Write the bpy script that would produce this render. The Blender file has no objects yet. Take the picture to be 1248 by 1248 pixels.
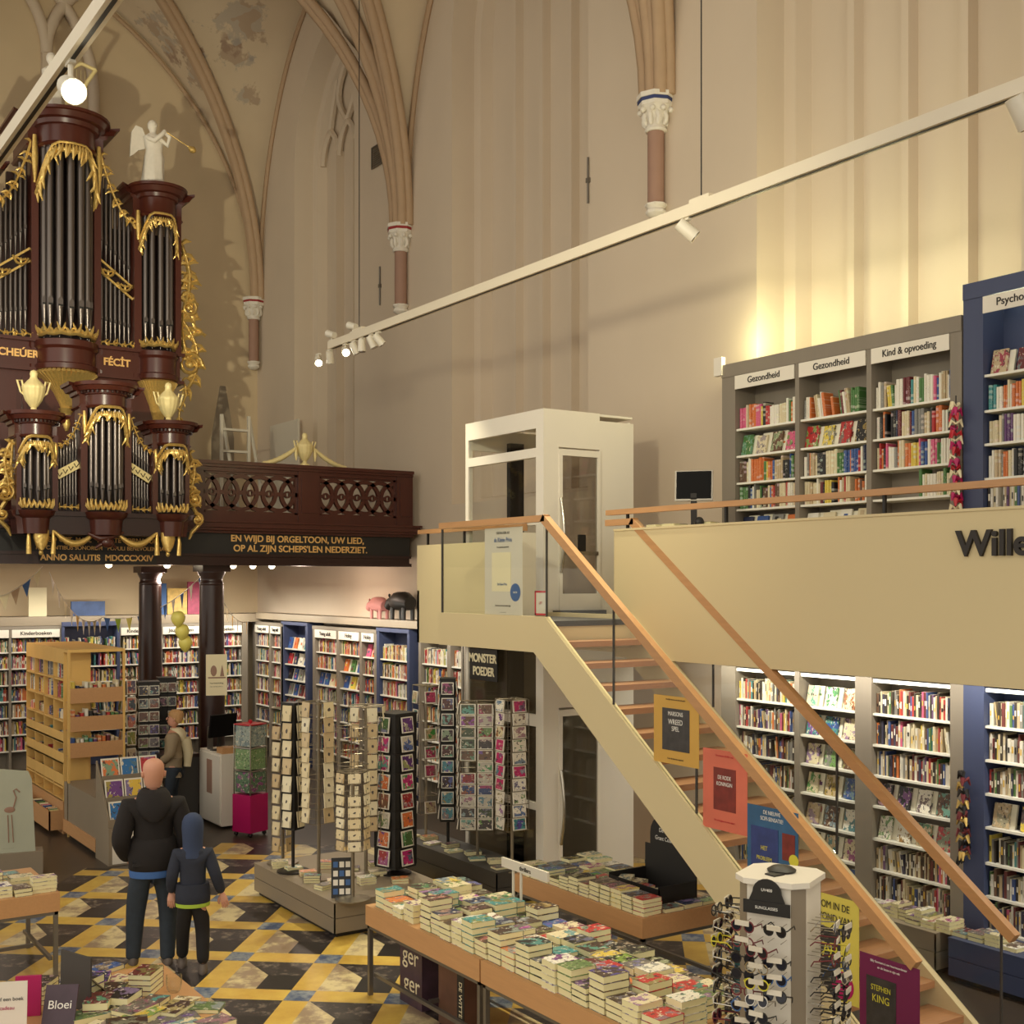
import bpy, bmesh, math, random
from mathutils import Vector, Matrix
PI = math.pi
C0 = bpy.context.scene.collection
H = 3.4; F = 1480.0; HOR = 710.0
YAW = math.radians(33.9); S, C = math.sin(YAW), math.cos(YAW)
def ray(px):
    t = (px-624)/F
    return S+C*t, C-S*t
def fl(px, py, z=0.0):
    d = (H-z)*F/(py-HOR); a, b = ray(px); return a*d, b*d
def yx(px, X):
    a, b = ray(px); return b*X/a
def xy(px, Y):
    a, b = ray(px); return a*Y/b
def dep(X, Y): return X*S+Y*C
def zz(py, X, Y): return H+(HOR-py)*dep(X, Y)/F

# ------------------------------------------------------------------ mesh builder
ROOTM = {}
class MB:
    def __init__(s): s.v = []; s.f = []; s.m = []; s.c = None
    def add(s, vs, fs, mi=0, col=None):
        n = len(s.v); s.v += [tuple(p) for p in vs]
        for f in fs:
            s.f.append([n+i for i in f]); s.m.append(mi)
            if s.c is not None: s.c.append(col or (1, 1, 1))
        return s
    def box(s, x0, x1, y0, y1, z0, z1, mi=0, col=None):
        if x0 > x1: x0, x1 = x1, x0
        if y0 > y1: y0, y1 = y1, y0
        if z0 > z1: z0, z1 = z1, z0
        return s.add([(x0,y0,z0),(x1,y0,z0),(x1,y1,z0),(x0,y1,z0),(x0,y0,z1),(x1,y0,z1),(x1,y1,z1),(x0,y1,z1)],
              [(0,3,2,1),(4,5,6,7),(0,1,5,4),(1,2,6,5),(2,3,7,6),(3,0,4,7)], mi, col)
    def mbox(s, M, sx, sy, sz, mi=0, col=None):
        vs = [M @ Vector((x*sx/2, y*sy/2, z*sz/2)) for z in (-1,1) for x, y in ((-1,-1),(1,-1),(1,1),(-1,1))]
        return s.add(vs, [(0,3,2,1),(4,5,6,7),(0,1,5,4),(1,2,6,5),(2,3,7,6),(3,0,4,7)], mi, col)
    def bar(s, p, q, w, h, mi=0):
        p = Vector(p); q = Vector(q); d = (q-p); L = d.length; d.normalize()
        up = Vector((0,0,1)) if abs(d.z) < .98 else Vector((0,1,0))
        r = d.cross(up).normalized(); u = r.cross(d)
        vs = []
        for e in (p, q):
            for a, b in ((-1,-1),(1,-1),(1,1),(-1,1)): vs.append(e + r*(a*w/2) + u*(b*h/2))
        return s.add(vs, [(0,3,2,1),(4,5,6,7),(0,1,5,4),(1,2,6,5),(2,3,7,6),(3,0,4,7)], mi)
    def loft(s, rings, closed=True, caps=True, mi=0, loop=False):
        n = len(rings[0]); vs = [p for r in rings for p in r]; fs = []
        for k in range(len(rings)-1 + (1 if loop else 0)):
            a = k*n; b = ((k+1) % len(rings))*n
            for i in range(n if closed else n-1):
                j = (i+1) % n; fs.append((a+i, a+j, b+j, b+i))
        if caps and closed and not loop:
            fs.append(tuple(range(n-1,-1,-1))); e = (len(rings)-1)*n; fs.append(tuple(range(e, e+n)))
        return s.add(vs, fs, mi)
    def tube(s, path, r, n=8, mi=0, caps=True, flat=1.0, loop=False):
        P = [Vector(p) for p in path]; rings = []; prev = None; m = len(P)
        for i, p in enumerate(P):
            if loop: t = P[(i+1) % m]-P[i-1]
            else: t = P[min(i+1, m-1)]-P[max(i-1, 0)]
            t = t.normalized() if t.length > 1e-9 else Vector((0,0,1))
            if prev is None:
                u = t.cross(Vector((0,0,1)) if abs(t.z) < .95 else Vector((1,0,0))).normalized()
            else:
                u = prev - t*prev.dot(t); u = u.normalized() if u.length > 1e-6 else t.orthogonal().normalized()
            prev = u; w = t.cross(u); rr = r[i] if isinstance(r, (list, tuple)) else r
            rings.append([p+u*(rr*math.cos(2*PI*k/n))+w*(rr*flat*math.sin(2*PI*k/n)) for k in range(n)])
        return s.loft(rings, True, caps, mi, loop)
    def cyl(s, p, q, r0, r1=None, n=12, mi=0):
        return s.tube([p, q], [r0, r0 if r1 is None else r1], n, mi)
    def lathe(s, prof, cx=0, cy=0, cz=0, n=20, mi=0, flute=0, fa=.06, caps=True):
        rings = []
        for r, z in prof:
            rings.append([(cx+r*(1+fa*(math.cos(flute*2*PI*k/n) if flute else 0))*math.cos(2*PI*k/n),
                           cy+r*(1+fa*(math.cos(flute*2*PI*k/n) if flute else 0))*math.sin(2*PI*k/n), cz+z) for k in range(n)])
        return s.loft(rings, True, caps, mi)
    def ell(s, c, rx, ry, rz, n=12, mi=0):
        m = max(6, n//2+1); rings = []
        for i in range(m+1):
            a = -PI/2+PI*i/m; cr = max(math.cos(a), .02)
            rings.append([(c[0]+rx*cr*math.cos(2*PI*k/n), c[1]+ry*cr*math.sin(2*PI*k/n), c[2]+rz*math.sin(a)) for k in range(n)])
        return s.loft(rings, True, True, mi)
    def prism(s, poly, plane, t0, t1, mi=0):
        def P(a, b, t): return {'xy': (a,b,t), 'xz': (a,t,b), 'yz': (t,a,b)}[plane]
        n = len(poly); vs = [P(a,b,t0) for a,b in poly]+[P(a,b,t1) for a,b in poly]
        fs = [tuple(range(n-1,-1,-1)), tuple(range(n,2*n))]+[(i,(i+1)%n,n+(i+1)%n,n+i) for i in range(n)]
        return s.add(vs, fs, mi)
    def ring(s, cx, cz, r0, r1, y0, y1, n=28, mi=0, a0=0, a1=2*PI, clip=None):
        full = abs(a1-a0-2*PI) < 1e-6; rings = []
        for k in range(n+(0 if full else 1)):
            a = a0+(a1-a0)*k/n; ca, sa = math.cos(a), math.sin(a)
            def q(r):
                x = cx+r*ca; z = cz+r*sa
                if clip: x = min(max(x, clip[0]), clip[1]); z = min(max(z, clip[2]), clip[3])
                return x, z
            (xa, za), (xb, zb) = q(r0), q(r1)
            rings.append([(xa,y0,za),(xb,y0,zb),(xb,y1,zb),(xa,y1,za)])
        return s.loft(rings, True, not full, mi, full)
    def build(s, name, mat, parent=None, world=False, smooth=None, uv=None):
        me = bpy.data.meshes.new(name)
        vs = s.v
        if world and parent is not None:
            r = parent
            while r.parent is not None: r = r.parent
            Mi = ROOTM[r.name].inverted(); vs = [tuple(Mi @ Vector(p)) for p in vs]
        loc = (0,0,0)
        if parent is None and vs:
            xs = [p[0] for p in vs]; ys = [p[1] for p in vs]; zs = [p[2] for p in vs]
            loc = ((min(xs)+max(xs))/2, (min(ys)+max(ys))/2, min(zs))
            vs = [(p[0]-loc[0], p[1]-loc[1], p[2]-loc[2]) for p in vs]
        me.from_pydata(vs, [], s.f)
        mats = mat if isinstance(mat, (list, tuple)) else [mat]
        for m in mats: me.materials.append(m)
        if len(mats) > 1:
            me.polygons.foreach_set('material_index', s.m)
        if s.c is not None:
            at = me.color_attributes.new('Col', 'FLOAT_COLOR', 'CORNER'); arr = []
            for p, c in zip(me.polygons, s.c):
                arr += [c[0], c[1], c[2], 1.0]*len(p.vertices)
            at.data.foreach_set('color', arr)
        bm = bmesh.new(); bm.from_mesh(me); bmesh.ops.recalc_face_normals(bm, faces=bm.faces); bm.to_mesh(me); bm.free()
        if smooth is not None:
            me.shade_smooth(); me.set_sharp_from_angle(angle=math.radians(smooth))
        me.update()
        o = bpy.data.objects.new(name, me); C0.objects.link(o); o.location = loc
        if parent is not None: o.parent = parent
        return o

def thing(name, label, cat, loc=(0,0,0), rz=0, group=None):
    o = bpy.data.objects.new(name, None); C0.objects.link(o)
    o.location = loc; o.rotation_euler = (0,0,rz); o.empty_display_size = .1
    o['label'] = label; o['category'] = cat
    if group: o['group'] = group
    ROOTM[o.name] = Matrix.Translation(loc) @ Matrix.Rotation(rz, 4, 'Z')
    return o
def tag(o, label, cat, group=None):
    o['label'] = label; o['category'] = cat
    if group: o['group'] = group
    return o
def struct(o): o['kind'] = 'structure'; return o
def plab(o, l): o['label'] = l; return o
def dup(src, loc, rz=0, label=None, group=None, M=None, scale=None, color=None):
    r = src.copy(); C0.objects.link(r)
    if M is not None: r.matrix_world = M
    else:
        r.location = loc; r.rotation_euler = (0,0,rz)
        if scale: r.scale = scale
    if label: r['label'] = label
    if group: r['group'] = group
    if color: r.color = color
    for ch in src.children:
        c = ch.copy(); C0.objects.link(c); c.parent = r
        if color: c.color = color
        for g in ch.children:
            e = g.copy(); C0.objects.link(e); e.parent = c
    return r

# ------------------------------------------------------------------ materials
def lin(c):
    r = []
    for x in c:
        x = x/255.0; r.append(x/12.92 if x <= .04045 else ((x+.055)/1.055)**2.4)
    return (r[0], r[1], r[2], 1)
def nd(nt, t, **kw):
    n = nt.nodes.new(t)
    for k, v in kw.items():
        if hasattr(n, k): setattr(n, k, v)
    return n
def mth(nt, op, a, b=None, c=None):
    n = nt.nodes.new('ShaderNodeMath'); n.operation = op
    for i, x in enumerate((a, b, c)):
        if x is None: continue
        if isinstance(x, (int, float)): n.inputs[i].default_value = x
        else: nt.links.new(x, n.inputs[i])
    return n.outputs[0]
def mixc(nt, fac, a, b):
    n = nt.nodes.new('ShaderNodeMix'); n.data_type = 'RGBA'
    for i, x in ((0, fac), (6, a), (7, b)):
        if isinstance(x, (int, float)): n.inputs[i].default_value = x
        elif isinstance(x, tuple): n.inputs[i].default_value = x
        else: nt.links.new(x, n.inputs[i])
    return n.outputs[2]
def noise(nt, vec, scale, detail=4, rough=.5):
    n = nt.nodes.new('ShaderNodeTexNoise'); n.inputs['Scale'].default_value = scale
    n.inputs['Detail'].default_value = detail; n.inputs['Roughness'].default_value = rough
    if vec is not None: nt.links.new(vec, n.inputs['Vector'])
    return n.outputs['Fac']
def base(name, rough=.6, metal=0.0, spec=.5):
    m = bpy.data.materials.new(name); m.use_nodes = True; nt = m.node_tree
    b = nt.nodes['Principled BSDF']; b.inputs['Roughness'].default_value = rough
    b.inputs['Metallic'].default_value = metal; b.inputs['Specular IOR Level'].default_value = spec
    return m, nt, b
def objco(nt):
    return nd(nt, 'ShaderNodeTexCoord').outputs['Object']
def mat(name, rgb, rough=.6, metal=0.0, var=.12, scale=3.0, stretch=(1,1,1), bump=0.0, spec=.5, emit=0.0):
    m, nt, b = base(name, rough, metal, spec)
    mp = nd(nt, 'ShaderNodeMapping'); mp.inputs['Scale'].default_value = stretch
    nt.links.new(objco(nt), mp.inputs['Vector'])
    f = noise(nt, mp.outputs[0], scale)
    c = lin(rgb); d = tuple(max(0, x*(1-var)) for x in c[:3])+(1,); e = tuple(min(1, x*(1+var)) for x in c[:3])+(1,)
    col = mixc(nt, f, d, e); nt.links.new(col, b.inputs['Base Color'])
    if bump:
        bp = nd(nt, 'ShaderNodeBump'); bp.inputs['Strength'].default_value = bump; bp.inputs['Distance'].default_value = .02
        nt.links.new(f, bp.inputs['Height']); nt.links.new(bp.outputs[0], b.inputs['Normal'])
    if emit:
        b.inputs['Emission Color'].default_value = c; b.inputs['Emission Strength'].default_value = emit
    return m
def glass(name, tint=(.97,.98,.97), refl=.03, rough=.02):
    m = bpy.data.materials.new(name); m.use_nodes = True; nt = m.node_tree; nt.nodes.clear()
    o = nd(nt, 'ShaderNodeOutputMaterial'); t = nd(nt, 'ShaderNodeBsdfTransparent'); t.inputs[0].default_value = (*tint, 1)
    g = nd(nt, 'ShaderNodeBsdfGlossy'); g.inputs['Roughness'].default_value = rough
    lw = nd(nt, 'ShaderNodeLayerWeight'); lw.inputs[0].default_value = .12
    x = nd(nt, 'ShaderNodeMixShader'); f = mth(nt, 'MULTIPLY_ADD', lw.outputs['Fresnel'], .5, refl*.4)
    nt.links.new(f, x.inputs[0]); nt.links.new(t.outputs[0], x.inputs[1]); nt.links.new(g.outputs[0], x.inputs[2])
    nt.links.new(x.outputs[0], o.inputs[0]); return m

M = {}
M['plaster'] = mat('plaster', (205,188,166), .85, var=.07, scale=1.1, stretch=(1,1,.6), bump=.25)
M['plaster_vault'] = mat('plaster_vault', (205,184,150), .85, var=.08, scale=1.4, bump=.25)
M['rib'] = mat('rib_stone', (176,148,118), .8, var=.08, scale=5, bump=.1)
M['shaft'] = mat('shaft_stone', (156,122,104), .75, var=.08, scale=5, bump=.1)
M['stone_white'] = mat('stone_white', (222,214,200), .8, var=.08, scale=20)
M['capblue'] = mat('capital_blue', (50,60,105), .7)
M['capred'] = mat('capital_red', (150,45,45), .7)
M['mezz'] = mat('cream_paint', (212,194,150), .6, var=.02, scale=1)
M['white'] = mat('white_paint', (228,220,205), .45, var=.02)
M['offwhite'] = mat('off_white', (215,206,188), .5, var=.03)
M['greywood'] = mat('grey_case', (132,122,108), .55, var=.08, scale=6, stretch=(1,1,.15))
M['bluewood'] = mat('blue_case', (62,70,100), .5, var=.08, scale=6, stretch=(1,1,.15))
M['shelf'] = mat('shelf_white', (232,228,214), .45, var=.03)
M['oak'] = mat('oak_rail', (188,140,92), .4, var=.16, scale=5, stretch=(6,.6,6))
M['oakx'] = mat('oak_tread', (176,128,90), .4, var=.2, scale=7, stretch=(.8,6,6))
M['tablewood'] = mat('table_beech', (194,146,98), .45, var=.1, scale=7, stretch=(6,.5,7))
M['birch'] = mat('birch_ply', (222,180,104), .5, var=.08, scale=6, stretch=(1,1,.3))
M['steel'] = mat('grey_steel', (120,114,106), .4, .7, var=.04)
M['chrome'] = mat('chrome', (190,184,172), .22, 1, var=.02)
M['wire'] = mat('wire_steel', (150,140,122), .35, .8, var=.02)
M['mahog'] = mat('mahogany', (74,34,25), .28, var=.22, scale=5, stretch=(1,1,.2))
M['mahogd'] = mat('mahogany_dark', (46,24,20), .32, var=.2, scale=5, stretch=(1,1,.2))
M['black'] = mat('black_paint', (30,27,24), .5, var=.05)
M['gold'] = mat('gold_leaf', (218,184,108), .3, .6, var=.25, scale=30, bump=.3)
M['goldl'] = mat('gold_cream', (226,208,150), .5, .15, var=.1, scale=20)
M['pipe'] = mat('pipe_tin', (112,104,100), .33, .85, var=.05, scale=2)
M['piped'] = mat('pipe_mouth', (22,19,17), .7)
M['rail'] = mat('rail_white', (226,214,190), .4, var=.04, scale=3)
M['lampbody'] = mat('lamp_white', (222,214,196), .4)
M['dark'] = mat('dark_metal', (38,34,31), .45, .3)
M['darkgrey'] = mat('dark_grey', (64,60,56), .5, var=.06)
M['midgrey'] = mat('mid_grey_laminate', (140,126,106), .5, var=.04)
M['floor'] = mat('floor_plain', (66,56,46), .35, var=.15, scale=1.5)
M['paper'] = mat('page_edge', (232,222,172), .8, var=.06, scale=60, stretch=(.2,.2,6))
M['pink'] = mat('magenta_board', (178,20,92), .45, var=.05)
M['red'] = mat('red_paint', (190,40,52), .45)
M['maroon'] = mat('maroon_cord', (110,40,44), .7)
M['cream'] = mat('cream_card', (235,222,184), .7, var=.05)
M['text'] = mat('dark_lettering', (42,36,32), .6)
M['textw'] = mat('white_lettering', (240,236,226), .6)
M['textb'] = mat('blue_lettering', (60,96,150), .6)
M['texty'] = mat('yellow_lettering', (216,204,60), .6)
M['textg'] = mat('gold_lettering', (232,184,112), .45, .2)
M['screen'] = mat('screen_black', (14,13,14), .55, spec=.1)
M['glass'] = glass('clear_glass')
M['glassd'] = glass('tinted_glass', (.72,.70,.66), .12)
M['lensm'] = glass('lens_glass', (.12,.13,.2), .8)
M['lensd'] = mat('dark_lens', (26,26,38), .12, .2)
M['lamp'] = mat('lamp_face', (255,244,214), .5, emit=22.0)
M['lampw'] = mat('lamp_face_soft', (255,238,205), .5, emit=9.0)
M['strip'] = mat('shelf_strip_light', (255,250,235), .5, emit=1.6)
M['skin'] = mat('skin', (206,150,124), .55, var=.05, scale=8)
M['hair'] = mat('blond_hair', (190,146,96), .7, var=.25, scale=60)
M['hoodie'] = mat('black_hoodie', (26,20,19), .85, var=.25, scale=14)
M['jeans'] = mat('dark_jeans', (44,52,62), .85, var=.25, scale=18)
M['blueshirt'] = mat('blue_shirt', (62,100,160), .8)
M['kidjacket'] = mat('kid_jacket', (40,44,58), .85, var=.15, scale=14)
M['kidhood'] = mat('kid_hood', (52,64,92), .85, var=.1)
M['kidgreen'] = mat('kid_shirt', (160,186,60), .8)
M['trousers'] = mat('black_trousers', (24,21,22), .85, var=.2)
M['shoe'] = mat('grey_shoe', (96,84,76), .7)
M['coat'] = mat('khaki_coat', (150,132,104), .8, var=.08, scale=8)
M['coatlining'] = mat('cream_lining', (222,208,170), .8)

def bookmat(attr):
    m, nt, b = base('book_cover_'+attr, .45)
    if attr == 'obj':
        oi = nd(nt, 'ShaderNodeObjectInfo'); col = oi.outputs['Color']; rnd = oi.outputs['Random']
    else:
        at = nd(nt, 'ShaderNodeVertexColor'); at.layer_name = 'Col'; col = at.outputs['Color']; rnd = None
    if rnd is not None:
        tc = objco(nt); sp = nd(nt, 'ShaderNodeSeparateXYZ'); nt.links.new(tc, sp.inputs[0])
        z = sp.outputs['Z']
        z2 = mth(nt, 'ADD', mth(nt, 'MULTIPLY', z, 9.0), mth(nt, 'MULTIPLY', rnd, 37.0))
        w = nd(nt, 'ShaderNodeTexWhiteNoise'); w.noise_dimensions = '1D'
        nt.links.new(mth(nt, 'FLOOR', z2), w.inputs['W'])
        band = mth(nt, 'GREATER_THAN', w.outputs['Value'], .8)
        cx = nd(nt, 'ShaderNodeCombineXYZ'); nt.links.new(z, cx.inputs[2]); nt.links.new(mth(nt, 'MULTIPLY', rnd, 50.0), cx.inputs[0]); nt.links.new(sp.outputs['X'], cx.inputs[1])
        mp = nd(nt, 'ShaderNodeMapping'); mp.inputs['Scale'].default_value = (1, 3, 14); nt.links.new(cx.outputs[0], mp.inputs[0])
        n1 = noise(nt, mp.outputs[0], 2.2, 2)
        tx = mth(nt, 'MULTIPLY', mth(nt, 'GREATER_THAN', n1, .60), mth(nt, 'SUBTRACT', 1.0, mth(nt, 'ABSOLUTE', mth(nt, 'MULTIPLY', mth(nt, 'SUBTRACT', z, .5), 1.6))))
        w2 = nd(nt, 'ShaderNodeTexWhiteNoise'); w2.noise_dimensions = '1D'; nt.links.new(mth(nt, 'MULTIPLY', rnd, 91.0), w2.inputs['W'])
        alt = mixc(nt, .75, w2.outputs['Color'], (.85,.8,.68,1))
        bw = mth(nt, 'GREATER_THAN', w2.outputs['Value'], .6)
        tcol = mixc(nt, bw, (.82,.76,.62,1), (.03,.025,.02,1))
        c1 = mixc(nt, mth(nt, 'MULTIPLY', band, .4), col, alt)
        c2 = mixc(nt, mth(nt, 'MULTIPLY', tx, .5), c1, tcol)
        nt.links.new(c2, b.inputs['Base Color'])
    else: nt.links.new(col, b.inputs['Base Color'])
    return m
M['book'] = bookmat('obj'); M['bookm'] = bookmat('attr')

def artmat(name, border=True, sc=5.0, blob=False):
    # printed cover / card: object colour is the ground, noise shapes in two further inks, unit square in object X/Z or X/Y
    m, nt, b = base(name, .35)
    oi = nd(nt, 'ShaderNodeObjectInfo'); col = oi.outputs['Color']; rnd = oi.outputs['Random']
    tc = objco(nt)
    add = nd(nt, 'ShaderNodeVectorMath'); add.operation = 'ADD'; nt.links.new(tc, add.inputs[0])
    cx = nd(nt, 'ShaderNodeCombineXYZ')
    for i in range(3): nt.links.new(mth(nt, 'MULTIPLY', rnd, 31.0+17*i), cx.inputs[i])
    nt.links.new(cx.outputs[0], add.inputs[1])
    w2 = nd(nt, 'ShaderNodeTexWhiteNoise'); w2.noise_dimensions = '1D'; nt.links.new(mth(nt, 'MULTIPLY', rnd, 77.0), w2.inputs['W'])
    n1 = noise(nt, add.outputs[0], sc, 3, .6)
    n2 = noise(nt, add.outputs[0], sc*2.3, 3, .6)
    if blob:
        fl_ = nd(nt, 'ShaderNodeVectorMath'); fl_.operation = 'MULTIPLY'; nt.links.new(tc, fl_.inputs[0]); fl_.inputs[1].default_value = (1,0,1)
        d = nd(nt, 'ShaderNodeVectorMath'); d.operation = 'LENGTH'; nt.links.new(fl_.outputs[0], d.inputs[0])
        k = mth(nt, 'GREATER_THAN', mth(nt, 'SUBTRACT', mth(nt, 'MULTIPLY', n1, 1.2), mth(nt, 'MULTIPLY', d.outputs['Value'], 2.4)), .36)
        c = mixc(nt, k, col, (.08,.06,.05,1))
    else:
        c = mixc(nt, mth(nt, 'GREATER_THAN', n1, .53), col, mixc(nt, .7, w2.outputs['Color'], (.10,.06,.04,1)))
        c = mixc(nt, mth(nt, 'GREATER_THAN', n2, .62), c, (.68,.60,.45,1))
        c = mixc(nt, mth(nt, 'LESS_THAN', n2, .38), c, (.04,.03,.03,1))
    if border:
        sp = nd(nt, 'ShaderNodeSeparateXYZ'); nt.links.new(tc, sp.inputs[0])
        mx = mth(nt, 'MAXIMUM', mth(nt, 'ABSOLUTE', sp.outputs['X']), mth(nt, 'ABSOLUTE', sp.outputs['Z']))
        c = mixc(nt, mth(nt, 'GREATER_THAN', mx, .43), c, (.8,.74,.62,1))
    nt.links.new(c, b.inputs['Base Color'])
    return m
M['cover'] = artmat('book_cover_art', False, 2.4)
M['card'] = artmat('photo_card', True, 1.7)
M['kraft'] = artmat('sketch_card', False, 3.5, True)

def text(s, size, mt, parent, loc, rot=(PI/2,0,0), name='lettering', align='CENTER', ext=.003, sx=1.0, bold=0.0, world=False):
    cu = bpy.data.curves.new('txt', 'FONT'); cu.body = s; cu.size = size; cu.extrude = ext; cu.align_x = align; cu.align_y = 'CENTER'
    cu.offset = bold
    o = bpy.data.objects.new('txt', cu); C0.objects.link(o)
    dg = bpy.context.evaluated_depsgraph_get(); me = bpy.data.meshes.new_from_object(o.evaluated_get(dg))
    bpy.data.objects.remove(o); bpy.data.curves.remove(cu)
    from mathutils import Euler
    X = Matrix.Translation(loc) @ Euler(rot).to_matrix().to_4x4() @ Matrix.Diagonal((sx,1,1,1))
    if world and parent is not None:
        r = parent
        while r.parent is not None: r = r.parent
        X = ROOTM[r.name].inverted() @ X
    me.transform(X); me.name = name; me.materials.clear(); me.materials.append(M[mt])
    q = bpy.data.objects.new(name, me); C0.objects.link(q)
    if parent is not None: q.parent = parent
    return q
RW = (PI/2, 0, -PI/2)   # lettering on faces that look towards -X
ORD = ['first','second','third','fourth','fifth','sixth','seventh','eighth','ninth','tenth','eleventh','twelfth','thirteenth','fourteenth',
 'fifteenth','sixteenth','seventeenth','eighteenth','nineteenth','twentieth','twenty-first','twenty-second','twenty-third','twenty-fourth','twenty-fifth',
 'twenty-sixth','twenty-seventh','twenty-eighth','twenty-ninth','thirtieth']
ORD += ['thirty-'+x for x in ORD[:9]]+['fortieth']

# ------------------------------------------------------------------ camera, world
cam = bpy.data.cameras.new('camera'); co = bpy.data.objects.new('camera', cam); C0.objects.link(co)
co.location = (0,0,H); co.rotation_euler = (PI/2, 0, -YAW)
cam.sensor_width = 36; cam.lens = F/1248*36; cam.shift_y = (HOR-624)/1248; cam.clip_end = 200
bpy.context.scene.camera = co
sc = bpy.context.scene
sc.view_settings.view_transform = 'Standard'; sc.view_settings.look = 'None'; sc.view_settings.gamma = 1; sc.view_settings.exposure = 0.0
w = bpy.data.worlds.new('church_light'); sc.world = w; w.use_nodes = True
w.node_tree.nodes['Background'].inputs[0].default_value = (1.0, .93, .80, 1)
w.node_tree.nodes['Background'].inputs[1].default_value = 1.22
# ------------------------------------------------------------------ shell: floor, walls, vault
XW = 9.65; YE = 23.815
MB().box(-14, 14, -6, 26, -.1, 0).build('floor', M['floor'])
struct(bpy.data.objects['floor'])
def tilemat():
    m, nt, b = base('cube_floor', .38)
    g = nd(nt, 'ShaderNodeNewGeometry'); sp = nd(nt, 'ShaderNodeSeparateXYZ'); nt.links.new(g.outputs['Position'], sp.inputs[0])
    X, Y = sp.outputs[0], sp.outputs[1]
    A = YAW+math.radians(5.4); ga = (math.sin(A), math.cos(A)); gb = (math.cos(A), -math.sin(A))
    a = mth(nt, 'ADD', mth(nt, 'MULTIPLY', X, ga[0]), mth(nt, 'MULTIPLY', Y, ga[1]))
    bb = mth(nt, 'ADD', mth(nt, 'MULTIPLY', X, gb[0]), mth(nt, 'MULTIPLY', Y, gb[1]))
    PB, PA = .826, .975
    s = mth(nt, 'ADD', mth(nt, 'DIVIDE', mth(nt, 'ADD', bb, 3.50), PB), 100.13)
    t = mth(nt, 'ADD', mth(nt, 'DIVIDE', mth(nt, 'SUBTRACT', 11.72, a), PA), 100.13)
    si = mth(nt, 'FLOOR', s); ti = mth(nt, 'FLOOR', t); s = mth(nt, 'FRACT', s); t = mth(nt, 'FRACT', t)
    inS = mth(nt, 'LESS_THAN', s, .26); inT = mth(nt, 'LESS_THAN', t, .26)
    lowt = mth(nt, 'GREATER_THAN', t, .63)
    line = mth(nt, 'ADD', .27, mth(nt, 'MULTIPLY', mth(nt, 'SUBTRACT', t, .26), .97))
    edge = mth(nt, 'MINIMUM', line, .63)
    isdark = mth(nt, 'GREATER_THAN', s, edge)
    wn = nd(nt, 'ShaderNodeTexWhiteNoise'); cb = nd(nt, 'ShaderNodeCombineXYZ'); nt.links.new(si, cb.inputs[0]); nt.links.new(ti, cb.inputs[1]); nt.links.new(cb.outputs[0], wn.inputs['Vector'])
    off = nd(nt, 'ShaderNodeVectorMath'); off.operation = 'MULTIPLY_ADD'; nt.links.new(wn.outputs['Color'], off.inputs[0]); off.inputs[1].default_value = (9,9,9); nt.links.new(g.outputs['Position'], off.inputs[2])
    n = noise(nt, off.outputs[0], 3.2, 8, .68); n2 = noise(nt, off.outputs[0], 9.0, 8, .7)
    def ramp(f, lo, hi): return mth(nt, 'MINIMUM', 1.0, mth(nt, 'MAXIMUM', 0.0, mth(nt, 'DIVIDE', mth(nt, 'SUBTRACT', f, lo), hi-lo)))
    yel = mixc(nt, ramp(n, .3, .7), lin((190,148,62)), lin((216,184,84)))
    blu = mixc(nt, ramp(n2, .42, .6), lin((58,78,112)), lin((140,146,150)))
    lite = mixc(nt, ramp(n, .42, .56), lin((150,128,104)), lin((214,196,146)))
    dark = mixc(nt, ramp(n2, .52, .66), lin((44,38,38)), lin((132,118,104)))
    blk = mixc(nt, ramp(n2, .62, .7), lin((24,20,20)), lin((90,80,74)))
    body = mixc(nt, isdark, lite, mixc(nt, lowt, dark, blk))
    c = mixc(nt, inS, body, yel); c = mixc(nt, inT, c, yel)
    c = mixc(nt, mth(nt, 'MULTIPLY', inS, inT), c, blu)
    nt.links.new(c, b.inputs['Base Color']); return m
M['tiles'] = tilemat()
A_ = YAW+math.radians(5.4); ga = (math.sin(A_), math.cos(A_)); gb = (math.cos(A_), -math.sin(A_))
def ab(a, b): return (a*ga[0]+b*gb[0], a*ga[1]+b*gb[1])
pts = [ab(3,-9), ab(3,1.2), ab(15.4,1.2), ab(15.4,-5.3), ab(13.9,-5.3), ab(13.9,-6.4), ab(12.9,-6.4), ab(12.9,-9)]
struct(MB().prism(pts, 'xy', .001, .006).build('floor_tiled', M['tiles']))

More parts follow.
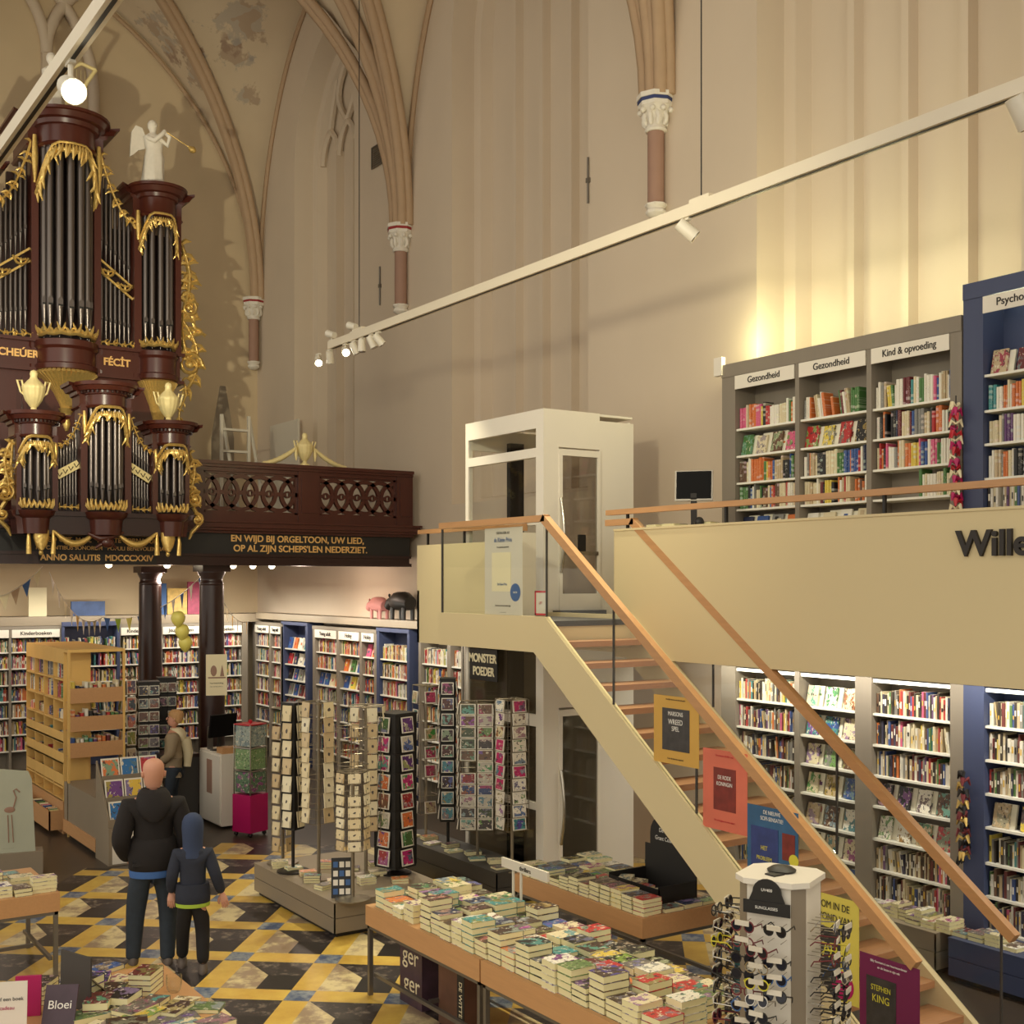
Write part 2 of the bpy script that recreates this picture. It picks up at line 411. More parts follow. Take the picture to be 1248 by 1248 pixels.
def arch_pts(w, z0, zs, nj=6, na=14):
    # jamb up, pointed arch, jamb down : list of (y, z), R = 2w*.95
    R = 1.9*w; P = []
    for i in range(nj): P.append((-w, z0+(zs-z0)*i/nj))
    cx = -w+R; amax = math.acos((R-w)/R)
    for i in range(na+1):
        a = amax*i/na; P.append((cx-R*math.cos(a), zs+R*math.sin(a)))
    for y, z in reversed(P[:-1]): P.append((-y, z))
    return P
def bay_wall(m, cy, w, z0, zs, ZT=16.2, hw=3.175, nj=6, na=14):
    P0 = arch_pts(w, z0, zs, nj, na); n = len(P0); T = []
    for i, (y, z) in enumerate(P0):
        j = min(i, n-1-i); sg = -1 if i <= n//2 else 1
        if j <= nj: T.append((sg*hw, z))
        else: T.append((sg*hw*(1-(j-nj-1)/(na-1)), ZT))
    m.loft([[(XW, cy+y, z) for y, z in T], [(XW, cy+y, z) for y, z in P0]], False)
    m.add([(XW, cy-hw, -.02), (XW, cy+hw, -.02), (XW, cy+hw, z0), (XW, cy-hw, z0)], [(0,1,2,3)])
    rings = [(0, XW), (.05, XW+.37), (.19, XW+.40), (.26, XW+.58)]
    R = [[(x, cy+y, z) for y, z in arch_pts(w-o, z0+o*.5, zs, nj, na)] for o, x in rings]
    m.loft(R, True, False)
    m.add(R[-1], [tuple(range(n))])
wm = MB()
for cy, w_, z0, zs in ((-4.75,1.6,4.6,11.6), (1.6,1.6,4.6,11.6), (7.95,1.6,4.6,11.6), (14.3,1.72,4.6,11.6), (20.65,1.3,5.2,11.4)):
    bay_wall(wm, cy, w_, z0, zs)
struct(wm.build('wall_right', M['plaster']))
k = 1
for cy, w_, zs in ((1.6,1.6,11.6), (7.95,1.6,11.6), (14.3,1.6,11.6)):
    for dy in (-.69, 0, .69):
        m = MB(); m.prism([(cy+dy-.075, XW+.6), (cy+dy-.045, XW+.46), (cy+dy+.045, XW+.46), (cy+dy+.075, XW+.6)], 'xy', 4.7, 13.0)
        m.v = [(b, a, c) for a, b, c in m.v]
        struct(m.build('trim_%d' % k, M['plaster'])); k += 1
# tracery of the far blind window
m = MB()
for dy in (-.36, .36): m.box(XW+.42, XW+.6, 20.65+dy-.05, 20.65+dy+.05, 5.3, 11.6)
for c_ in (-.72, 0, .72):
    for sg in (-1, 1):
        P = []
        for i in range(10):
            a = PI/3*i/9; y = -.34+.68-.68*math.cos(a); z = .68*math.sin(a); P.append((XW+.5, 20.65+c_+sg*y*-1, 11.5+z))
        m.tube(P, .06, 6)
for sg in (-1, 1):
    m.tube([(XW+.5, 20.65+sg*(.72-.36*i/6.0*(1+.0)), 12.1+1.0*i/6.0) for i in range(7)], .06, 6)
    m.tube([(XW+.5, 20.65+sg*(.02+.34*math.sin(PI*i/8)), 12.1+1.1*i/8.0) for i in range(9)], .06, 6)
struct(m.build('trim_%d' % k, M['plaster'])); k += 1

def p_(t): R_ = 1.22; return math.sqrt(max(R_*R_-(R_-1+t)**2, 0))/math.sqrt(R_*R_-(R_-1)**2)
CX = 4.6; HX = XW-CX; HY = 3.175; ZS = 9.2
def vz(u, v):
    # u: across (0 centre..1 wall), v: along the bay
    mn, mxx = (v, u) if u > v else (u, v)
    rise = 6.1-(.6*mxx**2 if u > v else 0.0)
    return ZS+rise*p_(mn)
bays = [1.6, 7.95, 14.3, 20.65]
vm = MB(); N = 36
for cy in bays:
    g = []
    for i in range(N+1):
        for j in range(N+1):
            u = -1+2*i/N; v = -1+2*j/N
            g.append((CX+u*HX, cy+v*HY, vz(abs(u), abs(v))))
    fs = []
    for i in range(N):
        for j in range(N): a = i*(N+1)+j; fs.append((a, a+1, a+N+2, a+N+1))
    vm.add(g, fs)
def frescomat():
    m, nt, b = base('painted_vault', .85)
    g = nd(nt, 'ShaderNodeNewGeometry'); pos = g.outputs['Position']
    n = noise(nt, pos, 1.3, 4); c = mixc(nt, n, lin((196,176,148)), lin((214,196,168)))
    for (x, y, z), r in FRES:
        d = nd(nt, 'ShaderNodeVectorMath'); d.operation = 'DISTANCE'; nt.links.new(pos, d.inputs[0]); d.inputs[1].default_value = (x, y, z)
        f = mth(nt, 'MAXIMUM', 0.0, mth(nt, 'SUBTRACT', 1.0, mth(nt, 'DIVIDE', d.outputs['Value'], r)))
        n3 = noise(nt, pos, 3.2, 5, .65); n4 = noise(nt, pos, 2.1, 2)
        ink = mixc(nt, mth(nt, 'GREATER_THAN', n4, .5), lin((120,86,72)), lin((132,130,132)))
        k_ = mth(nt, 'MINIMUM', .42, mth(nt, 'MULTIPLY', mth(nt, 'MAXIMUM', 0.0, mth(nt, 'SUBTRACT', mth(nt, 'ADD', n3, mth(nt, 'MULTIPLY', f, .30)), .62)), 6.0))
        k_ = mth(nt, 'MULTIPLY', k_, mth(nt, 'GREATER_THAN', f, .01))
        c = mixc(nt, k_, c, ink)
    nt.links.new(c, b.inputs['Base Color']); return m
def hitvault(px, py):
    a, b_ = ray(px); t = (HOR-py)/F
    d = 12.0
    while d < 40:
        X, Y, Z = a*d, b_*d, H+t*d
        cy = min(bays, key=lambda q: abs(q-Y))
        if Y > YE: break
        if X > XW: break
        if Z > vz(min(abs(X-CX)/HX, 1), min(abs(Y-cy)/HY, 1)): return (X, Y, Z)
        d += .02
    return (X, Y, Z)
FRES = [(hitvault(205,45), .9), (hitvault(235,85), .7), (hitvault(292,25), .8), (hitvault(285,70), .5), (hitvault(300,115), .35)]
M['fresco'] = frescomat()
o = vm.build('ceiling', M['fresco'], smooth=40); struct(o)
# end wall behind the organ
struct(MB().box(-4, XW+.7, YE, YE+.3, 0, 16.2).build('wall_end', M['plaster_vault']))

m = MB()
for dx in (-.85, .85): m.box(CX+dx-.09, CX+dx+.09, YE-.14, YE, 6, 13.3)
for dx, sg, R_ in ((.85,-1,1.75),(.85,1,1.75),(-.85,1,1.75),(-.85,-1,1.75),(1.72,-1,2.6),(-1.72,1,2.6)):
    big = abs(dx) > 1; P = []
    for i in range(15):
        a = (PI/3.1 if not big else PI/2.6)*i/14; x = CX+dx+sg*R_*(1-math.cos(a)); z = (13.3 if not big else 12.7)+R_*math.sin(a)
        P.append((x, YE-.08, z))
    P = [q for q in P if abs(q[0]-CX) < 1.75]
    if big: P = [(P[0][0], P[0][1], 6.0)]+P
    if len(P) > 1: m.tube(P, .11, 8)
struct(m.build('trim_95', M['plaster'], smooth=50))
def ribprofile(m, path, big=.085, nrm=None):
    m.tube(path, big, 8)
    return m
def qarc(P0, P1, rise, n=22):
    # pointed rib from springing P0 to crown above P1
    out = []
    for i in range(n+1):
        t = 1-i/n if False else i/n
        tt = 1-math.cos(t*PI/2)*1.0
        q = 1-tt                      # 1 at springing .. 0 at crown
        z = ZS+rise*p_(max(q, 0))
        out.append((P0[0]+(P1[0]-P0[0])*(1-q), P0[1]+(P1[1]-P0[1])*(1-q), z))
    return out
def thick(m, path, offs):
    P = [Vector(p) for p in path]
    for (lx, lz, r) in offs:
        d = (P[-1]-P[0]); d.z = 0; d.normalize(); sd = Vector((-d.y, d.x, 0)); Q = []
        for i, p in enumerate(P):
            t = (P[min(i+1, len(P)-1)]-P[max(i-1, 0)]).normalized()
            dn = t.cross(sd); dn = -dn if dn.z > 0 or (abs(dn.z) < .05 and dn.dot(d) < 0) else dn
            if dn.dot(d) < 0 and t.z > .3: dn = -dn
            Q.append(p+sd*lx+dn*lz)
        m.tube(Q, r, 8)
for Yc in (4.77, 11.12, 17.47, YE-.12):
    end = Yc > 20
    for side, X0 in ((1, XW-.05), (-1, 2*CX-XW+.05)):
        if side == -1 and Yc < 10: continue
        m = MB(); off = [(0, .11, .085), (-.09, .05, .075), (.09, .05, .075)]
        if not end: thick(m, qarc((X0, Yc), (CX, Yc), 6.08), off)
        for sg in ((-1,) if end else (-1, 1)):
            y0 = Yc+sg*.08
            thick(m, qarc((X0, y0), (CX, Yc+sg*HY), 6.08), off)
            P = [(XW-.03 if side == 1 else 2*CX-XW+.03, y, z) for x, y, z in qarc((X0, y0), (X0, Yc+sg*HY), 5.48)]
            m.tube(P, .05, 6)
        if end: thick(m, qarc((X0, Yc+.06), (CX, Yc+.06), 6.0), [(0, .02, .04)])
        struct(m.build('trim_%d' % k, M['rib'], smooth=50)); k += 1
    # colonnette with carved capital
    X0 = XW-.10; cy = Yc if not end else Yc-.05; xx = X0 if not end else X0-.05
    t = thing('wall_colonnette', {4.77:'stone colonnette on the long wall, outside the right edge', 11.12:'brown stone colonnette with blue-banded capital above the handrail on the long wall',
        17.47:'brown stone colonnette with red-banded capital right of the ventilation grille'}.get(Yc, 'brown stone colonnette in the corner right of the organ'), 'column', (xx, cy, 7.79))
    m = MB(); m.lathe([(.10,.14),(.10,1.0)], n=16); m.build('shaft', M['shaft'], t, smooth=40)
    m = MB(); m.lathe([(.05,-.02),(.09,0),(.12,.03),(.12,.06),(.10,.08),(.12,.11),(.13,.12),(.13,.14)], n=16, flute=8, fa=.04); m.build('corbel', M['stone_white'], t, smooth=40)
    m = MB(); m.lathe([(.12,1.16),(.135,1.19),(.12,1.22),(.11,1.26),(.13,1.36),(.17,1.46),(.2,1.5)], n=32)
    for q in range(9):
        a = q*2*PI/9
        m.tube([( (.12+.03*math.sin(i*.8))*math.cos(a+.08*math.sin(i)), (.12+.03*math.sin(i*.8))*math.sin(a+.08*math.sin(i)), 1.24+i*.045) for i in range(6)], [.02,.035,.03,.035,.04,.02], 6)
        m.ell((.19*math.cos(a+.3), .19*math.sin(a+.3), 1.44), .035,.035,.04, 8)
    m.v = [(a_, b_, 1.0+(c_-1.16)*.86) for a_, b_, c_ in m.v]
    m.build('capital', M['stone_white'], t, smooth=50)
    def octo(r, z0, z1, mt, nm):
        m = MB(); m.lathe([(r,z0),(r,z1)], n=8); return m.build(nm, mt, t)
    octo(.215,1.29,1.34,M['stone_white'],'abacus'); octo(.222,1.34,1.38,M['capblue'] if Yc == 11.12 else M['capred'],'painted_band'); octo(.235,1.38,1.44,M['stone_white'],'abacus')

# ventilation grille, wall anchors
t = thing('ventilation_grille', 'grey ventilation grille high on the wall left of the red-banded colonnette', 'vent', (XW-.02, yx(464,XW), zz(200,XW,yx(464,XW))))
m = MB(); m.box(-.02,.0,-.28,.28,-.02,.0).box(-.02,0,-.28,.28,.33,.35).box(-.02,0,-.28,-.26,0,.35).box(-.02,0,.26,.28,0,.35).build('frame', M['steel'], t)
m = MB()
for i in range(9): m.bar((-.005,-.26,.03+i*.035),(-.005,.26,.03+i*.035),.02,.012)
m.build('slat', M['steel'], t)
for px, y0, y1, lb in ((718,192,248,'thin iron wall anchor below the bare plaster between the two colonnettes'), (464,325,372,'thin iron wall anchor below the ventilation grille')):
    Y = yx(px, XW); m = MB(); z0 = zz(y1,XW,Y); z1 = zz(y0,XW,Y)
    m.cyl((XW-.02,Y,z0),(XW-.02,Y,z1),.014); m.box(XW-.035,XW+.01,Y-.03,Y+.03,(z0+z1)/2-.03,(z0+z1)/2+.03)
    tag(m.build('wall_anchor', M['steel']), lb, 'wall anchor')

# ------------------------------------------------------------------ mezzanine
XF = 7.46
m = MB(); m.box(XF, XW, -4, 13.1, 2.72, 3.03); struct(m.build('floor_mezzanine', M['mezz']))
m = MB(); m.box(XF-.04, XF+.04, -4, 9.26, 2.68, 3.9); m.box(XF-.05, XF+.06, -4, 9.26, 3.9, 3.92); struct(m.build('wall_parapet', M['mezz']))
m = MB(); m.box(XF-.04, XF+.02, 10.86, 13.15, 2.66, 3.86); m.box(XF-.04, XW, 13.1, 13.15, 2.66, 3.3); struct(m.build('wall_parapet', M['mezz']))
t = thing('parapet_handrail', 'oak handrail on dark posts along the long mezzanine parapet', 'handrail', (XF, 2, 3.92))
m = MB(); m.box(XF-.035, XF+.035, -4, 9.40, 4.06, 4.11); m.build('rail', M['oak'], t, True)
for Y in (9.1, 7.75, 6.05, 4.2, 2.2):
    MB().box(XF-.012, XF+.012, Y-.012, Y+.012, 3.92, 4.06).build('post', M['dark'], t, True)
t = thing('parapet_handrail', 'oak handrail on the short parapet left of the lift', 'handrail', (XF, 12, 3.86))
MB().box(XF-.035, XF+.035, 10.86, 13.15, 4.0, 4.05).build('rail', M['oak'], t, True)
for Y in (11.1, 12.1, 12.95): MB().box(XF-.012, XF+.012, Y-.012, Y+.012, 3.86, 4.0).build('post', M['dark'], t, True)
# big lettering on the parapet
t = thing('parapet_lettering', 'large black raised letters on the cream mezzanine parapet', 'sign', (XF-.05, yx(1168,XF), 3.5))
yl = yx(1172,XF)
q = text('Willem', .25, 'text', t, (XF-.054, yl, 3.665), RW, 'letters', 'LEFT', .012, 1.05, .006, world=True)

# ------------------------------------------------------------------ staircase
XL, XR = 6.41, 7.42; YT = 8.97; ZL = 3.05; SL = .741; YB = YT-ZL/SL
t = thing('staircase', 'open oak-tread staircase with cream stringers, glass sides and oak handrails', 'staircase', ((XL+XR)/2, YB, 0))
def zst(Y): return ZL-(YT-Y)*SL
def stringer(x0, x1):
    P = [(10.85,ZL-.30),(YT+.42,ZL-.30),(YB-.02,-.0),(YB-.5,0),(YT,ZL+.04),(10.85,ZL+.04)]
    P = [(10.85,2.76),(9.14,2.76),(9.14-2.76/SL,0),(YT-(ZL+.04)/SL,0),(YT,ZL+.04),(10.85,ZL+.04)]
    m = MB(); m.prism([(a,b) for a,b in P], 'yz', x0, x1); return m
plab(stringer(XL-.03, XL+.03).build('stringer', M['mezz'], t, True), 'cream stringer facing the aisle')
stringer(XR-.03, XR+.03).build('stringer', M['mezz'], t, True)
MB().box(XL+.03, XR-.03, YT+.0, 10.85, 2.78, 3.0).build('landing', M['mezz'], t, True)
MB().box(XL+.03, XR+.02, YT-.02, 10.85, 3.0, 3.05).build('landing_floor', M['darkgrey'], t, True)
nst = 17; ri = ZL/nst; go = ri/SL
for i in range(1, nst):
    z = ZL-ri*i; y = YT-go*(i-1)
    MB().box(XL+.03, XR-.03, y-go-.03, y+.02, z-.05, z).build('tread', M['oakx'], t, True)
def rail(x, Y0=10.82):
    m = MB(); zt = 3.985
    P = [(x, YT+.04, zt), (x, 4.95, zt-(YT+.04-4.95)*SL)]
    m.bar((x,Y0,zt),(x,YT+.0,zt),.065,.06); m.bar((x,YT+.045,zt+.005),P[1],.065,.075)
    return m
rail(XL, 10.85).build('handrail', M['oak'], t, True)
rail(XR+.03, 9.4).build('handrail', M['oak'], t, True)
MB().bar((XL,10.83,3.985),(XF,10.83,3.985),.06,.05).build('handrail', M['oak'], t, True)
def pane(x, ya, yb):
    zt = lambda Y: 3.95 if Y >= YT else 3.95-(YT-Y)*SL
    zb = lambda Y: ZL+.04 if Y >= YT else ZL+.04-(YT-Y)*SL
    m = MB(); m.prism([(ya,zb(ya)),(yb,zb(yb)),(yb,zt(yb)),(ya,zt(ya))], 'yz', x-.007, x+.007)
    m.build('glass_panel', M['glass'], t, True)
    e = MB(); e.box(x-.009, x+.009, ya-.006, ya+.006, max(zb(ya),0), zt(ya)); plab(e.build('glass_edge', M['darkgrey'], t, True), 'dark glass joint')
for x in (XL-.0, XR+.03):
    cuts = [YT, 8.0, 6.98, 5.96, 4.98] if x < 7 else [YT, 7.9, 6.5, 5.05]
    for a, b in zip(cuts[1:], cuts[:-1]): pane(x, a+.004, b-.004)
pane(XL, YT+.004, 10.83)
MB().box(XL-.009,XL+.009,10.82,10.84,ZL,3.95).build('glass_edge', M['darkgrey'], t, True)
MB().box(XR+.02,XR+.04,YT-.006,YT+.006,ZL,3.95).build('glass_edge', M['darkgrey'], t, True)
# end glass of the landing
MB().box(XL,XF-.05,10.823,10.837,ZL,3.95).build('glass_panel', M['glass'], t, True)

# ------------------------------------------------------------------ lift
t = thing('lift', 'white glazed platform lift beside the stair landing', 'lift', (8.12, 11.35, 0))
LX0, LX1, LY0, LY1, LZ = 7.5, 8.74, 10.56, 12.14, 5.26
m = MB()
m.box(LX0, LX0+.10, LY0, LY0+.14, 0, LZ); m.box(LX0, LX0+.06, LY1-.06, LY1, 0, LZ)
for z0, z1 in ((0,.12),(.95,1.03),(1.85,1.98),(2.7,3.15),(4.02,4.12),(4.75,4.85),(5.06,LZ)):
    m.box(LX0, LX0+.06, LY0+.14, LY1-.06, z0, z1)
m.box(LX0+.01, LX1-.01, LY0+.01, LY1-.01, LZ-.03, LZ-.005)
m.box(LX0+.1, LX0+.2, LY0, LY0+.06, 0, LZ); m.box(LX0+.76, LX1, LY0, LY0+.06, 0, LZ-.08)
m.box(LX0+.2, LX0+.76, LY0, LY0+.06, 4.86, LZ); m.box(LX0+.2,LX0+.76,LY0,LY0+.06,2.05,3.08)
m.box(LX1-.04, LX1, LY0+.06, LY1, 0, 3.1); m.box(LX0+.06, LX1-.04, LY1-.04, LY1, 0, 3.1)
m.box(LX1-.04, LX1, LY1-.1, LY1, 3.1, LZ-.06); m.box(LX1-.04, LX1, LY0+.06, LY1-.1, 4.95, LZ-.06); m.box(LX0+.06, LX1-.04, LY1-.04, LY1, 4.95, LZ-.06)
m.build('frame', M['white'], t, True)
m = MB()
for z0, z1 in ((.12,.95),(1.03,1.85),(1.98,2.7)): m.box(LX0+.02, LX0+.03, LY0+.14, LY1-.06, z0, z1)
plab(m.build('window_pane', M['glassd'], t, True), 'dark glass of the lower shaft')
m = MB()
for z0, z1 in ((3.15,4.02),(4.12,4.75),(4.85,5.06)): m.box(LX0+.02, LX0+.03, LY0+.14, LY1-.06, z0, z1)
m.build('window_pane', M['glass'], t, True)
m = MB(); m.box(LX0+.55, LX0+.75, LY1-.12, LY1-.05, 0, LZ-.2); plab(m.build('mast', M['dark'], t, True), 'dark lift mast')
for z0, z1 in ((.04, 2.03), (3.08, 4.84)):
    m = MB(); x0, x1 = LX0+.2, LX0+.76
    m.box(x0, x0+.04, LY0-.02, LY0+.03, z0, z1).box(x1-.04, x1, LY0-.02, LY0+.03, z0, z1).box(x0+.04, x1-.04, LY0-.02, LY0+.03, z0, z0+.2).box(x0+.04, x1-.04, LY0-.02, LY0+.03, z1-.07, z1)
    d = m.build('door', M['white'], t, True)
    MB().box(x0+.04, x1-.04, LY0, LY0+.01, z0+.2, z1-.07).build('door_glass', M['glassd'], d, True)
    zc = (z0+z1)/2-.05
    m = MB(); m.tube([(x0+.01, LY0-.03-.06*math.sin(PI*i/12), zc-.4+.8*i/12) for i in range(13)], .018, 8)
    m.build('handle', M['chrome'], d, True, smooth=50)
    if z0 > 1: MB().box(x0+.04, x1-.04, LY0-.03, LY0-.01, z0+.62, z0+.66).box(x0+.25,x0+.33,LY0-.05,LY0-.01,z0+.66,z0+.84, 1).build('control_bar', [M['chrome'], M['dark']], d, True)
MB().box(LX0+.1,LX0+.8,LY0-.07,LY0-.03,3.055,3.1).build('threshold', M['darkgrey'], t, True)
sg = thing('hanging_sign', 'black sign with cream lettering hung on the glass under the landing', 'sign', (LX0-.02, 11.9, 2.15))
ym = yx(591, LX0)
MB().box(LX0-.03, LX0-.015, ym-.3, ym+.28, 2.28, 2.64).build('board', M['black'], sg, True)
text('MONSTER', .135, 'cream', sg, (LX0-.034, ym, 2.53), RW, world=True, sx=.95, bold=.004)
text('POEDER', .135, 'cream', sg, (LX0-.034, ym-.02, 2.38), RW, world=True, sx=.9, bold=.004)
# ------------------------------------------------------------------ organ gallery
GY = 17.0
t = thing('organ_gallery', 'dark mahogany organ gallery with pierced railing and gilt verse lettering', 'gallery', (4.6, 19.5, 3.65))
G0, G1 = -1.5, 9.5
m = MB()
m.box(G0, G1, GY+.12, YE, 3.78, 4.3)
m.box(G0, G1-.02, GY-.02, GY+.12, 3.65, 3.70); m.box(G0, G1-.04, GY+.02, GY+.2, 3.70, 3.78); m.box(G0, G1-.02, GY-.01, GY+.2, 3.78, 3.82)
m.build('deck', M['mahogd'], t, True)
MB().box(G0, G1-.02, GY+.04, GY+.12, 3.82, 4.12).build('text_board', M['black'], t, True)
MB().box(G0+.1,G1-.1,GY+.22,YE-.1,3.74,3.78).build('soffit', M['plaster'], t, True)
m = MB()
for z0, z1, o_ in ((4.12,4.16,.02),(4.16,4.20,.09),(4.20,4.27,.13),(4.27,4.30,.16)): m.box(G0, G1+.6*o_, GY-o_, GY+.3, z0, z1)
m.build('cornice', M['mahog'], t, True)
rl = thing('gallery_railing', 'mahogany railing with interlaced circle panels along the organ gallery', 'railing', (4.6, GY, 4.30))
m = MB()
m.box(G0, G1, GY+.0, GY+.12, 4.30, 4.42); m.box(G0, G1, GY+.0, GY+.12, 5.02, 5.08)
m.box(G0, G1, GY-.04, GY+.16, 5.08, 5.12); m.box(G0, G1, GY-.07, GY+.19, 5.12, 5.17)
m.build('frame', M['mahog'], rl, True)
P1a, P1b = xy(248,GY), xy(363,GY); P2a, P2b = xy(389,GY), xy(483,GY)
for a, b in ((P1b, P2a), (P2b, G1), (P1a-.25, P1a), (P1a-2.0, P1a-1.7)):
    m = MB(); m.box(a, b, GY-.02, GY+.13, 4.30, 5.08); m.box(a+.05, b-.05, GY-.035, GY, 4.45, 4.98); m.build('pilaster', M['mahog'], rl, True)
for a, b, nn in ((P1a, P1b, 5), (P2a, P2b, 5), (P1a-1.7, P1a-.25, 5)):
    m = MB(); zc = 4.72; cs = (b-a)/nn
    m.box(a, b, GY+.03, GY+.09, 4.42, 4.45); m.box(a, b, GY+.03, GY+.09, 4.99, 5.02)
    m.box(a, a+.04, GY+.03, GY+.09, 4.42, 5.02); m.box(b-.04, b, GY+.03, GY+.09, 4.42, 5.02)
    for i in range(nn+1):
        m.ring(a+cs*i, zc, .215, .275, GY+.035, GY+.085, 32, clip=(a, b, 4.44, 5.0))
        m.box(max(a+cs*i-.03,a), min(a+cs*i+.03,b), GY+.03, GY+.09, zc-.03, zc+.03)
    for i in range(nn):
        c_ = a+cs*(i+.5); m.ring(c_, zc, .03, .055, GY+.035, GY+.085, 12)
        for sx in (-1, 1): m.bar((c_+sx*.02,GY+.06,zc),(c_+sx*.10,GY+.06,zc),.04,.05)
    m.build('pierced_panel', M['mahog'], rl, True)
d_ = dep(7, GY)
xa, xb = xy(277,GY), xy(456,GY)
q = text('EN WIJD BIJ ORGELTOON, UW LIED,', .135, 'textg', t, ((xa+xb)/2-.05, GY+.03, 4.045), (PI/2,0,0), bold=.003, sx=.98, world=True)
q = text("OP AL ZIJN SCHEPS'LEN NEDERZIET.", .135, 'textg', t, ((xa+xb)/2, GY+.03, 3.90), (PI/2,0,0), bold=.003, sx=1.0, world=True)
q = text('ANNO SALUTIS  MDCCCXXIV', .115, 'textg', t, (xy(119,GY), GY-.03, 3.735), (PI/2,0,0), bold=.003, sx=.98, world=True)
MB().box(xy(48,GY), xy(190,GY), GY-.025, GY, 3.66, 3.81).build('text_board', M['black'], t, True)
q = text('DEO OPT. MAX.   PIETATE   ORNATUM', .09, 'textg', t, (xy(125,GY), GY+.03, 3.98), (PI/2,0,0), bold=.002, world=True)
q = text('PIIS CANTIBUS SONORUM   POPULI BENEVOLENTIA', .075, 'textg', t, (xy(125,GY), GY+.03, 3.87), (PI/2,0,0), bold=.001, world=True)

for (px, Y, lb) in ((258, 17.35, 'round mahogany gallery column carrying the cream poster'), (183, 19.6, 'round mahogany gallery column behind the bunting, left of the one with the poster')):
    x = xy(px, Y); c = thing('gallery_column', lb, 'column', (x, Y, 0))
    m = MB(); m.lathe([(.23,0),(.23,.12),(.205,.16),(.195,.2),(.19,1.5),(.175,3.36)], n=28); m.build('shaft', M['mahogd'], c, smooth=40)
    m = MB(); m.lathe([(.155,3.34),(.175,3.37),(.175,3.4),(.16,3.42),(.16,3.46),(.2,3.54),(.2,3.56)], n=28); m.box(-.21,.21,-.21,.21,3.56,3.66); m.build('capital', M['mahogd'], c, smooth=40)

# urns
def urn(label, loc, s, garland=False, group=None):
    u = thing('gilt_urn', label, 'urn', loc)
    P = [(.10,0),(.10,.03),(.05,.06),(.04,.10),(.07,.13),(.13,.22),(.165,.32),(.17,.38),(.18,.40),(.18,.43),(.15,.46),(.10,.52),(.06,.56),(.05,.6),(.06,.63),(.045,.68),(.01,.70)]
    m = MB(); m.lathe([(r*s, z*s) for r, z in P], n=48, flute=14, fa=.035); m.build('body', M['goldl'], u, smooth=50)
    for sx in (-1, 1):
        m = MB(); m.tube([(sx*.15*s,0,.30*s),(sx*.20*s,0,.34*s),(sx*.25*s,0,.52*s),(sx*.18*s,0,.52*s),(sx*.16*s,0,.42*s)], .016*s, 6)
        m.build('handle', M['goldl'], u, smooth=50)
        if garland:
            m = MB(); Q = [(sx*(.2+.75*i/14.0)*s, -.02, (.36*(1-i/14.0)**1.8-.03+.0*i)*s+.03) for i in range(15)]
            m.tube(Q, [.05*s*(.6+.4*math.sin(PI*i/14.0))*(1+.18*(i % 2)) for i in range(15)], 8)
            m.tube([(sx*.21*s,-.03,.36*s),(sx*.22*s,-.03,.22*s),(sx*.21*s,-.03,.10*s)], [.02*s,.04*s,.015*s], 7)
            m.build('garland', M['goldl'], u, smooth=60)
    return u
X_ = xy(373, GY); urn('small gilt urn with side garlands on the gallery railing', (X_, GY+.05, 5.17), .72, True)

# ------------------------------------------------------------------ organ helpers
random.seed(4)
def planpoly(cx, y0, hw, r, depth, off=0.0, n=14, bulge=None):
    # half-round tower plan: back rectangle then semicircle towards -Y
    b = r if bulge is None else bulge
    P = [(cx+hw+off, y0+depth), (cx+hw+off, y0-.0-off*.5)]
    if hw > r: pass
    for i in range(n+1):
        a = -PI*i/n; P.append((cx+(r+off)*math.cos(a), y0+(b+off)*math.sin(a)))
    P += [(cx-hw-off, y0-off*.5), (cx-hw-off, y0+depth)]
    return P
def entab(m, cx, y0, hw, r, depth, prof, bulge=None):
    m.loft([[(x, y, z) for x, y in planpoly(cx, y0, hw, r, depth, o, 14, bulge)] for z, o in prof], True, True)
def pipe(m, x, y, z0, z1, r, foot, mi=(0,1)):
    m.lathe([(r*.12,0),(r*.95,foot),(r*1.02,foot+.01),(r*.98,foot+.03)], x, y, z0, 12, mi[0])
    m.lathe([(r*.98,foot),(r*.98,z1-z0)], x, y, z0, 12, mi[0])
    m.box(x-r*.55, x+r*.55, y-r*1.03, y-r*.8, z0+foot+.0, z0+foot+r*.45, mi[1])
    m.prism([(x-r*.6,z0+foot+r*.45),(x+r*.6,z0+foot+r*.45),(x+r*.6,z0+foot+r*1.7),(x,z0+foot+r*2.5),(x-r*.6,z0+foot+r*1.7)], 'xz', y-r*1.05, y-r*.8, mi[0])
def leafy(m, path, w, y, seed=0, sgn=1):
    rnd = random.Random(seed); P = [Vector((p[0], 0, p[1])) for p in path]
    m.tube([(p.x, y, p.z) for p in P], w*.16, 6)
    for i in range(len(P)):
        tt = (P[min(i+1,len(P)-1)]-P[max(i-1,0)]).normalized(); n_ = Vector((-tt.z, 0, tt.x))
        for s in (-1, 1):
            L = w*(.55+.4*rnd.random()); d = (tt*.7*(1 if i % 2 else -.4)+n_*s).normalized()
            a = P[i]; m.tube([(a.x, y, a.z), (a.x+d.x*L*.5, y-.02, a.z+d.z*L*.5), (a.x+d.x*L+tt.x*L*.3, y-.005, a.z+d.z*L+tt.z*L*.3)], [w*.13, w*.17, w*.04], 5)
def arcpts(x0, z0, x1, z1, sag, n=9):
    out = []
    for i in range(n+1):
        t_ = i/n; out.append((x0+(x1-x0)*t_, z0+(z1-z0)*t_+sag*4*t_*(1-t_)))
    return out
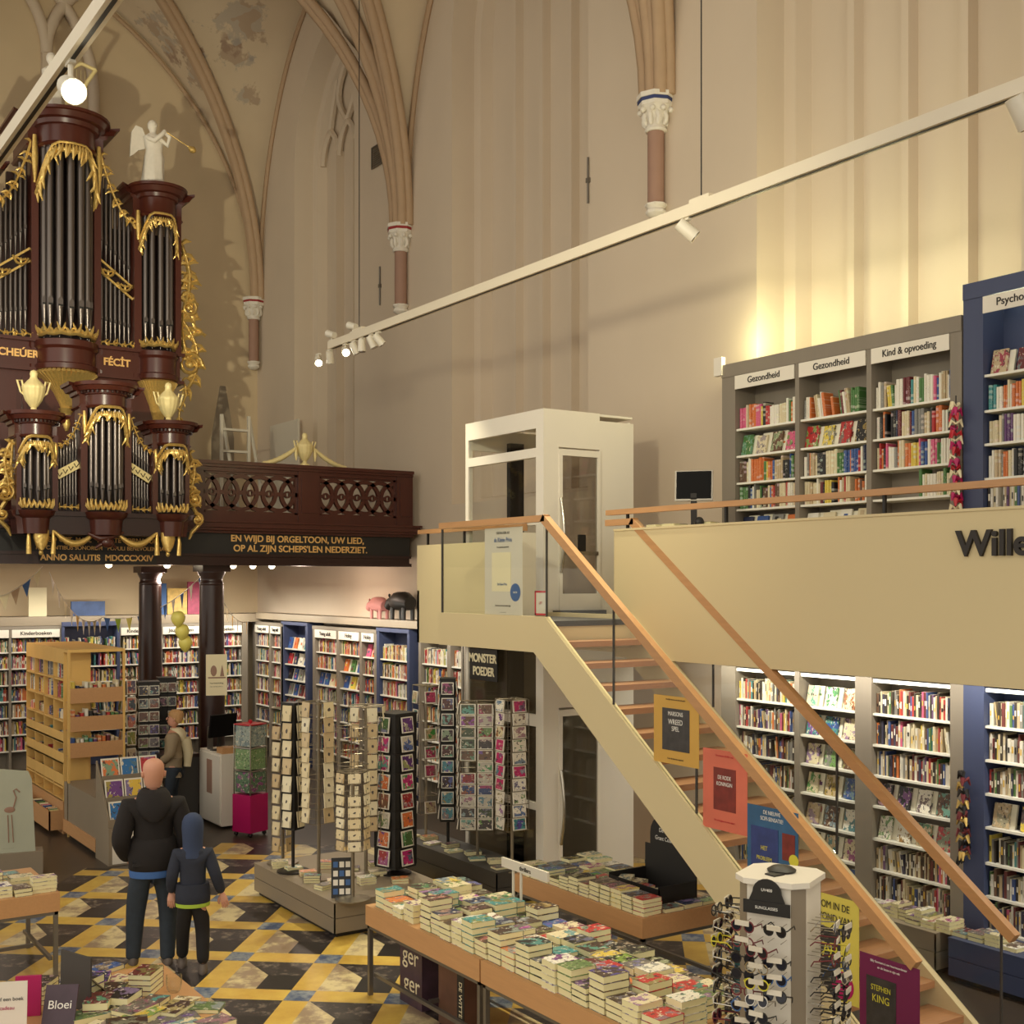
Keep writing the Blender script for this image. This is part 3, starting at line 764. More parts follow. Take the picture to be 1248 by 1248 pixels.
def spiral(m, cx, cz, r, y, turns=1.6, dirn=1, a0=0, w=.03):
    n = 22; P = []
    for i in range(n+1):
        a = a0+dirn*turns*2*PI*i/n; rr = r*(1-.85*i/n); P.append((cx+rr*math.cos(a), y-.015*math.sin(PI*i/n), cz+rr*math.sin(a)))
    m.tube(P, [w*(1-.5*i/n) for i in range(n+1)], 6); m.ell((cx, y-.02, cz), w*1.5, w, w*1.5, 8)
def swag(m, cx, cz, hw, y, sx=1):
    m.tube([(x, y, z) for x, z in arcpts(cx-hw, cz, cx+hw, cz, -.5*hw, 10)], .03, 6)

# ------------------------------------------------------------------ main organ case
OC = 4.57; OY = 18.7
org = thing('pipe_organ', 'tall mahogany pipe organ with gilded carving behind the smaller front organ', 'organ', (OC, OY+.6, 4.3))
TW = .39; T2 = 1.37; T2R = .255
zb = 6.95; zc1 = 9.78; zs1 = 9.02
m = MB()
m.box(OC-1.55, OC+1.55, OY+.02, OY+1.3, 4.3, 6.55)                      # lower case
m.box(OC-1.72, OC+1.72, OY-.02, OY+1.3, 6.55, 6.93)                      # impost band
for a, b in ((-1.5,-.7),(-.62,.62),(.7,1.5)): m.box(OC+a, OC+b, OY-.03, OY+.03, 5.2, 6.4); 
for z, o_ in ((6.50,.03),(6.93,.04)): m.box(OC-1.74-o_, OC+1.74+o_, OY-.04-o_, OY+1.3, z, z+.05)
m.build('lower_case', M['mahog'], org, True)
m = MB()
m.box(OC-1.72, OC+1.72, OY+.42, OY+.5, 6.95, 8.9); m.box(OC-.5, OC+.5, OY+.42, OY+.5, 8.9, 10.0)
for sx in (-1,1): m.box(OC+sx*.5, OC+sx*.75, OY+.42, OY+.5, 8.8, 9.5)
m.build('back_board', M['mahogd'], org, True)
m = MB()
posts = [(.40,.50,zc1+.1),(1.0,1.11,zs1+.1),(1.64,1.73,zs1+.1)]
for a, b, z in posts:
    for sx in (-1, 1): m.box(OC+sx*a, OC+sx*b, OY-.05, OY+.42, 6.95, z)
m.build('post', M['mahog'], org, True)
m = MB(); entab(m, OC, OY, .52, TW, 1.0, [(zc1,.02),(zc1+.03,.05),(zc1+.06,.02),(zc1+.30,.02),(zc1+.31,.07),(zc1+.37,.09),(zc1+.38,.16),(zc1+.45,.20),(zc1+.46,.24),(zc1+.50,.24)])
m.build('cornice', M['mahog'], org, True, smooth=35)
for sx in (-1, 1):
    m = MB(); entab(m, OC+sx*T2, OY, .36, T2R, .9, [(zs1,.02),(zs1+.03,.04),(zs1+.06,.02),(zs1+.28,.02),(zs1+.29,.05),(zs1+.34,.07),(zs1+.35,.13),(zs1+.42,.17),(zs1+.43,.20),(zs1+.47,.20)])
    m.build('cornice', M['mahog'], org, True, smooth=35)
m = MB(); entab(m, OC, OY, .46, TW, .4, [(6.5,.0),(6.53,.06),(6.6,.06),(6.62,.03),(6.82,.03),(6.86,.07),(6.95,.07)])
for sx in (-1, 1): entab(m, OC+sx*T2, OY, .33, T2R, .4, [(6.5,.0),(6.53,.05),(6.6,.05),(6.62,.02),(6.84,.02),(6.88,.05),(6.95,.05)])
m.build('impost', M['mahog'], org, True, smooth=35)
for cx, r, z0, z1 in ((OC, TW, 5.95, 6.5), (OC+T2, T2R, 5.75, 6.5), (OC-T2, T2R, 5.75, 6.5)):
    m = MB(); n = 21
    for i in range(n):
        a = -PI*i/(n-1); ca, sa = math.cos(a), math.sin(a)
        m.tube([(cx+r*q*ca, OY+r*q*sa, z0+(z1-z0)*h) for q, h in ((.16,0),(.22,.2),(.42,.5),(.75,.82),(1.12,1.0))], [.02,.035,.04,.05,.035], 5)
    m.lathe([(.02,-.3),(.06,-.2),(.04,-.1),(.09,-.02),(.12,.03)], cx, OY-.03, z0, 12)
    m.build('gilt_corbel', M['gold'], org, True, smooth=60)
# pipes
def addpipe(par, x, y, z0, z1, r, foot):
    m = MB(); pipe(m, 0, 0, 0, z1-z0, r, foot); o = m.build('pipe', [M['pipe'], M['piped']], None, smooth=40)
    o.parent = par; L = ROOTM[par.name].translation; o.location = (x-L.x, y-L.y, z0-L.z); return o
for k_, f in enumerate((-1,-.72,-.36,0,.36,.72,1)):
    a = -PI/2+f*PI*.40; addpipe(org, OC+(TW-.05)*math.cos(a), OY+(TW-.07)*math.sin(a)+.04, 7.0, zc1+.02, .058, .42+.06*abs(f))
for sx in (-1, 1):
    for f in (-1,-.5,0,.5,1):
        a = -PI/2+f*PI*.38; addpipe(org, OC+sx*T2+(T2R-.045)*math.cos(a), OY+(T2R-.06)*math.sin(a)+.04, 7.0, zs1+.02, .044, .34+.05*abs(f))
    for tier, zz0, zz1 in ((0, 7.0, None), (1, None, None)):
        for i in range(7):
            f = i/6.0; x = OC+sx*(.55+.41*f)
            if tier == 0: z0 = 7.0; z1 = 8.15-.35*f-.02
            else: z0 = 8.3-.38*f; z1 = 9.75-.75*f-.12*math.sin(PI*f)
            addpipe(org, x, OY+.12, z0, z1, .028, .40-.08*f if tier == 0 else .30)
# gilding
g = MB()
for i in range(15):
    a = -PI*(i+.0)/14
m = MB()
def hood(m, cx, r, y, ztop, drop, seed):
    P = []
    for i in range(15):
        a = -PI*i/14; f = abs(math.cos(a)); zz_ = ztop-.10-drop*max(0, (f-.45)/.55)**2.2
        P.append((cx+(r+.03)*math.cos(a), y+(r+.03)*math.sin(a), zz_))
    m.tube(P, .04 if r > .3 else .03, 6)
    rnd = random.Random(seed)
    for i in range(len(P)-1):
        p = Vector(P[i]); q = Vector(P[i+1])
        for s_ in (0,.5):
            b = p.lerp(q, s_); q_ = 1 if r > .3 else .62; L = (.11+.06*rnd.random())*q_; dx_ = rnd.uniform(-.07,.07)*q_; m.tube([b+Vector((0,0,.08*q_)), b+Vector((dx_*.3,-.02,0)), b+Vector((dx_,-.01,-L*.6)), b+Vector((dx_*1.6,.0,-L))], [.016*q_,.03*q_,.02*q_,.006], 5)
    m.tube([(a_, b_, c_+.11) for a_, b_, c_ in P], .02, 5)
hood(m, OC, TW+.01, OY, zc1+.02, .62, 1); m.build('gilt_carving', M['gold'], org, True, smooth=60)
for sx in (-1, 1):
    m = MB(); hood(m, OC+sx*T2, T2R+.01, OY, zs1+.02, .45, 2); m.build('gilt_carving', M['gold'], org, True, smooth=60)
    m = MB(); P = [(OC+sx*(.5+.52*i/12.0), 9.85-.95*(1-(1-i/12.0)**2.0)) for i in range(13)]
    leafy(m, P, .13, OY-.03, 5); m.tube([(OC+sx*.46, OY-.07, 9.95),(OC+sx*.46,OY-.08,9.6),(OC+sx*.46,OY-.07,9.25)], [.03,.05,.02], 6)
    m.tube([(OC+sx*1.05, OY-.07, 9.1),(OC+sx*1.05,OY-.08,8.85),(OC+sx*1.05,OY-.07,8.65)], [.03,.045,.02], 6)
    m.build('gilt_carving', M['gold'], org, True, smooth=60)
    m = MB()
    for dz in (.09, -.09): m.bar((OC+sx*.5,OY+.06,8.22+dz),(OC+sx*1.01,OY+.06,7.84+dz),.03,.03)
    for f in (.25, .75):
        cx = OC+sx*(.5+.51*f); cz = 8.22-.38*f
        m.tube([(cx-.11, OY+.05, cz+.05+sx*.0),(cx-.06,OY+.04,cz-.05),(cx,OY+.03,cz-.07),(cx+.06,OY+.04,cz-.05),(cx+.11,OY+.05,cz+.03)], .022, 6)
        m.tube([(cx-.07,OY+.04,cz+.03),(cx,OY+.03,cz-.01),(cx+.07,OY+.04,cz+.02)], .018, 6); m.ell((cx,OY+.03,cz-.02),.02,.02,.05,8)
    m.build('gilt_band', M['gold'], org, True, smooth=60)
    for a, b in ((.5,1.0),):
        m = MB(); leafy(m, [(OC+sx*(a+(b-a)*i/8.0), 7.03+.02*math.sin(i*2)) for i in range(9)], .09, OY-.02, 7); m.build('gilt_foot_carving', M['gold'], org, True, smooth=60)
    m = MB()
    P = [(OC+sx*T2+T2R*math.cos(-PI*i/9), OY-.02+T2R*math.sin(-PI*i/9), 7.03+.02*(i % 2)) for i in range(10)]; m.tube(P, .035, 6)
    for i_, p in enumerate(P):
        for q_ in (-1,1): m.tube([(p[0],p[1]-.02,p[2]),(p[0]+q_*.03,p[1]-.03,p[2]+.05),(p[0]+q_*.05,p[1]-.01,p[2]+.07+.04*(i_ % 2))],[.02,.018,.006],5)
    m.build('gilt_foot_carving', M['gold'], org, True, smooth=60)
    # carved wing
    m = MB(); x0 = OC+sx*1.76
    leafy(m, [(x0+sx*(.03+.10*math.sin(i*.5)+.012*i), 8.75-.15*i) for i in range(13)], .24, OY+.15, 11)
    leafy(m, [(x0+sx*(.12+.02*i), 8.3-.12*i) for i in range(9)], .2, OY+.18, 17)
    leafy(m, [(x0+sx*(.30-.01*(i-5)**2*1.0), 7.55-.12*i) for i in range(10)], .2, OY+.15, 12)
    spiral(m, x0+sx*.17, 6.85, .20, OY+.13, 1.8, sx, 0, .04); spiral(m, x0+sx*.15, 7.75, .13, OY+.13, 1.5, -sx, 1, .03)
    leafy(m, [(x0+sx*(.05+.06*math.sin(i)), 6.6-.12*i) for i in range(7)], .12, OY+.13, 13)
    m.build('gilt_wing', M['gold'], org, True, smooth=60)
m = MB(); P = [(OC+TW*math.cos(-PI*i/11), OY-.03+TW*math.sin(-PI*i/11), 7.03+.02*(i % 2)) for i in range(12)]; m.tube(P, .04, 6)
for i_, p in enumerate(P):
    for q_ in (-1,1): m.tube([(p[0],p[1]-.02,p[2]),(p[0]+q_*.035,p[1]-.03,p[2]+.06),(p[0]+q_*.06,p[1]-.01,p[2]+.09+.05*(i_ % 2))],[.024,.02,.006],5)
m.build('gilt_foot_carving', M['gold'], org, True, smooth=60)
text('F.C.SCHE\u00daER', .15, 'textg', org, (OC-.83, OY-.035, 6.74), (PI/2,0,0), bold=.005, world=True)
text('F\u00c9C\u0130T', .15, 'textg', org, (OC+.74, OY-.035, 6.74), (PI/2,0,0), bold=.005, world=True)

# statues
def statue(label, loc, rz, harp=False):
    s = thing('white_statue', label, 'statue', loc, rz)
    m = MB(); rings = []
    prof = [(.17,.13,0,0),(.19,.14,.02,0),(.17,.13,.15,0),(.155,.12,.35,.01),(.15,.115,.5,.02),(.13,.10,.62,.02),(.145,.11,.74,.01),(.15,.10,.82,0),(.09,.07,.87,0),(.045,.045,.90,0),(.05,.05,.93,0),(.068,.075,.98,-.01),(.07,.08,1.03,-.01),(.05,.06,1.08,-.01),(.015,.02,1.10,-.01)]
    for i, (rx, ry, z, dx) in enumerate(prof):
        fa = .10 if z < .6 else 0
        rings.append([(dx+rx*(1+fa*math.sin(7*2*PI*k/28+z*5))*math.cos(2*PI*k/28), ry*(1+fa*math.sin(7*2*PI*k/28+z*5))*math.sin(2*PI*k/28), z) for k in range(28)])
    m.loft(rings)
    m.tube([(.10,-.06,.80),(.2,-.1,.72),(.22,-.14,.84),(.12,-.12,.92)], [.045,.04,.035,.03], 8)
    m.tube([(-.10,-.05,.80),(-.02,-.15,.74),(.1,-.17,.86),(.14,-.14,.92)], [.045,.04,.035,.03], 8)
    m.ell((.02,-.09,.985),.012,.02,.014,6); m.ell((.0,.02,1.04),.078,.082,.05,10)
    m.build('figure', M['stone_white'], s, smooth=60)
    if not harp:
        m = MB(); W = [(-.06,.80),(-.14,.98),(-.24,1.0),(-.30,.9),(-.32,.7),(-.33,.5),(-.27,.55),(-.2,.62),(-.1,.66)]
        m.prism(W, 'xz', .08, .12); m.build('wing', M['stone_white'], s, smooth=30)
        m = MB(); m.cyl((.12,-.14,.93),(.5,-.2,.73),.008,.008,8); m.cyl((.5,-.2,.73),(.56,-.21,.69),.02,.06,10); m.ell((.56,-.21,.69),.06,.05,.05,8); m.build('trumpet', M['gold'], s, smooth=50)
    else:
        m = MB(); m.tube([(.2,-.1,.1),(.5,-.1,.75),(.62,-.1,.95)], .03, 8); m.tube([(.62,-.1,.95),(.4,-.1,1.0),(.2,-.1,.85),(.15,-.1,.95)], .03, 8); m.tube([(.15,-.1,.95),(.18,-.1,.5),(.2,-.1,.1)], .022, 8)
        for i in range(6): m.cyl((.22+.06*i,-.1,.2+.12*i),(.22+.06*i,-.1,.9),.003,.003,4)
        m.build('harp', M['goldl'], s, smooth=50)
    return s
statue('white winged statue blowing a gold trumpet on the right organ tower', (OC+T2-.04, OY+.1, zs1+.47), 0)
statue('white statue with a gilt harp high on the centre organ tower', (OC-.12, OY+.35, zc1+.5), 0, True)

# ------------------------------------------------------------------ small front organ
RY = 16.45; RC = 4.53
rp = thing('front_organ', 'smaller mahogany organ case with three towers hung on the gallery railing', 'organ', (RC, RY+.2, 4.0))
B = 4.33; ZC = 5.70; ZSd = 5.26; TS = .886
m = MB()
m.box(RC-1.06, RC+1.06, RY+.24, RY+.30, B, 5.2); m.box(RC-.3, RC+.3, RY+.24, RY+.3, 5.2, 5.75)
m.box(RC-1.02, RC+1.02, RY-.02, GY-.17, B-.3, B-.04); m.box(RC-1.14, RC+1.14, RY-.06, GY-.17, B-.06, B)
m.build('case', M['mahogd'], rp, True)
m = MB(); entab(m, RC, RY, .28, .24, .37, [(B-.3,-.04),(B-.1,-.02),(B-.06,.03),(B,.05)])
for sx in (-1,1): entab(m, RC+sx*TS, RY, .26, .19, .37, [(B-.3,-.04),(B-.1,-.02),(B-.06,.03),(B,.05)])
m.build('base_moulding', M['mahog'], rp, True, smooth=35)
m = MB()
for a, b, z in ((.245,.33,ZC+.05),(.62,.69,ZSd+.05),(1.07,1.13,ZSd+.05)):
    for sx in (-1,1): m.box(RC+sx*a, RC+sx*b, RY-.04, RY+.28, B, z)
m.build('post', M['mahog'], rp, True)
def corn(cx, hw, r, z, big):
    m = MB(); entab(m, cx, RY, hw, r, .37, [(z,.01),(z+.02,.03),(z+.04,.01),(z+.17,.01),(z+.18,.04),(z+.22,.05),(z+.225,.10),(z+.28,.13),(z+.285,.16),(z+.33,.17)])
    c = m.build('cornice', M['mahog'], rp, True, smooth=35)
    m = MB()
    for i in range(17):
        a = -PI*i/16; m.mbox(Matrix.Translation((cx+(r+.07)*math.cos(a), RY+(r+.07)*math.sin(a), z+.205)) @ Matrix.Rotation(a, 4, 'Z'), .03, .025, .03)
    m.build('dentils', M['mahogd'], rp, True)
corn(RC, .33, .245, ZC, 1)
for sx in (-1,1): corn(RC+sx*TS, .25, .19, ZSd, 0)
for f in (-1,-.66,-.33,0,.33,.66,1):
    a = -PI/2+f*PI*.40; addpipe(rp, RC+.205*math.cos(a), RY+.20*math.sin(a)+.03, B+.02, ZC+.01, .033, .26+.05*abs(f))
for sx in (-1,1):
    for f in (-1,-.5,0,.5,1):
        a = -PI/2+f*PI*.38; addpipe(rp, RC+sx*TS+.155*math.cos(a), RY+.15*math.sin(a)+.03, B+.02, ZSd+.01, .029, .22+.04*abs(f))
    for i in range(7):
        f = i/6.0; x = RC+sx*(.36+.23*f)
        addpipe(rp, x, RY+.1, B+.02, 4.90-.16*f, .017, .2-.04*f); addpipe(rp, x, RY+.1, 5.0-.17*f, 5.55-.36*math.sin(f*PI/2), .017, .16)
    m = MB(); hood(m, RC+sx*TS, .19, RY, ZSd, .22, 3); m.build('gilt_carving', M['gold'], rp, True, smooth=60)
    m = MB(); leafy(m, [(RC+sx*(.33+.3*i/9.0), 5.60-.42*(1-(1-i/9.0)**2.2)) for i in range(10)], .07, RY-.03, 21)
    m.tube([(RC+sx*.29,RY-.06,5.66),(RC+sx*.29,RY-.07,5.5),(RC+sx*.29,RY-.06,5.35)], [.02,.035,.015], 6)
    m.tube([(RC+sx*.655,RY-.06,5.2),(RC+sx*.655,RY-.07,5.1),(RC+sx*.655,RY-.06,4.98)], [.02,.03,.012], 6)
    m.build('gilt_carving', M['gold'], rp, True, smooth=60)
    m = MB(); m.bar((RC+sx*.335,RY+.05,4.97),(RC+sx*.615,RY+.05,4.80),.02,.11); b_ = m.build('gilt_band', M['goldl'], rp, True)
    m = MB()
    for i in range(4):
        f = (i+.5)/4; m.tube([(RC+sx*(.335+.28*f)-.03,RY+.035,4.97-.17*f+.02),(RC+sx*(.335+.28*f),RY+.035,4.97-.17*f-.03),(RC+sx*(.335+.28*f)+.03,RY+.035,4.97-.17*f+.02)],.007,5)
    m.build('band_ornament', M['mahogd'], b_, True)
    for cx, r in ((RC+sx*TS, .19), (RC+sx*.475, 0)):
        m = MB()
        if r:
            for i in range(10):
                a = -PI*i/9; b_x, b_y, b_z = cx+r*math.cos(a), RY-.02+r*math.sin(a), B+.03
                for q_ in (-1,1): m.tube([(b_x,b_y,b_z),(b_x+q_*.02,b_y-.015,b_z+.05),(b_x+q_*.03,b_y,b_z+.08+.05*abs(math.cos(a)))],[.018,.017,.006],5)
        else: leafy(m, [(cx-.12+.24*i/6, B+.06) for i in range(7)], .06, RY-.02, 8)
        m.build('gilt_foot_carving', M['gold'], rp, True, smooth=60)
    m = MB(); x0 = RC+sx*1.15
    leafy(m, [(x0+sx*(.02+.05*math.sin(i*.7)+.012*i), 5.2-.09*i) for i in range(8)], .16, RY+.1, 31)
    leafy(m, [(x0+sx*(.05+.012*i), 4.95-.08*i) for i in range(7)], .13, RY+.12, 37)
    spiral(m, x0+sx*.10, 4.56, .12, RY+.08, 1.8, sx, 1, .028); spiral(m, x0+sx*.13, 4.28, .09, RY+.08, 1.4, -sx, 2, .024)
    m.tube([(x0+sx*.08,RY+.1,4.45),(x0+sx*.2,RY+.1,4.25),(x0+sx*.06,RY+.1,4.1),(x0+sx*.02,RY+.1,4.0)], [.03,.035,.03,.012], 6)
    m.tube([(x0,RY+.1,4.6),(x0+sx*.02,RY+.1,4.9),(x0,RY+.1,5.24)], .02, 6)
    m.build('gilt_wing', M['gold'], rp, True, smooth=60)
    # lambrequin and festoon below
    m = MB(); cx = RC+sx*.83
    m.box(cx-.16, cx+.16, RY+.0, RY+.05, 3.99+.08, 4.12); m.loft([[(cx+r*math.cos(a), RY-.02+.06*math.sin(a)-.02, z) for a in [2*PI*k/10 for k in range(10)]] for r, z in ((.1,4.08),(.10,3.98),(.07,3.88),(.03,3.82))])
    for q in (-1,1): m.tube([(cx+q*.15,RY-.03,4.08),(cx+q*.155,RY-.04,3.93),(cx+q*.15,RY-.03,3.77)], [.015,.03,.035], 6)
    m.ell((cx,RY-.03,3.79),.03,.03,.04,6)
    n = 16; P = [(cx-sx*(.16+.52*i/n), RY-.03, 4.07-.15*math.sin(PI*i/n)-.02*i/n) for i in range(n+1)]
    m.tube(P, [.018+.028*math.sin(PI*i/n)*(1.15 if i % 2 else .9) for i in range(n+1)], 8)
    m.build('gilt_festoon', M['gold'], rp, True, smooth=60)
m = MB(); hood(m, RC, .24, RY, ZC, .34, 9); m.build('gilt_carving', M['gold'], rp, True, smooth=60)
m = MB()
for i in range(12):
    a = -PI*i/11; b_x, b_y, b_z = RC+.235*math.cos(a), RY-.02+.235*math.sin(a), B+.03
    for q_ in (-1,1): m.tube([(b_x,b_y,b_z),(b_x+q_*.022,b_y-.015,b_z+.055),(b_x+q_*.035,b_y,b_z+.09+.06*abs(math.cos(a)))],[.02,.019,.006],5)
m.build('gilt_foot_carving', M['gold'], rp, True, smooth=60)
m = MB()   # carved ribbon trophy
m.tube([(RC-.24,RY-.05,4.05),(RC-.1,RY-.09,3.98),(RC+.02,RY-.1,4.0),(RC+.22,RY-.05,4.07)], [.02,.05,.05,.02], 8)
m.tube([(RC-.14,RY-.05,3.86),(RC,RY-.1,3.97),(RC+.12,RY-.05,3.86)], [.02,.05,.02], 8); m.ell((RC,RY-.1,3.93),.09,.05,.07,10)
m.build('carved_ribbon', M['mahog'], rp, True, smooth=60)
urn('fluted gilt urn on the left tower of the smaller organ', (RC-TS, RY+.12, ZSd+.33), .82)
urn('fluted gilt urn on the right tower of the smaller organ', (RC+TS, RY+.12, ZSd+.33), .82)

# ------------------------------------------------------------------ things on the gallery
m = MB(); Yd = 22.0
def wood_frame(lb, x, y, w_, h_):
    t = thing('stepladder', lb, 'ladder', (x, y, 4.3))
    m = MB()
    for sx in (0, w_): m.bar((sx,0,0),(sx,.0,h_),.05,.05); m.bar((sx+.0,.0,h_),(sx+.55*1.0,.4,0),.05,.04)
    m.build('side_rail', M['offwhite'], t)
    m = MB()
    for i in range(5): m.box(0, w_, -.03, .05, .25+i*.38, .29+i*.38)
    m.build('rung', M['offwhite'], t)
wood_frame('white wooden stepladder standing on the gallery behind the railing', xy(270,20.5), 20.5, .5, 2.05)
t = thing('door', 'grey door in the wall beyond the gallery', 'door', (XW, yx(352,XW), 4.3))
Ya, Yb = yx(332,XW), yx(366,XW)
MB().box(XW-.05, XW-.01, Yb, Ya, 4.3, 6.55).build('leaf', M['offwhite'], t, True)
t.name = 'door_1'; t['kind'] = 'structure'
ROOTM['door_1'] = ROOTM.get('door', Matrix())
for k_ in ('label','category'):
    if k_ in t: del t[k_]
m = MB(); m.tube([(XW-.06,Yb+.12,5.35),(XW-.10,Yb+.12,5.35),(XW-.10,Yb+.24,5.35)], .012, 6); m.box(XW-.06,XW-.05,Yb+.1,Yb+.14,5.2,5.42); m.build('handle', M['dark'], t, True)
# finial shape leaning in the corner beyond the gallery
t = thing('pointed_board', 'grey pointed wooden board leaning behind the stepladder on the gallery', 'board', (xy(272,22.6), 22.6, 4.3))
MB().prism([(-.22,0),(.22,0),(.22,1.9),(.05,2.9),(-.05,2.9),(-.22,1.9)], 'xz', 0, .05).build('board', M['midgrey'], t)

# ------------------------------------------------------------------ bookcases and shelved books
random.seed(11)
PAL = [('white',(226,220,204)),('cream',(214,200,164)),('black',(30,27,26)),('red',(176,44,44)),('blue',(48,80,140)),('navy',(34,42,72)),
 ('green',(76,120,62)),('orange',(204,110,50)),('yellow',(214,190,74)),('grey',(132,130,124)),('brown',(100,70,50)),('pink',(206,90,128)),
 ('teal',(60,134,134)),('purple',(96,58,108)),('beige',(190,168,132)),('maroon',(104,34,38))]
WTS = {'up': [20,14,6,8,5,3,5,7,6,5,3,3,3,1,8,2], 'low': [20,15,20,6,6,8,3,3,3,9,7,2,3,1,10,5], 'kid': [14,8,6,10,10,8,6,8,8,4,3,5,4,5,5,4]}
def pickc(kind): return random.choices(PAL, WTS[kind])[0]
def lc(c): v = lin(c); return (v[0], v[1], v[2], 1)
# one upright book: unit box, spine towards -Y, slot 0 cover, slot 1 pages
m = MB()
w = .5
m.add([(-.5,.06,0),(-.3,.0,0),(.3,.0,0),(.5,.06,0),(.5,1,0),(-.5,1,0),(-.5,.06,1),(-.3,.0,1),(.3,.0,1),(.5,.06,1),(.5,1,1),(-.5,1,1)],
      [(0,1,7,6),(1,2,8,7),(2,3,9,8),(3,4,10,9),(5,0,6,11)])
m.add([(-.5,.06,0),(-.3,.0,0),(.3,.0,0),(.5,.06,0),(.5,1,0),(-.5,1,0)], [(0,1,2,3,4,5)], 1)
m.add([(-.5,.06,1),(-.3,.0,1),(.3,.0,1),(.5,.06,1),(.5,1,1),(-.5,1,1)], [(0,1,2,3,4,5)], 1)
m.add([(-.5,1,0),(.5,1,0),(.5,1,1),(-.5,1,1)], [(0,1,2,3)], 1)
BOOKME = m.build('book', [M['book'], M['paper']]); bme = BOOKME.data; loc0 = BOOKME.location.copy()
for v in bme.vertices: v.co += loc0
bpy.data.objects.remove(BOOKME)
m = MB(); m.box(-.5,.5,-.06,.06,-.5,.5, 0)
o = m.build('book', [M['cover']]); 
for v in o.data.vertices: v.co += o.location
fme = o.data; bpy.data.objects.remove(o)      # face-out cover, centred, unit square
STUFF = MB(); STUFF.c = []
NB = [0]
def put_book(T, u, v, w, th, dp, h, lean, col, label, group, merge):
    """T: world matrix of the case, spine of the book at (u, v, w)"""
    X = T @ Matrix.Translation((u, v, w)) @ Matrix.Rotation(lean, 4, 'Y') @ Matrix.Diagonal((th, dp, h, 1))
    if merge:
        c = tuple(x*.8+y*.2 for x, y in zip(lin(col[1])[:3], (.16,.12,.09)))
        for a, b, cc in ((0, 1, c),):
            vs = [X @ Vector(p) for p in ((-.5,0,0),(.5,0,0),(.5,1,0),(-.5,1,0),(-.5,0,1),(.5,0,1),(.5,1,1),(-.5,1,1))]
            STUFF.add(vs, [(0,1,5,4),(1,2,6,5),(3,0,4,7)], 0, cc); STUFF.add([vs[i] for i in (4,5,6,7)], [(0,1,2,3)], 0, lin((225,215,180))[:3])
            if random.random() < .8:   # title on the spine
                z0 = random.uniform(.25,.5); z1 = z0+random.uniform(.15,.35); k = random.uniform(.22,.34)
                tcol = random.choice([(235,228,205),(30,28,26),(210,170,70),(230,225,215)])
                vs = [X @ Vector(p) for p in ((-k,-.01,z0),(k,-.01,z0),(k,-.01,z1),(-k,-.01,z1))]
                STUFF.add(vs, [(0,1,2,3)], 0, lin(tcol)[:3])
        return
    o = bpy.data.objects.new('book', bme); C0.objects.link(o); o.matrix_world = X; o.color = lc(col[1])
    o['label'] = label; o['category'] = 'book'; o['group'] = group; NB[0] += 1
def put_face(T, u, v, w, wd, h, tilt, col, label, group, merge):
    X = T @ Matrix.Translation((u, v, w)) @ Matrix.Rotation(-tilt, 4, 'X') @ Matrix.Translation((0,0,h/2)) @ Matrix.Diagonal((wd, .2, h, 1))
    if merge:
        vs = [X @ Vector(p) for p in ((-.5,-.06,-.5),(.5,-.06,-.5),(.5,.06,-.5),(-.5,.06,-.5),(-.5,-.06,.5),(.5,-.06,.5),(.5,.06,.5),(-.5,.06,.5))]
        STUFF.add(vs, [(0,1,5,4),(1,2,6,5),(3,0,4,7),(4,5,6,7)], 0, lin(col[1])[:3])
        for q in range(3):
            a, b = random.uniform(-.4,0), random.uniform(-.4,.2); e, f = a+random.uniform(.15,.4), b+random.uniform(.08,.25)
            vs = [X @ Vector(p) for p in ((a,-.07,b),(e,-.07,b),(e,-.07,f),(a,-.07,f))]; STUFF.add(vs, [(0,1,2,3)], 0, lin(random.choice(PAL)[1])[:3])
        return
    o = bpy.data.objects.new('book', fme); C0.objects.link(o); o.matrix_world = X; o.color = lc(col[1])
    o['label'] = label; o['category'] = 'book'; o['group'] = group; NB[0] += 1
def shelf_row(T, u0, u1, w, gap, kind, where, group, merge=False, mode='spine', dp0=.05, sizes=(.018,.038)):
    u = u0+.01; i = 0
    if mode == 'face':
        n = max(1, int((u1-u0)/.21)); st = (u1-u0)/n; ok = []
        for i in range(n):
            col = pickc(kind)
            for k in range(2):
                wd = random.uniform(.13,.16); h = min(gap*.78, random.uniform(.2,.24))
                if k == 0: put_face(T, u0+st*(i+.5)+.03, dp0+.06, w, wd, h, .22, ('page edge',(228,222,200)), 'pale copy standing behind the %s face-out book %s, %s' % (ORD[i], 'from the left', where), group, True)
                else: put_face(T, u0+st*(i+.5)-.02, dp0+.03, w, wd, h, .22, col, '%s face-out book, %s from left, %s' % (col[0], ORD[i], where), group, merge)
        return
    runlean = 0
    while u < u1-.02:
        if mode == 'sparse' and random.random() < .12: u += random.uniform(.05,.12); continue
        if random.random() < .035: u += random.uniform(.02,.06); runlean = random.choice([0,.1,.14])
        n = 1 if merge else random.choice([1,1,1,2,3]); col = pickc(kind); th0 = random.uniform(*sizes)*(.78 if merge else 1); h0 = random.uniform(.66,.9)*gap; dp = random.uniform(.13,.17)
        for q in range(n):
            th = th0; 
            if u+th > u1-.005: break
            put_book(T, u+th/2, dp0+random.uniform(0,.02), w, th*.95, dp, h0, -runlean if u+th+h0*runlean*1.1 < u1 else 0, col,
                '%s book, %s from left, %s' % (col[0], ORD[min(i, 39)], where), group, merge)
            u += th; i += 1
        if random.random() < .3: runlean = 0
def Tside(X, Y, z): return Matrix.Translation((X, Y, z)) @ Matrix.Rotation(-PI/2, 4, 'Z')
def Tend(X, Y, z): return Matrix.Translation((X, Y, z))
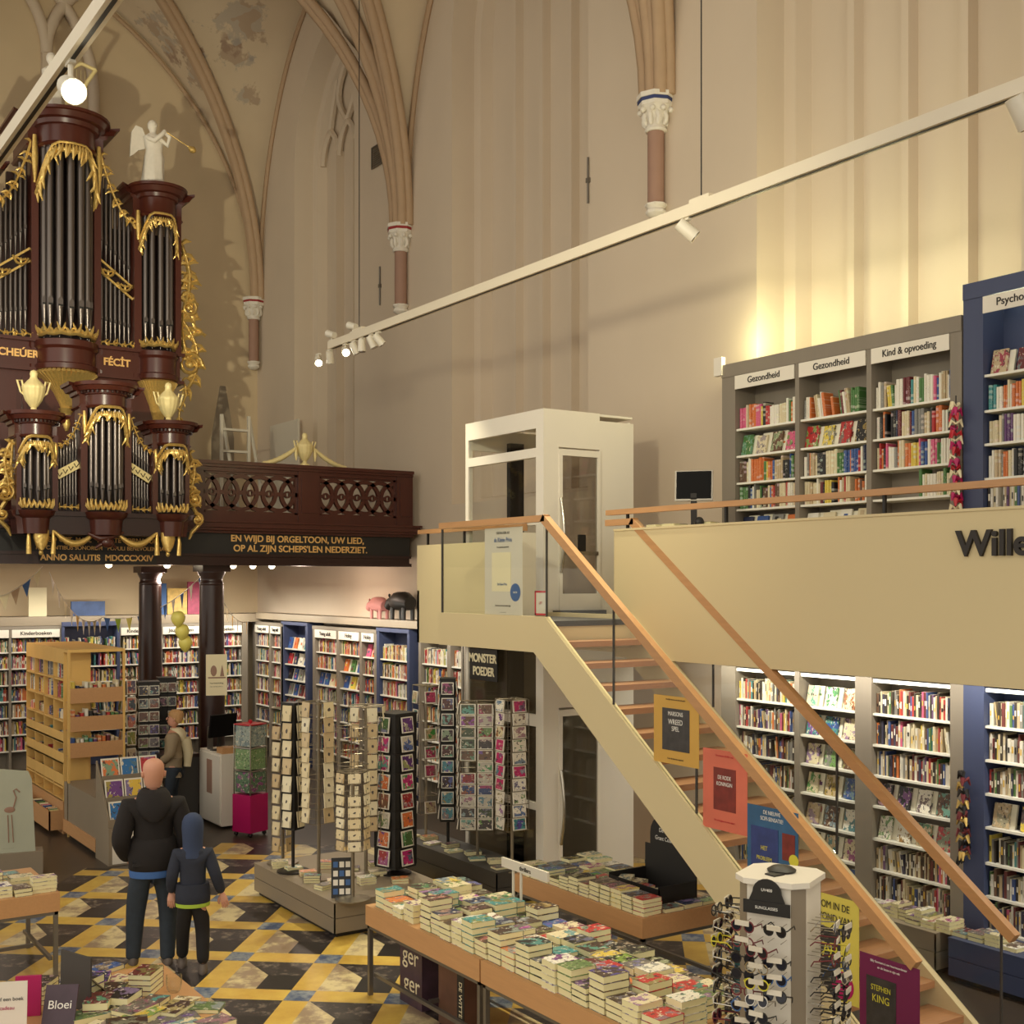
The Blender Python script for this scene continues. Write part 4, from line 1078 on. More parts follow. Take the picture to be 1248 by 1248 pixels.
def bookcase(label, T, cols, ztop, shelves, wood, sign=None, depth=.32, post=(.0,.0), ztopboard=.14, signs=None, z0=0, base=None, strips=False, backlit=None):
    """cols: list of (u0,u1). local frame: u right, v into the wall, w up."""
    loc = T.translation; rz = T.to_euler().z
    t = thing('bookcase', label, 'bookcase', tuple(loc), rz)
    u0 = cols[0][0]-post[0]; u1 = cols[-1][1]+post[1]
    m = MB(); m.box(u0, u1, depth-.02, depth, z0, ztop); m.build('back_panel', M['greywood'] if wood == 'grey' else M['bluewood'], t)
    wd = M['greywood'] if wood == 'grey' else M['bluewood']
    ed = [(u0, cols[0][0])]+[(a[1], b[0]) for a, b in zip(cols[:-1], cols[1:])]+[(cols[-1][1], u1)]
    for a, b in ed:
        MB().box(a, b, 0, depth-.02, z0, ztop-ztopboard).build('upright', wd, t)
    if ztopboard: MB().box(u0, u1, -.01, depth, ztop-ztopboard, ztop).build('top_board', wd, t)
    for a, b in cols:
        for z in shelves:
            MB().box(a, b, .02, depth-.02, z-.022, z).build('shelf', M['shelf'], t)
    if signs:
        for (a, b), s, in zip(cols, signs):
            if s is None: continue
            zt = ztop-ztopboard; h = .15
            g = MB().box(a+.005, b-.005, -.012, .0, zt-h, zt-.005).build('sign', M['white'], t)
            if s: text(s, .095, 'text', g, ((a+b)/2, -.014, zt-h/2-.0), (PI/2,0,0), sx=min(1, (b-a)/(.055*len(s)+.12)), bold=.0008)
    if strips:
        for a, b in cols:
            MB().box(a+.01, b-.01, .015, .05, ztop-ztopboard-.05, ztop-ztopboard-.02).build('light_strip', M['strip'], t)
    return t
XB = 9.3
def uc(px_list, Y0): return [(Y0-yx(a, XB), Y0-yx(b, XB)) for a, b in px_list]
# upper mezzanine case
Y0 = yx(880, XB); T = Tside(XB, Y0, 3.03)
cols = uc([(896,969),(974,1056),(1062,1158)], Y0); cols[0] = (cols[0][0], cols[0][1])
SH = [5.055-3.03, 4.765-3.03, 4.475-3.03, 4.19-3.03, 3.90-3.03, .12]
bookcase('grey wooden bookcase on the mezzanine under two Gezondheid signs and a Kind & opvoeding sign', T, cols, 2.74, SH, 'grey', post=(cols[0][0], Y0-yx(1172,XB)-cols[-1][1]), signs=['Gezondheid','Gezondheid','Kind & opvoeding'])
names = ['under left Gezondheid sign','under second Gezondheid sign','under Kind & opvoeding sign']
modes = [['spine','face','spine','spine','face'],['sparse','face','spine','sparse','face'],['spine','spine','spine','sparse','flat']]
for ci, (a, b) in enumerate(cols):
    for si in range(5):
        md = modes[ci][si]
        if md == 'flat': continue
        if ci == 2 and si == 3: a2 = a+.55*(b-a)
        else: a2 = a
        gap = .36 if si == 0 else .29
        shelf_row(T, a2, b, SH[si]+.001, min(gap,.29), 'up', '%s shelf %s' % (['top','second','third','fourth','fifth'][si], names[ci]), 'books in the Gezondheid and opvoeding bookcase', mode=md, merge=si == 4)
# blue case right of it
XBB = 9.3
Y1 = yx(1174, XB); T = Tside(XBB, Y1, 3.03); cols = [(Y1-yx(1198,XB), Y1-yx(1292,XB)), (Y1-yx(1297,XB), Y1-yx(1400,XB))]
SH = [5.21-3.03, 4.90-3.03, 4.61-3.03, 4.31-3.03, 4.03-3.03, 3.7-3.03, .12]
bookcase('blue wooden bookcase on the mezzanine under the Psychologie sign', T, cols, 3.0, SH, 'blue', post=(cols[0][0], .2), signs=['Psychologie','Psychologie'])
for si in range(5):
    shelf_row(T, cols[0][0], cols[0][1], SH[si]+.001, .28, 'up', '%s shelf of the blue mezzanine bookcase' % ['top','second','third','fourth','fifth'][si], 'books in the blue mezzanine bookcase', mode='face' if si == 0 else 'spine', merge=si == 4)
    shelf_row(T, cols[1][0], cols[1][1], SH[si]+.001, .28, 'up', '', '', merge=True)
# small junction box at the case's corner
tag(MB().box(XB-.03, XB+.03, Y0-.02, Y0+.10, 5.66, 5.86).build('junction_box', M['white']), 'small white junction box at the top left corner of the grey mezzanine bookcase', 'box')
# flower garland between the two cases (hangs on the blue post)
def garland(label, x, y, z0, z1, cols_):
    t = thing('garland', label, 'garland', (x, y, z0)); rnd = random.Random(9); n = int((z1-z0)/.05)
    for k_, c in enumerate(cols_):
        m = MB()
        for i in range(k_, n, len(cols_)):
            z = i*.05
            for q in range(3):
                a = rnd.random()*6.28; m.tube([(0,0,z),(.04*math.cos(a),.04*math.sin(a),z+.03),(.06*math.cos(a),.06*math.sin(a),z-.03)], [.012,.022,.006], 5)
        m.build('tassels', c, t, smooth=60)
    MB().cyl((0,0,-.0),(0,0,z1-z0),.006,.006,6).build('cord', M['dark'], t)
garland('pink and cream tasselled garland hanging beside the blue mezzanine bookcase', XB-.07, yx(1171,XB), 4.0, 5.05, [M['pink'], M['cream'], M['red']])
garland('dark garland of small figures hanging on the blue post of the lower bookcases', XB-.07, yx(1180,XB), .95, 1.75, [M['dark'], M['gold'], M['maroon']] if 'maroon' in M else [M['dark'], M['gold'], M['red']])

# lower cases under the mezzanine
SL_ = [2.155, 1.86, 1.567, 1.275, .965, .675, .385]
Y0 = yx(879, XB); T = Tside(XB, Y0, 0)
cols = uc([(896,968),(974,1042)], Y0)
bookcase('grey lit bookcase below the mezzanine, left part with spines and face-out novels', T, cols, 2.66, SL_, 'grey', post=(cols[0][0], Y0-yx(1052,XB)-cols[-1][1]), ztopboard=.16, strips=True)
OL = ['top','second','third','fourth','fifth','sixth','seventh']
for si in range(7):
    shelf_row(T, cols[0][0], cols[0][1], SL_[si]+.001, .26, 'low', 'on the %s shelf of the leftmost lower bay' % OL[si], 'books in the leftmost lit bay under the mezzanine', merge=True)
    shelf_row(T, cols[1][0], cols[1][1], SL_[si]+.001, .26, 'low', '%s shelf of the second lit bay under the mezzanine' % OL[si], 'face-out novels in the second lit bay', mode='face', merge=si > 5)
Y0 = yx(1052, XB); T = Tside(XB, Y0, 0); cols = uc([(1062,1158)], Y0)
bookcase('grey lit bookcase below the mezzanine, left of the blue post', T, cols, 2.66, SL_, 'grey', post=(cols[0][0], Y0-yx(1174,XB)-cols[-1][1]), ztopboard=.16, strips=True)
for si in range(7):
    md = 'face' if si in (3,4) else 'spine'
    shelf_row(T, cols[0][0], cols[0][1], SL_[si]+.001, .27, 'low', '%s shelf left of the lower blue post' % OL[si], 'books in the lit bay left of the blue post', mode=md, merge=md == 'spine')
Y0 = yx(1174, XB); T = Tside(XB, Y0, 0); cols = uc([(1199,1300),(1306,1420)], Y0)
bookcase('blue-framed lit bookcase below the mezzanine at the right edge', T, cols, 2.66, SL_, 'blue', post=(cols[0][0], .2), ztopboard=.16, strips=True)
for si in range(7):
    shelf_row(T, cols[0][0], cols[0][1], SL_[si]+.001, .27, 'low', '%s shelf of the blue-framed bay under the mezzanine' % OL[si], 'books in the blue-framed lit bay', mode='face' if si == 3 else 'spine', merge=si != 3)
    shelf_row(T, cols[1][0], cols[1][1], SL_[si]+.001, .27, 'low', '', '', merge=True)
# drawer plinths in front
def plinth(label, X0, X1, Ya, Yb, h, mt, name='display_plinth', loc=None, seam=True):
    t = thing(name, label, 'plinth', ((X0+X1)/2, (Ya+Yb)/2, 0))
    MB().box(X0+.04, X1-.02, Ya+.04, Yb-.04, 0, .05).build('kickboard', M['dark'], t, True)
    MB().box(X0+.012, X1, Ya+.012, Yb-.012, .05, h).build('body', mt, t, True)
    z2 = .05+(h-.05)*.5
    m = MB(); m.box(X0, X0+.012, Ya, Yb, .05, z2-.004); m.build('front_panel', mt, t, True)
    m = MB(); m.box(X0, X0+.012, Ya, Yb, z2+.004, h); m.build('front_panel', mt, t, True)
    MB().box(X0, X1, Ya, Ya+.012, .05, z2-.004).build('end_panel', mt, t, True); MB().box(X0, X1, Ya, Ya+.012, z2+.004, h).build('end_panel', mt, t, True)
    MB().box(X0-.004, X1, Ya-.004, Yb, h, h+.012).build('top', mt, t, True)
    return t
plinth('grey plinth with book piles below the bay left of the blue post', XB-.42, XB+.0, yx(1140,XB-.42), yx(1052,XB-.1), .36, M['midgrey'])
plinth('dark blue plinth with book piles at the right edge of the lower bookcases', XB-.42, XB, 5.2, yx(1184,XB-.1), .36, M['bluewood'])
# end wall cases under the gallery and far side wall
YBk = 23.0
SB = [2.155, 1.86, 1.567, 1.275, .98, .675, .385]
def endx(px): return xy(px, YBk)
X0 = endx(-70); T = Tend(X0, YBk, 0)
def ec(l): return [(endx(a)-X0, endx(b)-X0) for a, b in l]
bookcase('long pale children\'s bookcase under the Kinderboeken sign at the far left', T, ec([(-62,11),(14,73)]), 2.62, SB, 'grey', post=(.1,.03), signs=['Kinderboeken','Kinderboeken'], ztopboard=.06, strips=False)
for a, b in ec([(-62,11),(14,73)]):
    for s_ in SB[:7]: shelf_row(T, a, b, s_, .27, 'kid', '', '', merge=True)
X1 = endx(74); T1 = Tend(X1, YBk-.05, 0); c1 = [(endx(78)-X1, endx(142)-X1)]
bookcase('blue-framed bookcase behind the birch pigeonhole shelf', T1, c1, 2.68, SB, 'blue', post=(.05,.05), ztopboard=.08)
for s_ in SB: shelf_row(T1, c1[0][0], c1[0][1], s_, .27, 'kid', '', '', merge=True, mode='sparse')
X2 = endx(145); T2_ = Tend(X2, YBk, 0); c2 = [(endx(a)-X2, endx(b)-X2) for a, b in ((147,195),(198,243),(246,295))]
bookcase('bookcase behind the gallery columns under Kinderboeken and Jeugdboeken signs', T2_, c2, 2.62, SB, 'grey', post=(.02,.12), signs=['Kinderboeken','Jeugdboeken','Jeugdboeken'], ztopboard=.06)
for a, b in c2:
    for s_ in SB: shelf_row(T2_, a, b, s_, .27, 'kid', '', '', merge=True)
XS = 9.3
def fc(l, Y0): return [(Y0-yx(a, XS), Y0-yx(b, XS)) for a, b in l]
def sidecase(label, pxs, wood, signs, kind='kid', top=2.62, modes=None, zs=SB):
    Y0 = yx(pxs[0][0]-3, XS); T = Tside(XS, Y0, 0); cc = fc(pxs, Y0)
    bookcase(label, T, cc, top, zs, wood, post=(cc[0][0], (fc([(pxs[-1][1], pxs[-1][1]+3)], Y0)[0][1]-cc[-1][1])), signs=signs, ztopboard=.06)
    for ci, (a, b) in enumerate(cc):
        for si, s_ in enumerate(zs): shelf_row(T, a, b, s_, .27, kind, '', '', merge=True, mode='face' if (modes and modes[ci] and si in modes[ci]) else 'spine')
sidecase('grey bookcase under Young adult signs in the far corner', [(311,328),(330,342)], 'grey', ['Young adult','Young adult'])
sidecase('blue-framed display bookcase left of the Hobby sign', [(346,372)], 'blue', None, top=2.66, modes=[(0,1,2,3)])
sidecase('grey bookcase under Young adult and Hobby signs', [(384,410),(413,438),(441,456)], 'grey', ['Young adult','Hobby','Hobby'], modes=[(2,), (1,2), (0,)])
sidecase('blue-framed bookcase of tall volumes right of the Hobby sign', [(462,496)], 'blue', None, 'up', top=2.66)
sidecase('grey bookcase beside the lift shaft with green and white books', [(513,545),(549,562)], 'grey', [None,None], 'up')
sidecase('grey bookcase seen through the lift shaft glass', [(567,582),(585,600)], 'grey', [None,None], 'up')
o = STUFF.build('shelved_books', M['bookm']); o['kind'] = 'stuff'; tag(o, 'rows of coloured books filling the lit bookcases under the mezzanine and gallery', 'books')
# ledge above the far cases
struct(MB().box(-4, XW, YBk-.02, YE, 2.62, 2.78).build('trim_90', M['midgrey']))
struct(MB().box(XS-.02, XW, 13.2, YBk-.02, 2.68, 2.80).build('trim_91', M['midgrey']))
# ------------------------------------------------------------------ tables
random.seed(21)
def table(label, X0, X1, Ya, Yb, top=.745, ap=.16, name='display_table'):
    t = thing(name, label, 'table', ((X0+X1)/2, (Ya+Yb)/2, 0))
    MB().box(X0, X1, Ya, Yb, top-ap, top).build('tabletop', M['tablewood'], t, True)
    z = top-ap; m = MB(); i = .012
    for a in (X0+i, X1-.03-i): m.box(a, a+.03, Ya+i, Yb-i, z-.03, z)
    for b in (Ya+i, Yb-.03-i): m.box(X0+i, X1-i, b, b+.03, z-.03, z)
    m.build('frame', M['steel'], t, True)
    for a in (X0+i, X1-.035-i):
        for b in (Ya+i, Yb-.035-i): MB().box(a, a+.035, b, b+.035, 0, z-.03).build('leg', M['steel'], t, True)
    m = MB(); m.box(X0+.1, X1-.1, (Ya+Yb)/2-.015, (Ya+Yb)/2+.015, .16, .19)
    for a in (X0+.05, X1-.08): m.box(a, a+.03, Ya+.05, Yb-.05, .16, .19)
    m.build('stretcher', M['steel'], t, True)
    return t
table('long beech display table covered with paperback stacks, far half by the card racks', 4.58, 5.46, 7.23, 8.98)
table('long beech display table covered with paperback stacks, near half by the sunglasses rack', 4.58, 5.46, 5.42, 7.21)
table('beech display table under the staircase with a black cardboard book display', 6.2, 7.08, 7.38, 9.2)
table('beech table at the left edge behind the flat book piles', 1.3, 2.59, 10.8, 11.9)
table('near left table covered with assorted flat books and a drinking glass', 1.3, 2.70, 6.7, 8.4)
# stacked paperback: cover (C shape) + page block child, unit box x,y -.5...5, z 0..1, spine at +x
m = MB(); m.box(-.5,.5,-.5,.5,.94,1.0); m.box(-.5,.5,-.5,.5,0,.06); m.box(.485,.5,-.5,.5,.06,.94)
o = m.build('paperback', M['cover']); 
for v in o.data.vertices: v.co += o.location
PBM = o.data; bpy.data.objects.remove(o)
m = MB(); m.box(-.485,.48,-.485,.485,.06,.94); o = m.build('page_block', M['paper'])
for v in o.data.vertices: v.co += o.location
PGM = o.data; bpy.data.objects.remove(o)
NP = [0]
def paperback(x, y, z, rz, w, l, th, col, label, group, tiltM=None):
    kd = 'paperback' if 'long table' in group else ('novel' if 'under the stairs' in group or 'cardboard' in group or 'display box' in group else 'softcover')
    label = label.replace('paperback', kd)
    o = bpy.data.objects.new(kd, PBM); C0.objects.link(o)
    X = Matrix.Translation((x, y, z)) @ Matrix.Rotation(rz, 4, 'Z')
    if tiltM is not None: X = X @ tiltM
    o.matrix_world = X @ Matrix.Diagonal((l, w, th, 1)); o.color = lc(col[1])
    o['label'] = label; o['category'] = kd; o['group'] = group
    p = bpy.data.objects.new('page_block', PGM); C0.objects.link(p); p.parent = o; NP[0] += 1
    return o
CP = [('dark brown',(66,44,36)),('black',(30,27,26)),('red',(186,44,44)),('blue',(52,88,150)),('cream',(222,208,170)),('white',(230,224,208)),('green',(98,122,70)),
      ('orange',(208,116,56)),('grey',(110,104,98)),('teal',(66,140,140)),('maroon',(104,36,40)),('yellow',(214,186,80)),('navy',(40,48,80))]
def stack(x, y, z0, n, th, rz, col, where, group, w=.135, l=.205, jit=.004):
    z = z0
    for k in range(n):
        pos = 'topmost' if k == n-1 else ('bottom' if k == 0 else ORD[n-1-k]+' from top')
        if n == 1: pos = 'single'
        paperback(x+random.uniform(-jit,jit), y+random.uniform(-jit,jit), z, rz+random.uniform(-.03,.03), w, l, th*.985, col, '%s %s-covered paperback, %s' % (pos, col[0], where), group)
        z += th
rows = [4.715, 4.94, 5.165, 5.36]; rn = ['front row','second row','third row','back row']
for ri_, X in enumerate(rows):
    y = 8.90; k = 0; h_prev = 4
    yend = 5.5
    while y > yend:
        w = random.uniform(.145,.165); th = random.choice([.040,.044,.048])
        n = random.choice([3,4,4,5]) if ri_ < 1 else random.choice([2,3,4] if ri_ == 1 else [2,3,3,4])
        if ri_ == 0 and y > 8.5: n = random.choice([2,2,3]); 
        if y < 6.15 and ri_ == 3: n = random.choice([1,2])
        if random.random() < .06: y -= w*.7
        c = random.choices(CP, [8,6,4,3,4,3,3,3,3,2,3,2,2])[0]
        stack(X+random.uniform(-.01,.01), y-w/2, .745, n, th, random.uniform(-.04,.04), c, '%s stack in %s of long table' % (ORD[k], rn[ri_]), 'paperback stacks on the long table', w, .2)
        y -= w+.008; k += 1
# under-stair table
for ri_, X in enumerate((6.33, 6.55, 6.77, 6.96)):
    y = 9.12; k = 0
    while y > 7.48:
        w = random.uniform(.125,.145); th = random.choice([.028,.034,.038])
        n = random.choice([2,3,4,4]) if ri_ == 0 else random.choice([1,2,2,3])
        if ri_ >= 1 and 7.55 < y-w/2 < 8.30: y -= w+.01; continue
        if y < 7.8 and ri_ > 0: n = 1
        c = random.choices(CP, [8,5,3,3,5,3,2,3,3,1,2,2,2])[0]
        stack(X, y-w/2, .745, n, th, random.uniform(-.05,.05), c, '%s stack, %s, table under stairs' % (ORD[k], rn[ri_]), 'paperback stacks on the table under the stairs', w, .2)
        y -= w+.01; k += 1
t = thing('book_display_box', 'black cardboard display box with rounded header on the table under the stairs', 'display box', (6.78, 7.93, .745))
m = MB(); m.box(-.22,.2,-.33,.33,0,.012); m.box(-.22,-.21,-.33,.33,.012,.13); m.box(-.22,.2,-.33,-.32,.012,.15); m.box(-.22,.2,.32,.33,.012,.15); m.box(.19,.2,-.33,.33,.012,.36); m.build('tray', M['black'], t)
m = MB(); P = [(-.26,.36),(.26,.36)]+[(.26*math.cos(PI*i/12), .46+.2*math.sin(PI*i/12)) for i in range(13)]; m.prism(P, 'yz', .188, .2); m.build('header', M['black'], t)
text('De spannende', .052, 'textw', t, (.183, 0, .50), RW, sx=.9, ext=.001); text('Grant County-serie', .052, 'textw', t, (.183, 0, .43), RW, sx=.9, ext=.001); text('Grant', .06, 'textw', t, (.183, 0, .60), RW, ext=.001)
for k in range(5):
    paperback(6.67+.03*(k%2), 7.72+.11*k, .76+.018*k, .3*k-.5, .12, .19, .03, CP[4] if k != 2 else CP[2], ('cream' if k != 2 else 'red')+' paperback lying in the black display box, %s from its near end' % ORD[k], 'paperbacks in the black display box')
# thin sign on posts on the long table
t = thing('table_sign', 'narrow cream sign on two posts at the back of the long table', 'sign', (5.43, 7.9, .745))
MB().box(5.42,5.44,7.58,8.22,1.10,1.175).build('board', M['offwhite'], t, True)
for Y in (7.98, 8.09): MB().cyl((5.45,Y,.745),(5.45,Y,1.10),.012,.012,10).build('post', M['offwhite'], t, True)
text('thrillers', .05, 'text', t, (5.417, 7.88, 1.135), RW, ext=.001, world=True)
# left table books
random.seed(5)
for k, (x, y, n, c) in enumerate(((1.95,10.95,4,4),(2.15,10.96,3,5),(2.48,10.93,4,4),(2.30,10.93,2,0),(2.1,11.2,5,10),(1.85,11.25,3,6),(2.35,11.2,3,4),(2.0,11.5,3,2),(2.3,11.5,2,9))):
    stack(x, y, .745, n, .032, PI/2*(k%2), CP[c], '%s stack on the left beech table' % ORD[k], 'book stacks on the left beech table', .14, .2)
# near left table
def flat(x, y, z, rz, w, l, th, c, lb, tilt=None): return paperback(x, y, z, rz, w, l, th, c, lb, 'assorted books on the near left table', tilt)
T0 = .745
W2 = lambda px, py: fl(px, py, .76)
items = [(48,1215,.9,.16,.22,.03,1,4,'black-covered stack with white lettering'),(178,1205,.9,.15,.22,.035,10,4,'maroon-covered stack'),(212,1232,.7,.16,.22,.045,0,1,'cream-edged book near the glass'),
 (140,1196,.5,.15,.21,.03,4,1,'cream book behind the grey board'),(128,1180,.4,.15,.21,.03,3,1,'blue book at the far edge'),(150,1226,.85,.16,.2,.05,1,2,'thick black stack'),(120,1232,1.1,.15,.21,.05,10,2,'maroon-sided book pair'),
 (205,1246,.6,.2,.28,.02,8,1,'grey picture book'),(160,1246,.9,.2,.26,.02,8,1,'grey patterned book'),(243,1250,.7,.17,.23,.02,11,1,'yellow book with red figure'),(176,1184,.75,.14,.2,.03,7,1,'orange-brown book at the far edge'),
 (118,1200,1.2,.16,.22,.035,12,2,'dark blue book pair'),(185,1222,.8,.14,.22,.03,9,1,'pale teal book under the maroon stack'),(62,1200,.9,.15,.2,.03,12,1,'navy book at the far left'),(104,1216,.6,.14,.2,.05,1,3,'small black stack beside the grey board'),(136,1212,1.0,.16,.23,.03,0,2,'brown photo book pair'),(165,1235,.5,.17,.24,.03,8,2,'grey box-like pair'),(222,1222,.8,.16,.22,.02,4,1,'cream picture book')]
for k, (px, py, rz, w, l, th, c, n, lb) in enumerate(items):
    x, y = W2(px, py)
    for q in range(n):
        flat(x, y, T0+q*th, rz+random.uniform(-.03,.03), w, l, th*.98, CP[c], ('%s, %s' % (lb, ('copy on top' if q == n-1 else ORD[n-1-q]+' copy from top')) if n > 1 else lb+' on the near left table'))
random.seed(77)
for k in range(14):
    x = 1.95+.16*(k % 5)+random.uniform(-.03,.03); y = 7.0+.27*(k//5)+random.uniform(-.03,.03)+(.1 if k % 2 else 0); c = random.choice([0,1,4,8,10,6,11])
    if k < 12: flat(x, y, T0, random.uniform(-.7,.9), random.uniform(.14,.17), random.uniform(.2,.24), random.uniform(.02,.05), CP[c], '%s-covered flat book, %s in %s row of near left table' % (CP[c][0], ORD[k % 5], ORD[k//5]))
# leaning / upright books and panels
def panel(name, label, cat, x, y, z, rz, w, h, mt, tilt=.15, th=.012, txt=None):
    t = thing(name, label, cat, (x, y, z), rz)
    c_, s_ = math.cos(tilt), math.sin(tilt)
    m = MB(); m.mbox(Matrix.Rotation(-tilt, 4, 'X') @ Matrix.Translation((0,0,h/2)), w, th, h); m.build('panel', mt, t)
    m = MB(); m.bar((0, .02+h*.75*s_, h*.7), (0, .10+h*.5, .0), .03, .006); m.build('strut', M['midgrey'], t)
    for (s__, sz, mt_, px_, pz_) in (txt or []):
        e = Matrix.Rotation(-tilt, 4, 'X') @ Vector((px_, -th/2-.002, pz_)); text(s__, sz, mt_, t, tuple(e), (PI/2-tilt, 0, 0), ext=.0008)
    return t
M['purpleart'] = mat('dark_floral', (70,50,62), .4, var=.5, scale=9)
x, y = W2(70,1250); panel('picture_book', 'dark floral book titled Bloei propped on the near left table', 'book', x, y, T0, -.5, .19, .25, M['purpleart'], .5, .02, [('Bloei', .07, 'textw', 0, .13)])
x, y = W2(34,1235); panel('magenta_book', 'magenta book standing behind the floral book', 'book', x, y, T0, -.4, .15, .24, M['pink'], .1, .03)
x, y = W2(8,1262); panel('notice_card', 'white notice card standing at the lower left corner', 'card', x, y, T0, -.4, .22, .32, M['white'], .1, .006, [('Geef een boek', .03, 'text', 0, .22),('cadeau', .03, 'pink', 0, .17)])
x, y = W2(92,1226); panel('grey_board', 'grey upright board standing on the near left table', 'board', x, y, T0, -1.2, .30, .34, M['darkgrey'], .02, .012)
x, y = W2(212,1206)
t = thing('drinking_glass', 'clear drinking glass on the near left table', 'glass', (x, y, T0+.0))
m = MB(); m.lathe([(.03,.0),(.045,.02),(.052,.06),(.05,.11),(.049,.11),(.048,.06),(.04,.022),(.02,.02)], n=20); m.build('bowl', M['glass'], t, smooth=50)

# ------------------------------------------------------------------ card racks
cm = MB(); cm.box(-.5,.5,-.5,.5,-.5,.5); o = cm.build('greeting_card', M['card'])
for v in o.data.vertices: v.co += o.location; v.co.z += 0
CARDP = o.data; bpy.data.objects.remove(o)
CARDK = CARDP.copy(); CARDK.materials.clear(); CARDK.materials.append(M['kraft'])
for me_ in (CARDP, CARDK): me_.transform(Matrix.Translation((0,0,0)))
NC = [0]
def rack(label, short, loc, z0, z1, ap, n, rz, rows, cols, frame, mode, cw, ch, pal, basez=0, foot='disc', faces=None, panelm=None, header=None):
    t = thing('card_rack', label, 'card rack', (loc[0], loc[1], basez), rz)
    B_ = basez
    MB().cyl((0,0,0),(0,0,z1-B_+.02),.018,.018,10).build('pole', M[frame], t)
    m = MB(); m.lathe([(.17,0),(.17,.012),(.03,.03)] if foot == 'disc' else [(.05,0),(.05,.02),(.02,.03)], n=20); m.build('base', M[frame], t, smooth=40)
    hw = ap*math.tan(PI/n) if n > 2 else ap*2.2
    for f in range(n):
        a = 2*PI*f/n; R = Matrix.Rotation(a, 4, 'Z')
        fn = ['front','right','back','left'][f] if n == 4 else ORD[f]
        m = MB(); r_ = .004
        def P(u, w_): v = R @ Vector((u, -ap, w_-B_)); return tuple(v)
        ncol = cols
        for c in range(ncol+1): m.tube([P(-hw+2*hw*c/ncol, z0), P(-hw+2*hw*c/ncol, z1)], r_, 4)
        ph = (z1-z0)/rows
        for k in range(rows+1): m.tube([P(-hw, z0+ph*k), P(hw, z0+ph*k)], r_*.8, 4)
        for k in range(rows):
            for c in range(ncol):
                u = -hw+2*hw*(c+.5)/ncol; zc = z0+ph*k
                v0 = [R @ Vector((u-cw*.42, -ap-.03, zc+ph*.45-B_)), R @ Vector((u-cw*.42, -ap-.035, zc+.01-B_)), R @ Vector((u+cw*.42, -ap-.035, zc+.01-B_)), R @ Vector((u+cw*.42, -ap-.03, zc+ph*.45-B_))]
                m.tube([tuple(q) for q in v0], .0025, 4)
        m.build('wire_side', M[frame], t)
        if panelm: 
            p = MB(); vs = [R @ Vector((u, v, w_-B_)) for u in (-hw,hw) for v in (-ap+.004,-ap+.012) for w_ in (z0-.02,z1)]
            p.add(vs, [(0,1,3,2),(4,6,7,5),(0,4,5,1),(2,3,7,6),(0,2,6,4),(1,5,7,3)]); p.build('side_panel', M[panelm], t)
        # is the side turned to the room's viewers?
        nx, ny = math.sin(a+rz), -math.cos(a+rz)
        dx, dy = loc[0], loc[1]; L = math.hypot(dx, dy)
        if (nx*-dx+ny*-dy)/L < -.05: continue
        for k in range(rows):
            for c in range(ncol):
                if random.random() < .04: continue
                u = -hw+2*hw*(c+.5)/ncol; col = random.choice(pal)
                X = Matrix.Translation((loc[0], loc[1], 0)) @ Matrix.Rotation(rz+a, 4, 'Z') @ Matrix.Translation((u, -ap-.018, z0+ph*k+.012+ch/2)) @ Matrix.Rotation(-.12, 4, 'X') @ Matrix.Diagonal((cw, .012, ch, 1))
                photo = mode == 'photo'
                o = bpy.data.objects.new('greeting_card', CARDP if photo else CARDK); C0.objects.link(o); o.matrix_world = X; o.color = lc(col[1])
                side = fn+' side' if n == 4 else fn+' side'
                cc = '' if ncol == 1 else (' left' if c == 0 else ' right')
                o['label'] = '%s card, %s row from top%s, %s of %s' % (col[0], ORD[rows-1-k], cc, side, short)
                o['category'] = 'card'; o['group'] = 'cards in '+short; NC[0] += 1
    m = MB(); 
    if n > 2:
        m.lathe([(ap/math.cos(PI/n)+.01, z1-B_), (ap/math.cos(PI/n)+.01, z1-B_+.02)], n=n)
        RR = Matrix.Rotation(-PI/2-PI/n, 4, 'Z'); m.v = [tuple(RR @ Vector(p)) for p in m.v]
        if panelm: m.build('top_cap', M[frame if not panelm else panelm], t)
        else:
            m = MB(); q = [RR @ Vector(((ap/math.cos(PI/n))*math.cos(2*PI*i/n), (ap/math.cos(PI/n))*math.sin(2*PI*i/n), z1-B_)) for i in range(n)]
            m.tube([tuple(p) for p in q], .006, 4, loop=True)
            for p in q: m.tube([tuple(p), (0,0,z1-B_)], .004, 4)
            m.build('top_ring', M[frame], t)
    return t
kr = [('cream',(228,212,172)),('cream',(222,204,160)),('pale kraft',(206,182,138)),('cream',(232,220,186))]
kp = [('pale kraft',(196,168,122)),('cream',(220,202,160))]
dk = [('magenta photo',(190,40,110)),('purple photo',(90,40,110)),('orange photo',(210,110,50)),('green photo',(70,100,50)),('red photo',(160,40,40)),('pale photo',(200,190,170)),('brown photo',(120,80,50))]
gm = [('dark photo',(70,60,55)),('brown photo',(110,80,56)),('green photo',(74,84,58)),('pale photo',(186,178,160)),('red photo',(140,50,48)),('teal photo',(80,130,140)),('blue photo',(56,70,110))]
pk = [('white photo',(226,216,196)),('cream photo',(214,200,160)),('magenta photo',(190,36,100)),('white photo',(228,220,204)),('teal photo',(60,130,130))]
va = lambda px: -(YAW+math.atan((px-624)/F))   # bearing of a spot seen from the entrance
plinth('grey plinth under the card racks beside the patterned floor', 5.05, 6.3, 10.55, 12.55, .335, M['midgrey'])
plinth('dark low plinth under the small card racks by the lift', 6.93, 7.44, 10.6, 13.0, .36, M['darkgrey'])
PZ = .35
def rk(px, py, z): a, b = ray(px); d = (H-z)*F/(py-HOR); return a*d, b*d, d
def atd(px, X): a, b = ray(px); d = X/a; return X, b*d, d
